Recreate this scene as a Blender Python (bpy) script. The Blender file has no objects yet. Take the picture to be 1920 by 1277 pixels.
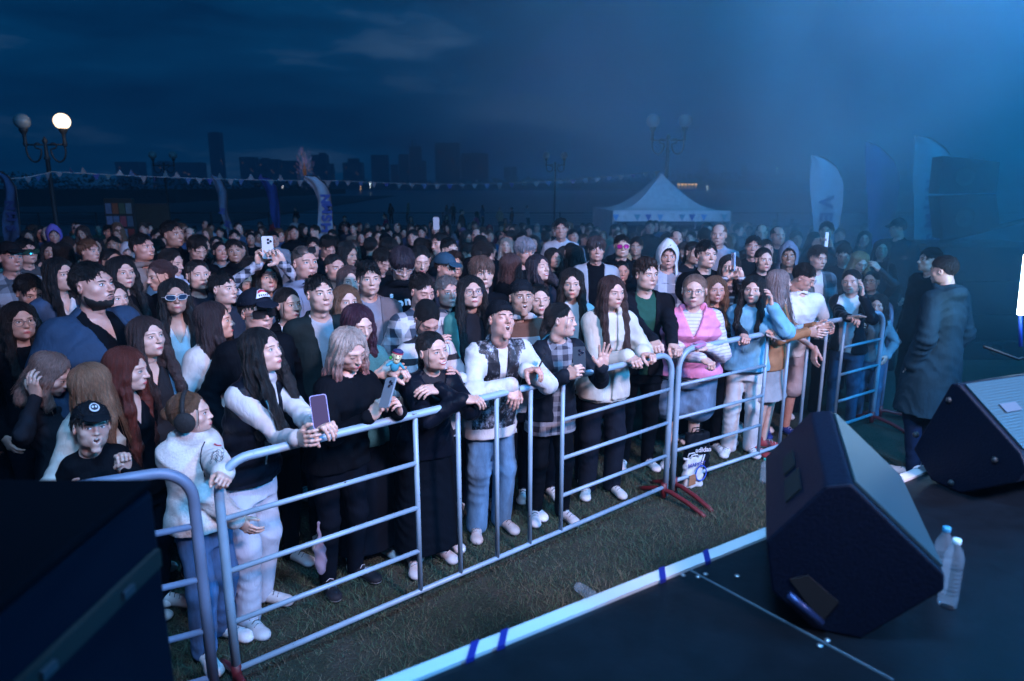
import bpy, math, random
import numpy as np
from math import sin, cos, pi, radians as R
from mathutils import Vector, Matrix
random.seed(7)
rng = np.random.default_rng(7)
SC = bpy.context.scene
COL = SC.collection

# ------------------------------------------------------------------ camera
H = 2.25                                    # camera height above the lawn
FPX = 1300.0                                # focal length in photo pixels (1920 wide)
PITCH = math.atan(293.5 / FPX)
SP, CP = sin(PITCH), cos(PITCH)
cam = bpy.data.cameras.new("camera"); camo = bpy.data.objects.new("camera", cam); COL.objects.link(camo)
camo.location = (0, 0, H); camo.rotation_euler = (pi / 2 - PITCH, 0, 0)
cam.sensor_width = 36; cam.lens = 36 * FPX / 1920
cam.clip_start = 0.05; cam.clip_end = 6000
cam.dof.use_dof = True; cam.dof.focus_distance = 4.1; cam.dof.aperture_fstop = 2.2
SC.camera = camo

def ray(px, py):
    u = (px - 960) / FPX; v = (py - 638.5) / FPX
    return np.array([u, CP - v * SP, -SP - v * CP])      # world direction

def at(px, py, Y=None, z=None):
    d = ray(px, py)
    t = (Y / d[1]) if Y is not None else (z - H) / d[2]
    return np.array([d[0] * t, d[1] * t, H + d[2] * t])

def ground(Y):
    return -0.95 * min(max((Y - 7.0) / 20.0, 0.0), 1.0)

# ------------------------------------------------------------------ world, lights, exposure
SC.view_settings.view_transform = 'Standard'; SC.view_settings.look = 'None'
SC.view_settings.exposure = 0; SC.view_settings.gamma = 1
SC.cycles.use_denoising = True
try:
    SC.cycles.denoiser = 'OPENIMAGEDENOISE'
except Exception:
    pass
SC.cycles.max_bounces = 5; SC.cycles.diffuse_bounces = 2; SC.cycles.glossy_bounces = 2
SC.cycles.transmission_bounces = 5; SC.cycles.volume_bounces = 0; SC.cycles.transparent_max_bounces = 8
SC.cycles.caustics_reflective = False; SC.cycles.caustics_refractive = False
SC.cycles.sample_clamp_indirect = 3

W = bpy.data.worlds.new("World"); SC.world = W; W.use_nodes = True
nt = W.node_tree; nt.nodes.clear()
def N(nt, typ, **kw):
    n = nt.nodes.new(typ)
    for k, v in kw.items():
        if k[0] == 'i' and k[1:].isdigit(): n.inputs[int(k[1:])].default_value = v
        else: setattr(n, k, v)
    return n
out = N(nt, 'ShaderNodeOutputWorld'); bg = N(nt, 'ShaderNodeBackground')
sky = N(nt, 'ShaderNodeTexSky', sky_type='NISHITA', sun_disc=False, sun_elevation=R(-4), sun_rotation=R(60), air_density=2.0, ozone_density=6.0)
tc = N(nt, 'ShaderNodeTexCoord'); mp = N(nt, 'ShaderNodeMapping'); mp.inputs['Scale'].default_value = (1.3, 1.3, 6.5)
nz = N(nt, 'ShaderNodeTexNoise'); nz.inputs['Scale'].default_value = 2.4; nz.inputs['Detail'].default_value = 7; nz.inputs['Roughness'].default_value = .55
cr = N(nt, 'ShaderNodeValToRGB'); cr.color_ramp.elements[0].position = .36; cr.color_ramp.elements[0].color = (.0001, .0095, .034, 1)
cr.color_ramp.elements[1].position = .71; cr.color_ramp.elements[1].color = (.026, .066, .135, 1)
e = cr.color_ramp.elements.new(.57); e.color = (.0004, .027, .080, 1)
nt.links.new(tc.outputs['Generated'], mp.inputs[0]); nt.links.new(mp.outputs[0], nz.inputs['Vector']); nt.links.new(nz.outputs[0], cr.inputs[0])
sm = N(nt, 'ShaderNodeVectorMath', operation='SCALE'); sm.inputs['Scale'].default_value = .02
nt.links.new(sky.outputs[0], sm.inputs[0])
ad = N(nt, 'ShaderNodeVectorMath', operation='ADD'); nt.links.new(cr.outputs[0], ad.inputs[0]); nt.links.new(sm.outputs[0], ad.inputs[1])
nt.links.new(ad.outputs[0], bg.inputs[0]); bg.inputs[1].default_value = 1.9
nt.links.new(bg.outputs[0], out.inputs[0])

def spot(name, loc, target, col, power, size=70, blend=.8, rad=.25):
    l = bpy.data.lights.new(name, 'SPOT'); l.color = col; l.energy = power; l.spot_size = R(size); l.spot_blend = blend; l.shadow_soft_size = rad
    o = bpy.data.objects.new(name, l); COL.objects.link(o); o.location = loc
    o.rotation_euler = (Vector(target) - Vector(loc)).to_track_quat('-Z', 'Y').to_euler()
    return o
# stage lamps hanging behind and beside the photographer, plus an added tent fill
LIGHTS = [
 spot('stage_wash_lamp', (3.4, -1.0, 5.0), (-.1, 5.9, 1.2), (.90, .69, .92), 2900, 55, .6, .45),
 spot('stage_wash_lamp', (.2, -1.2, 5.2), (-.3, 5.6, 1.3), (1, .68, .85), 150, 58, .6, .6),
 spot('stage_blue_lamp', (6.5, .4, 4.8), (.2, 4.2, .4), (.02, .40, 1), 3000, 95, .7, .5),
 spot('stage_front_lamp', (-.2, .4, 5.0), (.4, 4.0, .2), (.20, .52, 1), 1150, 80, .6, .4),
 spot('tent_fill_light', (4.0, -1.0, 6.0), (4.3, 18, 2.0), (.34, .50, 1), 14000, 24, 1, .4),  # unseen spot added only to brighten the tent
]
# ------------------------------------------------------------------ implicit modelling: primitives blended into one surface
def npa(*a): return np.array(a, float)
def rotm(yaw=0, pitch=0, roll=0):
    """turn about z by yaw, nod up by pitch (local +Y is forward), tilt by roll"""
    return np.array((Matrix.Rotation(R(yaw), 3, 'Z') @ Matrix.Rotation(R(pitch), 3, 'X') @ Matrix.Rotation(R(roll), 3, 'Y')))
def smin(a, b, k):
    if k <= 0: return np.minimum(a, b)
    h = np.maximum(k - np.abs(a - b), 0) / k
    return np.minimum(a, b) - h * h * k * .25

class Field:
    def __init__(s): s.p = []; s.disp = None; s.nd = None
    def _add(s, f, lo, hi, k, sub): s.p.append((f, np.array(lo, float), np.array(hi, float), k, sub)); return s
    def ell(s, c, r, k=.02, rot=None, sub=False):
        c = np.array(c, float); r = np.array(r, float)
        def f(P):
            q = P - c
            if rot is not None: q = q @ rot
            k0 = np.sqrt(((q / r) ** 2).sum(-1)) + 1e-9; k1 = np.sqrt(((q / (r * r)) ** 2).sum(-1)) + 1e-9
            return k0 * (k0 - 1) / k1
        m = r.max() if rot is not None else r
        return s._add(f, c - m, c + m, k, sub)
    def cap(s, a, b, ra, rb, k=.02, sub=False, flat=None):
        a = np.array(a, float); b = np.array(b, float); ba = b - a; bb = ba @ ba + 1e-12
        def f(P):
            q = P - a; h = np.clip((q @ ba) / bb, 0, 1)[..., None]; v = q - h * ba
            if flat is not None:
                n, w = flat; dn = v @ n; v = v + (dn * (w - 1))[..., None] * n
            return np.sqrt((v * v).sum(-1)) - (ra + (rb - ra) * h[..., 0])
        m = max(ra, rb)
        return s._add(f, np.minimum(a, b) - m, np.maximum(a, b) + m, k, sub)
    def chain(s, pts, rs, k=.02, **kw):
        for i in range(len(pts) - 1): s.cap(pts[i], pts[i + 1], rs[i], rs[i + 1], k, **kw)
        return s
    def loft(s, secs, k=.02, ex=2.3, quilt=None, sub=False):
        """secs: rows (z, cx, cy, rx, ry) rising in z"""
        S = np.array(secs, float); z = S[:, 0]
        def f(P):
            zz = np.clip(P[..., 2], z[0], z[-1])
            cx, cy, rx, ry = [np.interp(zz, z, S[:, i]) for i in (1, 2, 3, 4)]
            q = (np.abs((P[..., 0] - cx) / rx) ** ex + np.abs((P[..., 1] - cy) / ry) ** ex) ** (1 / ex)
            d = (q - 1) * np.minimum(rx, ry)
            if quilt: d = d - quilt[1] * np.abs(np.sin(P[..., 2] * pi / quilt[0]))
            dz = np.maximum(z[0] - P[..., 2], P[..., 2] - z[-1])
            return np.maximum(d, dz)
        lo = [(S[:, 1] - S[:, 3]).min() - .02, (S[:, 2] - S[:, 4]).min() - .02, z[0] - .01]
        hi = [(S[:, 1] + S[:, 3]).max() + .02, (S[:, 2] + S[:, 4]).max() + .02, z[-1] + .01]
        return s._add(f, lo, hi, k, sub)
    def ring(s, c, a, b, r, k=.01, tilt=0, rz=None):
        c = np.array(c, float); ct, st = cos(R(tilt)), sin(R(tilt)); rz = rz or r
        def f(P):
            q = P - c; x = q[..., 0]; y = q[..., 1] * ct + q[..., 2] * st; zz = -q[..., 1] * st + q[..., 2] * ct
            e = (np.sqrt((x / a) ** 2 + (y / b) ** 2) - 1) * min(a, b)
            return (np.sqrt((e / r) ** 2 + (zz / rz) ** 2) - 1) * min(r, rz)
        m = max(a, b) + r + abs(rz); return s._add(f, c - m, c + m, k, False)
    def cut(s, fn, k=.006):
        s.p.append((fn, None, None, k, 'cut')); return s
    def grid(s, h, lo=None, hi=None, pad=.02):
        L = [p[1] for p in s.p if p[4] is False]; U = [p[2] for p in s.p if p[4] is False]
        lo = np.min(L, 0) - pad if lo is None else np.array(lo, float); hi = np.max(U, 0) + pad if hi is None else np.array(hi, float)
        n = np.maximum(np.ceil((hi - lo) / h).astype(int) + 1, 3)
        ax = [lo[i] + h * np.arange(n[i]) for i in range(3)]
        D = np.full(n, .12)
        for ii, (f, a, b, k, sub) in enumerate(s.p):
            if s.nd == ii:
                D = D + s.disp(np.stack(np.meshgrid(*ax, indexing='ij'), -1))
            if a is None: i0 = np.zeros(3, int); i1 = n
            else:
                m = k + .018
                i0 = np.clip(np.floor((a - m - lo) / h).astype(int), 0, n); i1 = np.clip(np.ceil((b + m - lo) / h).astype(int) + 1, 0, n)
            if (i1 <= i0).any(): continue
            sl = tuple(slice(i0[i], i1[i]) for i in range(3))
            P = np.stack(np.meshgrid(*[ax[i][sl[i]] for i in range(3)], indexing='ij'), -1)
            d = f(P)
            D[sl] = smin(D[sl], d, k) if sub is False else -smin(-D[sl], d, k)
        if s.disp is not None and s.nd is None:
            P = np.stack(np.meshgrid(*ax, indexing='ij'), -1); D = D + s.disp(P)
        D[0] = D[-1] = .1; D[:, 0] = D[:, -1] = .1; D[:, :, 0] = D[:, :, -1] = .1
        return surfnet(D, lo, h)
    def val(s, P):
        D = np.full(P.shape[:-1], .12)
        for f, a, b, k, sub in s.p:
            D = smin(D, f(P), k) if sub is False else -smin(-D, f(P), k)
        if s.disp is not None: D = D + s.disp(P)
        return D

_CO = np.array([(i, j, k) for i in (0, 1) for j in (0, 1) for k in (0, 1)])
_ED = [(a, b) for a in range(8) for b in range(a + 1, 8) if abs(_CO[a] - _CO[b]).sum() == 1]
def surfnet(D, lo, h):
    I = D < 0
    c = sum(I[a:I.shape[0] - 1 + a, b:I.shape[1] - 1 + b, g:I.shape[2] - 1 + g].astype(np.int8) for a, b, g in _CO)
    act = np.argwhere((c > 0) & (c < 8))
    if len(act) == 0: return np.zeros((0, 3)), np.zeros((0, 4), int)
    vals = np.stack([D[act[:, 0] + a, act[:, 1] + b, act[:, 2] + g] for a, b, g in _CO], 1)
    acc = np.zeros((len(act), 3)); cnt = np.zeros(len(act))
    for a, b in _ED:
        va, vb = vals[:, a], vals[:, b]; m = (va < 0) != (vb < 0)
        t = np.where(m, va / np.where(m, va - vb, 1), 0)
        acc += np.where(m[:, None], _CO[a] + t[:, None] * (_CO[b] - _CO[a]), 0); cnt += m
    V = lo + h * (act + acc / cnt[:, None])
    idx = -np.ones(c.shape, int); idx[tuple(act.T)] = np.arange(len(act))
    F = []
    for ax in range(3):
        o1, o2 = (ax + 1) % 3, (ax + 2) % 3
        sl0 = [slice(None)] * 3; sl1 = [slice(None)] * 3; sl0[ax] = slice(0, -1); sl1[ax] = slice(1, None)
        A = I[tuple(sl0)]; B = I[tuple(sl1)]
        e = np.argwhere(A != B)
        e = e[(e[:, o1] > 0) & (e[:, o2] > 0) & (e[:, o1] < c.shape[o1]) & (e[:, o2] < c.shape[o2])]
        if not len(e): continue
        ins = A[tuple(e.T)]
        d1 = np.zeros(3, int); d2 = np.zeros(3, int); d1[o1] = 1; d2[o2] = 1
        q = np.stack([idx[tuple((e - d1 - d2).T)], idx[tuple((e - d2).T)], idx[tuple(e.T)], idx[tuple((e - d1).T)]], 1)
        q[~ins] = q[~ins][:, ::-1]
        F.append(q)
    F = np.concatenate(F); F = F[(F >= 0).all(1)]
    return V, F

class Geo:
    def __init__(s): s.v = []; s.f = []; s.m = []; s.n = 0; s.mats = []
    def mi(s, mat):
        if mat not in s.mats: s.mats.append(mat)
        return s.mats.index(mat)
    def add(s, V, F, mat, Rm=None, t=None, sc=1.0, smooth=True):
        V = np.asarray(V, float) * sc
        if Rm is not None: V = V @ np.asarray(Rm).T
        if t is not None: V = V + np.asarray(t, float)
        i = s.mi(mat); s.v.append(V)
        if isinstance(F, np.ndarray): F = F.tolist()
        s.f += [[x + s.n for x in q] for q in F]; s.m += [i] * len(F); s.n += len(V); return s
    def box(s, lo, hi, mat, Rm=None, t=None):
        x0, y0, z0 = lo; x1, y1, z1 = hi
        V = [(x0, y0, z0), (x1, y0, z0), (x1, y1, z0), (x0, y1, z0), (x0, y0, z1), (x1, y0, z1), (x1, y1, z1), (x0, y1, z1)]
        return s.add(V, [(0, 3, 2, 1), (4, 5, 6, 7), (0, 1, 5, 4), (1, 2, 6, 5), (2, 3, 7, 6), (3, 0, 4, 7)], mat, Rm, t)
    def tube(s, pts, r, mat, n=10, caps=True, Rm=None, t=None, sq=None):
        P = np.array(pts, float); m = len(P); rr = np.full(m, r) if np.isscalar(r) else np.array(r, float)
        T = np.gradient(P, axis=0); T /= np.linalg.norm(T, axis=1)[:, None] + 1e-12
        up = npa(0, 0, 1) if abs(T[0][2]) < .9 else npa(1, 0, 0)
        V = []
        for i in range(m):
            a = np.cross(T[i], up); na = np.linalg.norm(a)
            a = a / na if na > 1e-6 else npa(1, 0, 0)
            b = np.cross(a, T[i]); up = b
            for j in range(n):
                w = 2 * pi * j / n; V.append(P[i] + rr[i] * (cos(w) * a + sin(w) * b * (sq or 1)))
        F = [(i * n + j, (i + 1) * n + j, (i + 1) * n + (j + 1) % n, i * n + (j + 1) % n) for i in range(m - 1) for j in range(n)]
        if caps: F += [tuple(range(n)), tuple((m - 1) * n + j for j in reversed(range(n)))]
        return s.add(V, F, mat, Rm, t)
    def lathe(s, prof, mat, n=24, Rm=None, t=None):
        V = [(r * cos(2 * pi * j / n), r * sin(2 * pi * j / n), z) for r, z in prof for j in range(n)]; m = len(prof)
        F = [(i * n + j, i * n + (j + 1) % n, (i + 1) * n + (j + 1) % n, (i + 1) * n + j) for i in range(m - 1) for j in range(n)]
        F += [tuple(reversed(range(n))), tuple((m - 1) * n + j for j in range(n))]
        return s.add(V, F, mat, Rm, t)
    def prism(s, poly, a, b, mat):
        """poly: 3D points of one face; extruded from offset a to offset b (vectors)"""
        P = np.array(poly, float); n = len(P); V = np.concatenate([P + a, P + b])
        F = [tuple(reversed(range(n))), tuple(range(n, 2 * n))] + [(i, (i + 1) % n, n + (i + 1) % n, n + i) for i in range(n)]
        return s.add(V, F, mat)
    def mesh(s, name, smooth=True):
        me = bpy.data.meshes.new(name)
        V = np.concatenate(s.v) if s.v else np.zeros((0, 3))
        me.from_pydata(V.tolist(), [], s.f) if len({len(f) for f in s.f}) != 1 or len(s.f[0]) != 4 else quadmesh(me, V, np.array(s.f))
        for m in s.mats: me.materials.append(m)
        me.polygons.foreach_set('material_index', s.m)
        me.polygons.foreach_set('use_smooth', [smooth] * len(s.f))
        me.update(); return me
    def obj(s, name, parent=None, smooth=True, loc=None, rot=None):
        o = bpy.data.objects.new(name, s.mesh(name, smooth)); COL.objects.link(o)
        if parent: o.parent = parent
        if loc is not None: o.location = loc
        if rot is not None: o.rotation_euler = rot
        return o
def quadmesh(me, V, F):
    me.vertices.add(len(V)); me.vertices.foreach_set('co', V.ravel())
    me.loops.add(F.size); me.loops.foreach_set('vertex_index', F.ravel())
    me.polygons.add(len(F)); me.polygons.foreach_set('loop_start', np.arange(0, F.size, 4))
    try: me.polygons.foreach_set('loop_total', np.full(len(F), 4))
    except Exception: pass
def tag(o, label=None, cat=None, group=None, kind=None):
    for k, v in (('label', label), ('category', cat), ('group', group), ('kind', kind)):
        if v: o[k] = v
    return o
def empty(name, loc=(0, 0, 0), rz=0):
    o = bpy.data.objects.new(name, None); COL.objects.link(o); o.location = loc; o.rotation_euler = (0, 0, rz); o.empty_display_size = .1
    return o
def bevel(o, w=.01, seg=2):
    m = o.modifiers.new('bevel', 'BEVEL'); m.width = w; m.segments = seg; m.limit_method = 'ANGLE'
    return o

# ------------------------------------------------------------------ materials
_M = {}
def mat(name, col, rough=.7, metal=0, kind='plain', **kw):
    key = (name, tuple(np.round(col, 4)), rough, metal, kind, tuple(sorted((k, str(v)) for k, v in kw.items())))
    if key in _M: return _M[key]
    m = bpy.data.materials.new(name); m.use_nodes = True; nt = m.node_tree; b = nt.nodes['Principled BSDF']
    c = tuple(col) + (1,)
    b.inputs['Base Color'].default_value = c; b.inputs['Roughness'].default_value = rough; b.inputs['Metallic'].default_value = metal
    L = nt.links.new
    def coord(scale=(1, 1, 1), src='Object'):
        t = N(nt, 'ShaderNodeTexCoord'); mp = N(nt, 'ShaderNodeMapping'); mp.inputs['Scale'].default_value = scale; L(t.outputs[src], mp.inputs[0]); return mp.outputs[0]
    def noise(vec, sc, det=3, ro=.5):
        n = N(nt, 'ShaderNodeTexNoise'); n.inputs['Scale'].default_value = sc; n.inputs['Detail'].default_value = det; n.inputs['Roughness'].default_value = ro; L(vec, n.inputs['Vector']); return n.outputs[0]
    def ramp(f, stops):
        r = N(nt, 'ShaderNodeValToRGB'); el = r.color_ramp.elements
        while len(el) < len(stops): el.new(.5)
        for e, (p, cc) in zip(el, stops): e.position = p; e.color = tuple(cc) + (1,)
        L(f, r.inputs[0]); return r.outputs[0]
    def bump(f, st=.3, dist=.01):
        n = N(nt, 'ShaderNodeBump'); n.inputs['Strength'].default_value = st; n.inputs['Distance'].default_value = dist; L(f, n.inputs['Height']); L(n.outputs[0], b.inputs['Normal'])
    def stripes(vec, axis, freq, w):
        s_ = N(nt, 'ShaderNodeSeparateXYZ'); L(vec, s_.inputs[0]); a = N(nt, 'ShaderNodeMath', operation='MULTIPLY', i1=freq); L(s_.outputs[axis], a.inputs[0])
        f = N(nt, 'ShaderNodeMath', operation='FRACT'); L(a.outputs[0], f.inputs[0]); g = N(nt, 'ShaderNodeMath', operation='LESS_THAN', i1=w); L(f.outputs[0], g.inputs[0]); return g.outputs[0]
    def mix(f, A, B):
        n = N(nt, 'ShaderNodeMix', data_type='RGBA'); L(f, n.inputs[0])
        for i, X in ((6, A), (7, B)):
            if isinstance(X, tuple): n.inputs[i].default_value = X + (1,)
            else: L(X, n.inputs[i])
        return n.outputs[2]
    sc = lambda k: tuple(min(1, x * k) for x in col)
    if kind == 'skin':
        f = noise(coord(), 22, 4); L(ramp(f, [(.3, (col[0] * .86, col[1] * .74, col[2] * .72)), (.7, col)]), b.inputs['Base Color'])
        b.inputs['Subsurface Weight'].default_value = .12; b.inputs['Subsurface Radius'].default_value = (.02, .008, .004); b.inputs['Subsurface Scale'].default_value = .5
        bump(noise(coord(), 160, 3), .12, .003)
    elif kind == 'cloth':
        f = noise(coord(), 7, 5, .6); L(ramp(f, [(.25, sc(.72)), (.75, sc(1.12))]), b.inputs['Base Color'])
        nf = noise(coord((1, 1, .45)), kw.get('wr', 7), 4, .55)
        a1 = N(nt, 'ShaderNodeMath', operation='SUBTRACT', i1=.5); L(nf, a1.inputs[0]); a2 = N(nt, 'ShaderNodeMath', operation='ABSOLUTE'); L(a1.outputs[0], a2.inputs[0]); a3 = N(nt, 'ShaderNodeMath', operation='POWER', i1=.6); L(a2.outputs[0], a3.inputs[0])
        bump(a3.outputs[0], kw.get('bs', .26), .04); b.inputs['Specular IOR Level'].default_value = .07 if sum(col) < .12 else .22
    elif kind == 'fleece':
        f = noise(coord(), 90, 4, .7); L(ramp(f, [(.3, sc(.8)), (.7, sc(1.03))]), b.inputs['Base Color']); bump(f, .45, .012)
    elif kind == 'denim':
        f = noise(coord((1, 1, .35)), 11, 5, .6); L(ramp(f, [(.3, sc(.55)), (.55, col), (.78, sc(1.7))]), b.inputs['Base Color'])
        bump(noise(coord((1, 1, .5)), 9, 4, .55), .45, .03)
    elif kind == 'hair':
        c2 = kw.get('tip'); vec = coord()
        s_ = N(nt, 'ShaderNodeSeparateXYZ'); L(vec, s_.inputs[0]); at2 = N(nt, 'ShaderNodeMath', operation='ARCTAN2')
        ya = N(nt, 'ShaderNodeMath', operation='ADD', i1=.025); L(s_.outputs[1], ya.inputs[0]); L(s_.outputs[0], at2.inputs[0]); L(ya.outputs[0], at2.inputs[1])
        zz = N(nt, 'ShaderNodeMath', operation='MULTIPLY', i1=1.6); L(s_.outputs[2], zz.inputs[0])
        cb = N(nt, 'ShaderNodeCombineXYZ'); L(at2.outputs[0], cb.inputs[0]); L(zz.outputs[0], cb.inputs[1])
        f = noise(cb.outputs[0], 30, 5, .7)
        base = ramp(f, [(.3, sc(.4)), (.52, col), (.72, tuple(min(1, x * 1.9 + .004) for x in col))])  # palest streaks put the hair's highlights into its colour
        if c2:
            mr = N(nt, 'ShaderNodeMapRange'); mr.inputs[1].default_value = kw.get('z0', .02); mr.inputs[2].default_value = kw.get('z1', -.16); L(s_.outputs[2], mr.inputs[0])
            base = mix(mr.outputs[0], base, ramp(f, [(.3, tuple(x * .5 for x in c2)), (.7, c2)]))
        L(base, b.inputs['Base Color']); bump(f, .9, .014); b.inputs['Specular IOR Level'].default_value = .38
    elif kind == 'stripe':
        g = stripes(coord(), kw.get('axis', 2), kw['freq'], kw.get('w', .4)); L(mix(g, tuple(col), tuple(kw['c2'])), b.inputs['Base Color'])
        bump(noise(coord((1, 1, .6)), 13, 4, .6), .5, .03)
    elif kind == 'plaid':
        v = coord(); g = stripes(v, 2, kw['freq'], .45); h_ = stripes(v, 0, kw['freq'], .45); g3 = stripes(v, 1, kw['freq'], .3)
        a1 = N(nt, 'ShaderNodeMath', operation='ADD'); L(g, a1.inputs[0]); L(h_, a1.inputs[1]); a2 = N(nt, 'ShaderNodeMath', operation='ADD'); L(a1.outputs[0], a2.inputs[0]); L(g3, a2.inputs[1])
        d2 = N(nt, 'ShaderNodeMath', operation='DIVIDE', i1=2.4); L(a2.outputs[0], d2.inputs[0])
        L(ramp(d2.outputs[0], [(.1, tuple(kw['c2'])), (.45, tuple((x + y) / 2 for x, y in zip(col, kw['c2']))), (.9, col)]), b.inputs['Base Color']); bump(noise(v, 13, 4, .6), .5, .03)
    elif kind == 'marble':
        f = noise(coord((1, 1, .5)), 16, 10, .82); L(ramp(f, [(.50, col), (.60, tuple(kw['c2']))]), b.inputs['Base Color']); bump(noise(coord(), 10, 4), .5, .03)
    elif kind == 'paint':
        v = coord(); f = noise(v, 38, 6, .7); f2 = noise(v, 5, 3)
        base = ramp(f2, [(.3, sc(.8)), (.7, sc(1.1))]); chip = ramp(f, [(kw.get('ch', .66), (0, 0, 0)), (kw.get('ch', .66) + .02, (1, 1, 1))])
        L(mix(chip, base, (.05, .016, .012)), b.inputs['Base Color']); bump(f, .25, .004)
    elif kind == 'grass':
        pass
    elif kind == 'glow':
        b.inputs['Emission Color'].default_value = c; b.inputs['Emission Strength'].default_value = kw.get('e', 1)
    elif kind == 'rough':
        f = noise(coord(), kw.get('s', 30), 5, .6); L(ramp(f, [(.3, sc(.7)), (.7, sc(1.25))]), b.inputs['Base Color']); bump(f, kw.get('bs', .3), .01)
    if 'sp' in kw: b.inputs['Specular IOR Level'].default_value = kw['sp']
    if 'coat' in kw: b.inputs['Coat Weight'].default_value = kw['coat']
    if kw.get('trans'): b.inputs['Transmission Weight'].default_value = kw['trans']
    _M[key] = m; return m
# ------------------------------------------------------------------ people
SKIN = dict(fair=(.60, .40, .33), rosy=(.56, .33, .27), tan=(.42, .27, .21), dark=(.30, .19, .14))
def head_field(fem=True, jaw=1.0, wide=1.0, nose=1.0, mouth='closed', chin=1.0, ear=True):
    f = Field(); w = wide
    f.ell((0, -.018, .028), (.076 * w, .094, .086), .01)
    f.ell((0, .022, -.02), (.063 * w, .066, .082), .03)
    jw = (.030 if fem else .036) * jaw
    f.ell((0, .040, -.082 * chin), (jw, .038, .030), .035)
    for s in (-1, 1):
        f.ell((s * .040 * w * jaw, .008, -.066), (.019 * jaw, .034, .030), .035)          # jaw corner
        f.ell((s * .043 * w, .052, -.026), (.020, .018, .016), .022)                    # cheekbone
        f.cap((s * .008, .083, .022), (s * .040 * w, .068, .024), .0075, .008, .016)        # brow
    for s in (-1, 1): f.ell((s * .0315, .0985, .003), (.019, .016, .0115), .012, sub=True)   # sockets
    for s in (-1, 1): f.ell((s * .031, .0685, .001), (.0155, .0145, .0125), .006)          # lids over the eyeball
    f.cap((0, .083, .012), (0, .101 * nose + .001, -.026), .0075, .0095, .012)
    f.ell((0, .1045 * nose, -.030), (.0105, .011, .0095), .008)
    for s in (-1, 1): f.ell((s * .0115, .093 * nose, -.033), (.0075, .0095, .0072), .007)
    f.ell((0, .076, -.062), (.024, .017, .017), .018)                                     # muzzle
    f.ell((0, .0735, -.0955 * chin), (.015, .014, .0125), .016)                               # chin
    if mouth in ('open', 'sing'):
        f.ell((0, .066, -.118), (.024, .018, .016), .02)
        f.ell((0, .098, -.066), (.016, .026, .012 if mouth == 'open' else .0175), .006, sub=True)
    if ear:
        for s in (-1, 1):
            r = rotm(s * -22, -8)
            f.ell((s * .078 * w, -.008, -.006), (.0085, .018, .029), .005, rot=r)
            f.ell((s * .084 * w, -.002, -.002), (.006, .009, .014), .004, rot=r, sub=True)
    nr = .047 if fem else .055
    f.chain([(0, -.02, -.06), (0, -.034, -.118)], [nr, nr * .96], .025)
    if not fem: f.ell((0, .018, -.135), (.012, .012, .014), .02)
    return f

def strip(f, pts, w, mkey, out, off=.0006, thick=0.0012, seg=5):
    """a tapered strip laid on the face: pts (x, z) along its middle, w its half-height"""
    P = np.array(pts, float); n = len(P); T = np.gradient(P, axis=0); T /= np.linalg.norm(T, axis=1)[:, None]
    Nn = np.stack([-T[:, 1], T[:, 0]], 1); V = []
    ys = np.linspace(.135, .03, 85)
    uv = np.array([[P[i] + Nn[i] * w[i] * (2 * j / seg - 1) for j in range(seg + 1)] for i in range(n)]).reshape(-1, 2)
    G = np.stack([np.repeat(uv[:, 0], 85), np.tile(ys, len(uv)), np.repeat(uv[:, 1], 85)], 1)
    D = f.val(G).reshape(len(uv), 85); hit = np.argmax(D < 0, 1); y = ys[hit]
    d1 = D[np.arange(len(uv)), hit]; d0 = D[np.arange(len(uv)), np.maximum(hit - 1, 0)]
    y = y + (ys[0] - ys[1]) * np.clip(-d1 / (d0 - d1 + 1e-9), 0, 1)
    bul = np.array([[thick * (1 - (2 * j / seg - 1) ** 2) for j in range(seg + 1)] for i in range(n)]).ravel()
    V = np.stack([uv[:, 0], y + off + bul, uv[:, 1]], 1)
    F = [(i * (seg + 1) + j, i * (seg + 1) + j + 1, (i + 1) * (seg + 1) + j + 1, (i + 1) * (seg + 1) + j) for i in range(n - 1) for j in range(seg)]
    out.append((V, np.array(F), mkey))

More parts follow.
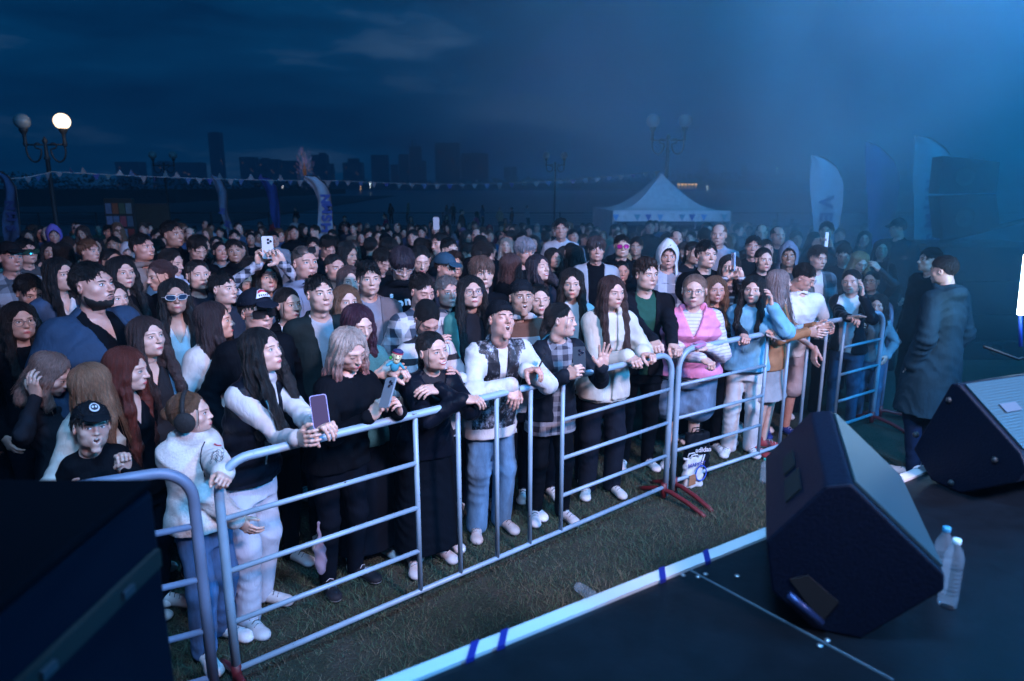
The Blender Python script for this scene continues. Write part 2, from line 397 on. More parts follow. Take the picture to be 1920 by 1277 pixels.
_HC = {}
def head_parts(h=.0042, fem=True, jaw=1.0, wide=1.0, nose=1.0, mouth='closed', eyes='open', brow=0.0, chin=1.0, beard=None, gaze=0.0, squint=1.0):
    key = (h, fem, jaw, wide, nose, mouth, eyes, brow, chin, beard, gaze, squint)
    if key in _HC: return _HC[key]
    f = head_field(fem, jaw, wide, nose, mouth, chin); out = []
    V, F = f.grid(h, lo=(-.1, -.125, -.2), hi=(.1, .125, .125)); out.append((V, F, 'skin'))
    S = np.linspace(-1, 1, 11)
    for s in (-1, 1):
        cx = s * .0315; hh = .0065 * squint
        arc = lambda a, b: [(cx + s * t * .0145, .0005 + a * (1 - t * t) + b * t) for t in S]
        if eyes == 'open':
            strip(f, arc(0, .0008), [hh * max(.02, (1 - t * t)) ** .6 for t in S], 'sclera', out, .0008)
            gx = cx + gaze * .006
            strip(f, [(gx + t * .0056, .0012) for t in np.linspace(-1, 1, 9)], [min(hh * 1.02, .0057) * math.sqrt(max(.01, 1 - t * t)) for t in np.linspace(-1, 1, 9)], 'iris', out, .0014)
            strip(f, [(gx + t * .0026, .0012) for t in np.linspace(-1, 1, 7)], [.0026 * math.sqrt(max(.01, 1 - t * t)) for t in np.linspace(-1, 1, 7)], 'dark', out, .0024)
            strip(f, arc(hh + .0004, .0012), [.0017 * (1.15 - abs(t) ** 3 * .5) for t in S], 'lash', out, .0016)
            strip(f, arc(hh + .0052, .0016), [.0007 * (1.1 - abs(t)) for t in S], 'crease', out, .0002, 0)
            strip(f, arc(-hh - .0004, .0012), [.0006 * (1.15 - abs(t)) for t in S], 'crease', out, .001)
        elif eyes == 'down':
            strip(f, arc(-.0022, .0006), [.0024 * max(.05, 1 - t * t) for t in S], 'dark', out, .0012)
            strip(f, arc(.0002, .0008), [.0012 * (1.15 - abs(t)) for t in S], 'lash', out, .0014)
            strip(f, arc(.0068, .0012), [.0007 * (1.1 - abs(t)) for t in S], 'crease', out, .0002, 0)
        else:
            strip(f, arc(-.0042, .0004), [.0013 * (1.15 - abs(t)) for t in S], 'lash', out, .0012)
            strip(f, arc(.006, .0012), [.0006 * (1.1 - abs(t)) for t in S], 'crease', out, .0002, 0)
        bw = .0019 if fem else .0032
        strip(f, [(cx + s * (t * .0195 + .001), .0205 + (-.0035 * t * t - .001 * t) + brow * .004 * (-t)) for t in S], [bw * (1.05 - .75 * max(0, t) ** 1.5 - .3 * max(0, -t) ** 3) for t in S], 'brow', out, .0006, .0012)
        strip(f, [(s * (.006 + .0045 * (t + 1) / 2), -.0385) for t in S], [.0016 * (1 - t * t * .7) for t in S], 'dark', out, .0002, 0)
    if mouth == 'sing' or mouth == 'open':
        o = .0105 if mouth == 'open' else .0165
        V, F = Field().ell((0, .074, -.066), (.017, .013, o), 0).grid(.003); out.append((V, F, 'mouthdark'))
        V, F = Field().ell((0, .081, -.0575), (.0125, .008, .0035), 0).grid(.0025); out.append((V, F, 'teeth'))
        pts = [((.0205 if mouth == 'open' else .0225) * cos(a), -.066 + (o + .0035) * sin(a)) for a in np.linspace(0, 2 * pi, 25)]
        th = Geo()
        ring = []
        for (x, z) in pts:
            ring.append((x, .0865 - (x / .02) ** 2 * .012, z))
        th.tube(ring, .0036, None, 8, caps=False); out.append((th.v[0], np.array(th.f), 'lip'))
    else:
        up = {'closed': 0, 'smile': .007, 'grin': .0085, 'slight': .003, 'frown': -.003}.get(mouth, 0)
        wd = {'smile': .027, 'grin': .029, 'slight': .0235}.get(mouth, .0215)
        L = lambda a, b: [(t * wd, -.0665 + up * t * t + a * (1 - t * t) + b * (1 - (abs(t) * 2 - .6) ** 2) * (abs(t) > .1)) for t in S]
        if mouth in ('smile', 'grin'):
            strip(f, L(-.002, 0), [.0052 * max(.03, 1 - t * t) ** .7 for t in S], 'mouthdark', out, .0006)
            strip(f, [(t * wd * .84, z) for t, (x, z) in zip(S, L(-.0006, 0))], [.0034 * max(.03, 1 - t * t) ** .5 for t in S], 'teeth', out, .0012)
            a0 = .0052
        else: a0 = .0018
        strip(f, L(a0 + .0018, .0006), [.0029 * max(.05, 1 - t * t) ** .8 for t in S], 'lip', out, .0006, .0022)
        strip(f, L(-a0 - .0032, 0), [.0038 * max(.05, 1 - t * t) ** .8 for t in S], 'lip', out, .0006, .0028)
        if mouth not in ('smile', 'grin'): strip(f, L(0, 0), [.0008 * (1.1 - abs(t)) for t in S], 'mouthdark', out, .0022, .0006)
    if beard:
        b = head_field(fem, jaw, wide, nose, mouth, chin, ear=False); th = {'full': .0036, 'stubble': .0008}[beard]
        g = Field(); g.p = [(lambda P: b.val(P) - th, npa(-.08, -.04, -.13), npa(.08, .11, .0), 0, False)]
        g.cut(lambda P: np.maximum.reduce([P[..., 2] + .022 + .25 * (P[..., 1] - .02), -P[..., 1] + .012, -.115 - P[..., 2] + 0]), .004)
        g.cut(lambda P: .0 * P[..., 0] + 1, .001)
        # keep only the jaw zone: outside it the field is pushed positive
        base = g.p[0][0]
        def fn(P):
            keep = np.maximum.reduce([P[..., 2] - (-.079 + .72 * np.maximum(.055 - P[..., 1], 0) + .003 * np.sin(P[..., 0] * 300)), -.13 - P[..., 2], .0 - P[..., 1]])
            lipgap = .013 - np.sqrt((P[..., 0] / 1.9) ** 2 + (P[..., 2] + .067) ** 2) ; lipgap = np.where(P[..., 1] > .05, lipgap, -1)
            return np.maximum(np.maximum(base(P), keep), lipgap)
        g.p = [(fn, npa(-.085, -.02, -.135), npa(.085, .11, -.01), 0, False)]
        V, F = g.grid(.0045); out.append((V, F, 'beard'))
        strip(f, [(t * .026, -.0545 - .007 * t * t) for t in S], [.0034 * (1.1 - abs(t) ** 2) for t in S], 'beard', out, .0006, .002)
    _HC[key] = (f, out); return _HC[key]

# ---- hair, in the frame of the head
def hair_field(style, wide=1.0):
    f = Field(); w = wide; st = style
    face = lambda cx, cy, cz, rx, ry, rz: f.ell((cx, cy, cz), (rx * w, ry, rz), .006, sub=True)
    amp, fr = .0036, 30
    if st in ('short', 'quiff', 'buzz', 'fringe', 'curly', 'fade', 'balding', 'greyshort'):
        t = {'buzz': .0035, 'fade': .007, 'balding': .004}.get(st, .013)
        f.ell((0, -.020, .030), (.076 * w + t * .8, .095 + t, .087 + t), .01)
        if st == 'quiff': f.ell((0, .045, .092), (.052, .042, .028), .03); f.ell((.01, .0, .105), (.056, .06, .024), .03)
        if st == 'fringe': f.ell((0, .030, .058), (.074, .066, .042), .02); f.ell((0, -.02, .04), (.089, .104, .093), .02)
        if st == 'curly': f.ell((0, .0, .06), (.092, .10, .075), .02); amp = .009
        if st == 'balding': face(0, .05, .08, .056, .09, .05)
        if st == 'fringe': face(0, .112, -.040, .066, .09, .074)
        else: face(0, .112, -.018, .064, .096, .098)
        for s in (-1, 1): f.ell((s * .085, .012, -.03), (.03, .034, .045), .008, sub=True)
        f.ell((0, -.01, -.125), (.12, .12, .075), .012, sub=True)
        if st != 'fringe': f.p.append((lambda P: P[..., 2] - np.minimum(.030, .018 + 1.25 * (P[..., 1] + .012)), None, None, .008, 'cut'))
        if st in ('fade', 'quiff'):
            for s in (-1, 1): f.ell((s * .112, -.01, -.01), (.032, .12, .06), .015, sub=True)
        if st == 'buzz': amp = .0006
    elif st in ('long', 'longdown', 'bob', 'backlong', 'longbangs'):
        f.ell((0, -.020, .030), (.0865 * w, .105, .0945), .01)
        L = {'bob': -.17, 'long': -.40, 'longdown': -.52, 'backlong': -.45, 'longbangs': -.38}[st]
        q = 1.25
        for s in (-1, 1):
            n = npa(s * .8, -.25, 0); n = n / np.linalg.norm(n)
            if st != 'backlong':
                f.chain([(s * .062 * w, .020, .055), (s * .080 * w, .030, -.03), (s * .084 * w, .036, -.11), (s * .092 * w, .052, max(L * .55, -.2)), (s * .088, .088, L * .8), (s * .080, .098, L)], [.020, .021, .023, .026, .025, .010], .03)
            f.chain([(s * .05, -.03, .05), (s * .068, -.03, -.08), (s * .075, -.045, -.17), (s * .08, -.075, L * .85)], [.04, .038, .04, .022], .04)
        f.chain([(0, -.06, .03), (0, -.075, -.1), (0, -.085, L * .9)], [.05, .046, .03], .04)
        if st == 'longbangs':
            f.ell((0, .034, .062), (.07, .06, .04), .02); face(0, .125, -.045, .055, .10, .075)
        else: face(0, .125, -.020, .057, .105, .106)
        f.cap((0, .12, .128), (0, -.05, .136), .004, .003, .006, sub=True)            # parting
        amp, fr = .0036, 26
    elif st in ('tied', 'bun', 'pony', 'topbun'):
        f.ell((0, -.020, .030), (.0805 * w, .1, .0905), .01); f.ell((0, -.045, -.03), (.066, .06, .05), .02)
        face(0, .114, -.016, .065, .098, .102)
        for s in (-1, 1): f.ell((s * .088, .020, -.03), (.026, .036, .040), .008, sub=True)
        f.p.append((lambda P: P[..., 2] - np.minimum(.016, -.004 + 1.1 * (P[..., 1] + .012)), None, None, .008, 'cut'))
        if st == 'topbun': f.ell((0, -.05, .14), (.036, .036, .03), .012)
        elif st == 'tied': f.chain([(0, -.105, -.03), (0, -.115, -.09), (.01, -.105, -.19), (.01, -.095, -.30)], [.030, .032, .028, .010], .03)
        else: f.ell((0, -.12, .012), (.036, .032, .036), .014)
        if st == 'pony': f.chain([(0, -.12, .01), (0, -.165, -.03), (0, -.17, -.14), (0, -.15, -.28)], [.024, .034, .032, .008], .02)
        amp = .0016
    A, FRQ = amp, fr
    f.p = [p for p in f.p if p[4] is False] + [p for p in f.p if p[4] is not False]; f.nd = sum(p[4] is False for p in f.p)
    if st in ('short', 'quiff', 'fade', 'greyshort'):
        def ds(P):
            a = np.arctan2(P[..., 0], P[..., 1] + .03)
            return A * (.8 * np.sin(a * 26 + 2.2 * np.sin(P[..., 2] * 40)) + .8 * np.sin(P[..., 0] * 150 + 3 * np.sin(P[..., 1] * 45)) * np.sin(P[..., 2] * 120 + P[..., 1] * 90))
        f.disp = ds
    elif st == 'curly':
        f.disp = lambda P: A * (np.sin(P[..., 0] * 230) * np.sin(P[..., 1] * 210 + 1) * np.sin(P[..., 2] * 220 + 2))
    else:
        def dd(P):
            a = np.arctan2(P[..., 0], P[..., 1] + .03)
            return A * np.sin(a * FRQ + 2.2 * np.sin(P[..., 2] * 23) + 1.5 * np.sin(a * 7)) + A * .5 * np.sin(a * FRQ * 2.3 + 3 * np.sin(P[..., 2] * 17 + 1))
        f.disp = dd
    return f

_HR = {}
def strands(style, wide, seed, h=.1):
    r = np.random.default_rng(seed); g = Geo(); C0 = npa(0, -.02, .03)
    def tube(P, w):
        P = np.array(P); m = len(P); T_ = np.gradient(P, axis=0); T_ /= np.linalg.norm(T_, axis=1)[:, None] + 1e-9; O = P - C0; O /= np.linalg.norm(O, axis=1)[:, None]; S_ = np.cross(T_, O); S_ /= np.linalg.norm(S_, axis=1)[:, None] + 1e-9
        ww = w * np.sin(np.linspace(.5, pi - .15, m))[:, None]; V = np.stack([P - S_ * ww * 1.6, P + O * ww * .8, P + S_ * ww * 1.6, P - O * ww * .8], 1).reshape(-1, 3)
        g.add(V, [(i * 4 + j, i * 4 + (j + 1) % 4, i * 4 + 4 + (j + 1) % 4, i * 4 + 4 + j) for i in range(m - 1) for j in range(4)], None)
    def sl(u0, u1, t): return (u0 * (1 - t) + u1 * t) / np.linalg.norm(u0 * (1 - t) + u1 * t)
    if style in ('long', 'longdown', 'bob', 'backlong', 'longbangs'):
        L = {'bob': -.17, 'long': -.40, 'longdown': -.52, 'backlong': -.45, 'longbangs': -.38}[style]; rr = npa(.0865 * wide, .105, .0945)
        for k in range(170):
            s = 1 if k % 2 else -1; a = r.uniform(.80 if style != 'backlong' else 1.3, pi) if r.random() < .6 else r.uniform(.8, 1.5)
            u0 = npa(s * .03, .75 * cos(a), .7); u0 /= np.linalg.norm(u0); u1 = npa(s * sin(a), cos(a), -.25); u1 /= np.linalg.norm(u1); q = 1.005 + .03 * r.random()
            P = [C0 + rr * q * sl(u0, u1, t) for t in np.linspace(0, 1, 7)]; f = (cos(a) + 1) / 2; e = L * r.uniform(.86, 1.04)
            pb = npa(s * ((.098 if f > .45 else .07) + r.normal(0, .012)), (.10 if f > .45 else -.105) + r.normal(0, .012), e); p1 = P[-1]
            mid = npa(s * .100, p1[1] * .5 + pb[1] * .35, e * .45)
            P += [p1 * (1 - t) ** 2 + 2 * t * (1 - t) * mid + pb * t * t + (r.normal(0, .002), r.normal(0, .002), 0) for t in np.linspace(.15, 1, 8)]
            tube(P, r.uniform(.0012, .0026))
    elif style in ('tied', 'bun', 'pony', 'topbun'):
        rr = npa(.0815 * wide, .101, .0915); e = npa(0, -1, -.25 if style != 'topbun' else 1.2); e /= np.linalg.norm(e)
        for k in range(110):
            a = r.uniform(-1.5, 1.5); u0 = npa(sin(a), .62 * cos(a) + .1, .62 * cos(a) + .12); u0 /= np.linalg.norm(u0); q = 1.0 + .02 * r.random()
            tube([C0 + rr * q * sl(u0, e, t) for t in np.linspace(0, .92, 9)], r.uniform(.0009, .0018))
        for k in range(8): s = r.choice([-1, 1]); x = s * (.066 + .008 * r.random()); tube([(x * .9, .06, .05), (x * 1.08, .062, .01), (x * 1.12, .055, -.04), (x * 1.1, .05 + .01 * r.normal(), -.08)], .0009)
    elif style != 'buzz' and style != 'balding':
        rr = npa(.089 * wide, .108, .1); F_ = hair_field(style, wide); N_ = 520; u = r.normal(0, 1, (N_ * 3, 3)); u /= np.linalg.norm(u, axis=1)[:, None]; u = u[u[:, 2] > -.35][:N_]
        lo, hi = np.full(len(u), .8), np.full(len(u), 1.3)
        for _ in range(9):
            md = (lo + hi) / 2; ins = F_.val(C0 + rr * u * md[:, None]) < 0; lo = np.where(ins, md, lo); hi = np.where(ins, hi, md)
        for k in range(len(u)):
            if lo[k] < .82: continue
            p = C0 + rr * u[k] * lo[k]; fl = npa(.25 * r.normal() + .2, 1.0, -.25) if u[k][2] > .35 else npa(.2 * r.normal(), .15, -1)
            if style == 'fringe': fl = npa(u[k][0], u[k][1] + .2, -.9)
            fl = fl - (fl @ u[k]) * u[k]; fl /= np.linalg.norm(fl); ln = r.uniform(.018, .036) * (.5 if style in ('fade', 'greyshort') and u[k][2] < .3 else 1); up = r.uniform(.1, .5)
            tube([p - fl * ln * .3 - u[k] * .002, p + fl * ln * .3 + u[k] * .004 * up, p + fl * ln * .8 + u[k] * ln * .28 * up, p + fl * ln * 1.1 + u[k] * ln * (.1 if u[k][2] < .35 else .35) * up], r.uniform(.0011, .0024))
    return g
def hair_mesh(style, wide, h):
    k = (style, wide, h)
    if k not in _HR: _HR[k] = hair_field(style, wide).grid(h)
    return _HR[k]

def hat_parts(kind, h):
    """list of (V, F, key)"""
    k = ('hat', kind, h)
    if k in _HR: return _HR[k]
    out = []
    if kind in ('cap', 'capback'):
        f = Field(); f.ell((0, -.018, .038), (.090, .108, .096), .01)
        f.cut(lambda P: (-(P[..., 2] - .034 - .12 * P[..., 1])), .006); f.p[-1] = (lambda P: P[..., 2] * 1.0 - .034 + .0 * P[..., 0], None, None, .006, 'cut')
        f.p[-1] = (lambda P: (P[..., 2] - (.042 + .12 * P[..., 1])), None, None, .006, 'cut')
        s = 1 if kind == 'cap' else -1
        f.ell((0, s * .116, .052), (.066, .058, .007), .004, rot=rotm(0, -14 if s > 0 else 12))
        f.ell((0, -.018, .134), (.008, .008, .006), .003)
        out.append((*f.grid(h), 'hat'))
    elif kind == 'beanie':
        f = Field(); f.ell((0, -.024, .046), (.086, .104, .088), .01)
        f.p.append((lambda P: (P[..., 2] - (.030 + .28 * (P[..., 1]))), None, None, .006, 'cut'))
        f.ring((0, -.020, .040), .080, .097, .008, .008, tilt=15, rz=.020)
        out.append((*f.grid(h), 'hat'))
    elif kind == 'hood':
        f = Field(); f.ell((0, -.026, .018), (.108, .122, .124), .01); f.chain([(0, -.05, -.06), (0, -.05, -.17)], [.10, .115], .04)
        f.ell((0, -.03, .12), (.04, .06, .04), .04)
        f.ell((0, -.02, .0), (.089, .108, .110), .006, sub=True); f.ell((0, .13, -.015), (.074, .15, .102), .02, sub=True)
        f.chain([(0, .0, -.1), (0, .02, -.2)], [.075, .08], .01, sub=True)
        out.append((*f.grid(h), 'hat'))
    elif kind == 'muffs':
        f = Field()
        for s in (-1, 1): f.ell((s * .098, -.005, -.02), (.030, .054, .056), .005)
        out.append((*f.grid(h), 'hat'))
        g = Geo(); g.tube([(.098 * cos(a), -.01, -.01 + .128 * sin(a)) for a in np.linspace(0, pi, 16)], .012, None, 8); out.append((g.v[0], g.f, 'hat'))
    _HR[k] = out; return out

def glasses_geo(kind, frame, lens, up=False):
    g = Geo(); z0 = .0; y0 = .099
    shape = {'round': (.022, .020, 2), 'shades': (.033, .0215, 6), 'wire': (.024, .018, 2.6), 'cat': (.027, .016, 3), 'aviator': (.026, .021, 2.2)}[kind]
    rt = .0022 if kind in ('shades', 'cat') else .0013
    for s in (-1, 1):
        cx = s * (.033 if kind != 'shades' else .035); rx, rz, ex = shape
        ring = []
        for a in np.linspace(0, 2 * pi, 29):
            c, d = cos(a), sin(a); r = (abs(c) ** ex + abs(d) ** ex) ** (-1 / ex)
            x = cx + rx * r * c; ring.append((x, y0 - abs(x) ** 2 * 5.5, z0 + rz * r * d + (.003 if kind == 'cat' and s * c > 0 else 0) * abs(c)))
        g.tube(ring, rt, frame, 6, caps=False)
        if lens is not None:
            c0 = np.mean(ring[:-1], 0) + npa(0, .003, 0); V = [tuple(c0)] + ring[:-1]; n = len(ring) - 1
            g.add(V, [(0, 1 + i, 1 + (i + 1) % n, 1 + (i + 1) % n) [:3] for i in range(n)], lens)
        xo = cx + s * rx
        g.tube([(xo, y0 - xo * xo * 5.5, z0 + .004), (s * .078, .045, z0 + .004), (s * .082, -.02, z0 - .004)], rt * .9, frame, 6)
    g.tube([(-.012, y0 + .001, z0 + .002), (0, y0 + .004, z0 + .005), (.012, y0 + .001, z0 + .002)], rt, frame, 6)
    return g

# ---- hands: wrist at the origin, fingers toward +Y, back of the hand +Z, thumb toward +X (side=+1) or -X
HANDS = {  # (finger curl at knuckle, mid, tip), spread, thumb (out, in, curl)
 'grip': ((62, 70, 45), 2, (30, 42, 35)), 'phone': ((48, 38, 25), 3, (46, 62, 20)), 'relaxed': ((18, 28, 18), 4, (38, 20, 15)),
 'open': ((2, 5, 4), 11, (52, 8, 5)), 'fist': ((80, 85, 55), 1, (25, 55, 45)), 'drape': ((34, 20, 12), 4, (32, 18, 10)), 'cheek': ((12, 30, 25), 4, (45, 10, 15))}
_HD = {}
def hand_mesh(pose, side, h=.0034):
    k = (pose, side, h)
    if k in _HD: return _HD[k]
    (c1, c2, c3), sp, (to, ti, tcv) = HANDS[pose]; f = Field()
    f.ell((0, .048, -.001), (.041, .050, .0145), .012); f.ell((side * .022, .030, -.009), (.020, .032, .015), .014); f.ell((-side * .022, .034, -.007), (.017, .034, .013), .014)
    f.chain([(0, -.012, 0), (0, .012, 0)], [.024, .026], .02, flat=(npa(0, 0, 1), 1.3))
    for i, (x, y, L, r) in enumerate(((.030, .084, .074, .0088), (.0105, .090, .083, .0090), (-.010, .087, .077, .0086), (-.029, .079, .060, .0076))):
        p = npa(side * x, y, 0); an = 0; pts = [p]; rs = [r * 1.08]
        ya = R(sp * (1.3 - i * .95)) * side
        for j, (c, fr) in enumerate(zip((c1, c2, c3), (.46, .30, .24))):
            an += R(c * (1 + .10 * i * (1 if c1 < 60 else .0) - .04 * (i == 1)))
            d = npa(sin(ya) * cos(an), cos(ya) * cos(an), -sin(an)); p = p + d * L * fr; pts.append(p); rs.append(r * (1.0, .93, .80)[j])
        f.chain(pts, rs, .004)
        f.ell(pts[0], (.0105, .011, .0105), .008)
    o, i2 = R(to), R(ti); d = npa(side * sin(o), cos(o) * cos(i2), -sin(i2) * cos(o)); d /= np.linalg.norm(d)
    p0 = npa(side * .026, .020, -.008); p1 = p0 + d * .038; e = npa(side * sin(o - R(tcv)), cos(o - R(tcv)) * cos(i2), -sin(i2)); e /= np.linalg.norm(e)
    p2 = p1 + e * .030; p3 = p2 + (e * .9 + npa(-side * .3, 0, -.1)) * .024
    f.chain([p0, p1, p2, p3], [.0150, .0118, .0105, .0085], .008)
    _HD[k] = f.grid(h); return _HD[k]

def ik(S, T, L1, L2, hint):
    S, T, hint = [np.array(x, float) for x in (S, T, hint)]
    d = T - S; D = np.linalg.norm(d); u = d / (D + 1e-9)
    if D > (L1 + L2) * .995: T = S + u * (L1 + L2) * .995; D = (L1 + L2) * .995
    a = (L1 * L1 - L2 * L2 + D * D) / (2 * D); hgt = math.sqrt(max(L1 * L1 - a * a, 0))
    p = hint - (hint @ u) * u; p /= np.linalg.norm(p) + 1e-9
    return S + u * a + p * hgt, T
def frame_to(yv, zv):
    y = np.array(yv, float); y /= np.linalg.norm(y); z = np.array(zv, float); z = z - (z @ y) * y
    z /= np.linalg.norm(z) + 1e-9; x = np.cross(y, z); return np.stack([x, y, z], 1)

def hash_(s): return sum(ord(c) * (i + 1) for i, c in enumerate(str(s))) % 97
WRK = [None]
def wrinkle(A, seed=0):
    s = seed * 1.7
    def fn(P):
        x, y, z = P[..., 0], P[..., 1], P[..., 2]
        u = z * 34 + 14 * x * np.sin(s + 2 * z) + 3 * np.sin(x * 11 + y * 9 + s) + 2 * np.sin(y * 17 + z * 6)
        m = np.clip(.5 + np.sin(x * 9 + z * 7 + 2 * s) * np.sin(y * 13 - z * 5 + s), 0, 1)
        return A * (m * np.abs(np.sin(u)) * 1.6 - .6 + .5 * np.sin(x * 16 - z * 9 + s))
    return fn

EYES = dict(brown=(.035, .016, .008), blue=(.10, .19, .26), grey=(.13, .16, .17), green=(.08, .12, .06))
HAIRC = dict(black=(.0028, .0028, .004), dark=(.007, .0045, .0045), brown=(.030, .016, .013), lbrown=(.12, .062, .035), blond=(.34, .22, .12), red=(.09, .018, .012), grey=(.16, .15, .15), ash=(.28, .23, .2), ginger=(.2, .075, .03))

def person(px, py, h=None, d=None, yaw=20, pitch=4, roll=0, byaw=None, fem=True, hs=1.04, skin='fair', hair='long', hc='dark', tip=None,
           hat=None, hatc=(.01, .01, .012), glasses=None, face={}, eye='brown', lip=None,
           top=dict(), over=None, bottom=('pants', (.002, .004, .009)), shoes=(.7, .7, .72), arms={}, lean=0.0, bw=1.0, feet=0.0, fz=0,
           label=None, group=None, lod=1, extras=None, child=1.0, hx=0):
    """h: standing height (distance follows from it); d: distance along the view instead"""
    hs *= .875; bw *= .95; rf = random.Random(str(label)); face = dict(face)
    if lod == 1:
        for k_, a_, b_ in (('jaw', .93, 1.06), ('nose', .95, 1.05), ('wide', .95, 1.03), ('squint', .88, 1.02), ('brow', -.6, .6)): face.setdefault(k_, round(rf.uniform(a_, b_), 2))
    dr = ray(px, py)
    hh = .118 * hs
    if d is None:
        Y = 5.0
        for _ in range(30):
            z = ground(Y) + h - hh; Y = max(1.5, (z - H) / dr[2] * dr[1])
        d = Y
    hp = at(px, py, Y=d); g = ground(d) + fz; h = hp[2] - g + hh
    s = h / 1.70
    if byaw is None: byaw = yaw * .75
    base = math.atan2(-hp[1], -hp[0])
    th = base + R(byaw) - pi / 2
    root = empty('person', (hp[0], hp[1], g), th); tag(root, label, 'person', group)
    Rh = rotm(yaw - byaw, pitch, roll)
    hc0 = npa(0, 0, h - hh)                                   # head centre in the body frame
    hv = .0042 * hs if lod == 1 else (.0062 if lod == 2 else .009)
    gr = .009 if lod == 1 else (.013 if lod == 2 else .018)
    SK = mat('skin', SKIN[skin] if isinstance(skin, str) else skin, .42, 0, 'skin')
    HC = HAIRC[hc] if isinstance(hc, str) else hc
    lipc = lip or ((.50, .12, .13) if fem else (.36, .17, .15))
    MK = dict(skin=SK, sclera=mat('eye_white', (.75, .73, .73), .2), iris=mat('iris', EYES[eye], .2), dark=mat('pupil', (.004, .004, .004), .3),
              lash=mat('lash', (.012, .008, .007), .6), crease=mat('skin_crease', tuple(x * .45 for x in SKIN[skin]), .6), brow=mat('brow_hair', tuple(min(.09, x * .8 + .006) for x in HC), .7),
              lip=mat('lip', lipc, .38), teeth=mat('teeth', (.75, .72, .66), .25), mouthdark=mat('mouth_inside', (.05, .008, .008), .5), beard=mat('beard_hair', tuple(x * .8 for x in HC), .8, 0, 'rough', s=120))
    fkw = dict(face); wide = fkw.get('wide', 1.0)
    # ---------------- skeleton (body frame)
    hipz = .515 * h; nz = h - (.235 * hs + .052 * s)                 # neck base
    sw = (.134 if fem else .158) * s * (.5 + .5 * bw) * (1.0 if child == 1 else child)
    ny = -.045; hy = -lean
    sh = npa(0, ny - .005, nz - .058 * s)
    spine = lambda t: (ny + (hy - ny) * (1 - t) ** 1.25)
    def secs(off, mult=1.0, z0=-.16, flare=0, hem=0):
        rx = [(z0, .162), (0, .160), (.22, .138), (.42, .124), (.72, .136), (.86, .128), (1.0, .07)] if fem else [(z0, .152), (0, .152), (.22, .148), (.42, .148), (.72, .162), (.86, .15), (1.0, .08)]
        ry = [(z0, .118), (0, .120), (.22, .108), (.42, .102), (.72, .124), (.86, .092), (1.0, .055)] if fem else [(z0, .112), (0, .112), (.22, .112), (.42, .112), (.72, .122), (.86, .1), (1.0, .06)]
        L = []
        for (t, a), (_, b) in zip(rx, ry):
            fl = flare * max(0, .5 - t) + (.016 if off > .005 else 0) * min(1, max(0, .4 - t) * 4)
            L.append((hipz + (nz - .02 * s - hipz) * t, 0, spine(max(t, 0)), (a * bw * mult * child + fl) * s + off, (b * bw * mult * child + fl) * s + off))
        return L
    # ---------------- arms
    L1, L2 = .285 * s, .255 * s
    A = {}
    for side, key in ((-1, 'L'), (1, 'R')):                             # person's left is -X? facing +Y the right hand is +X
        spec = arms.get(key, {'t': (side * (sw + .05), ny + .06, hipz + .02), 'pose': 'relaxed'})
        S = npa(side * sw, sh[1], sh[2])
        t = spec.get('t')
        if 'w' in spec:                                                    # a point of the world
            q = np.array(spec['w']) - npa(hp[0], hp[1], g); c_, s_ = cos(-th), sin(-th); t = npa(q[0] * c_ - q[1] * s_, q[0] * s_ + q[1] * c_, q[2])
        hint = spec.get('hint', (side * .6, -.5, -.8))
        E, T = ik(S, t, L1, L2, hint)
        fd = (T - E) / (np.linalg.norm(T - E) + 1e-9)
        fw = spec.get('dir')
        if fw is None: fw = fd
        pose = spec.get('pose', 'relaxed'); up = spec.get('up', (side * .3, .2, 1) if pose in ('grip', 'drape') else (side * 1.0, .1, .1))
        A[side] = dict(S=S, E=E, T=T, R=frame_to(fw, up), pose=pose, spec=spec)
    # ---------------- body: one mesh of head, neck, torso core, arms and hands
    B = Geo(); fld, parts = head_parts(h=.0042 if lod == 1 else hv, fem=fem, **fkw)
    small = lod >= 3
    for V, F, k in parts:
        if small and k in ('crease', 'dark', 'sclera', 'teeth', 'iris'): continue
        B.add(V, F, MK[k], Rh, hc0, hs)
    core = Field(); core.loft(secs(-.012, 1), .02); nr_ = (.0465 if fem else .0545) * hs; core.chain([sh + (0, 0, -.02), (0, ny, nz + .0), hc0 + Rh @ npa(0, -.031, -.098) * hs], [.062 * s, nr_ * 1.06, nr_], .03)
    core.cap(sh - (sw * .8, 0, 0), sh + (sw * .8, 0, 0), .045 * s, .045 * s, .05)
    bare = (bottom and bottom[0] in ('shorts',))
    for side, a in A.items():
        core.cap(a['S'], a['E'], .036 * s * bw, .030 * s * bw, .03); core.cap(a['E'], a['T'], .030 * s * bw, .0225 * s, .02)
    legs = []
    for side in (-1, 1):
        hp_ = npa(side * .085 * s * bw, hy, hipz - .03); fo = (feet if side > 0 else -feet)
        kn = npa(side * .095 * s, hy + .02 + fo * .5 + (.02 if bottom and bottom[0] != 'skirt' else 0), .285 * h); an = npa(side * .10 * s, hy + fo - .02, .055)
        legs.append((side, hp_, kn, an))
        core.cap(hp_, kn, .07 * s, .05 * s, .03); core.cap(kn, an, .052 * s, .036 * s, .02)
    B.add(*core.grid(gr * 1.3), SK)
    for side, a in A.items():
        if lod == 3 and 't' in a['spec'] and a['spec'].get('pose') == 'relaxed': continue
        B.add(*hand_mesh(a['pose'], -side, .0034 if lod == 1 else .006), SK, a['R'], a['T'], s if child == 1 else s * 1.05)
    body = B.obj('body', root)
    # ---------------- hair, hat, glasses in the head frame
    hrot = Matrix(Rh.tolist()).to_euler()
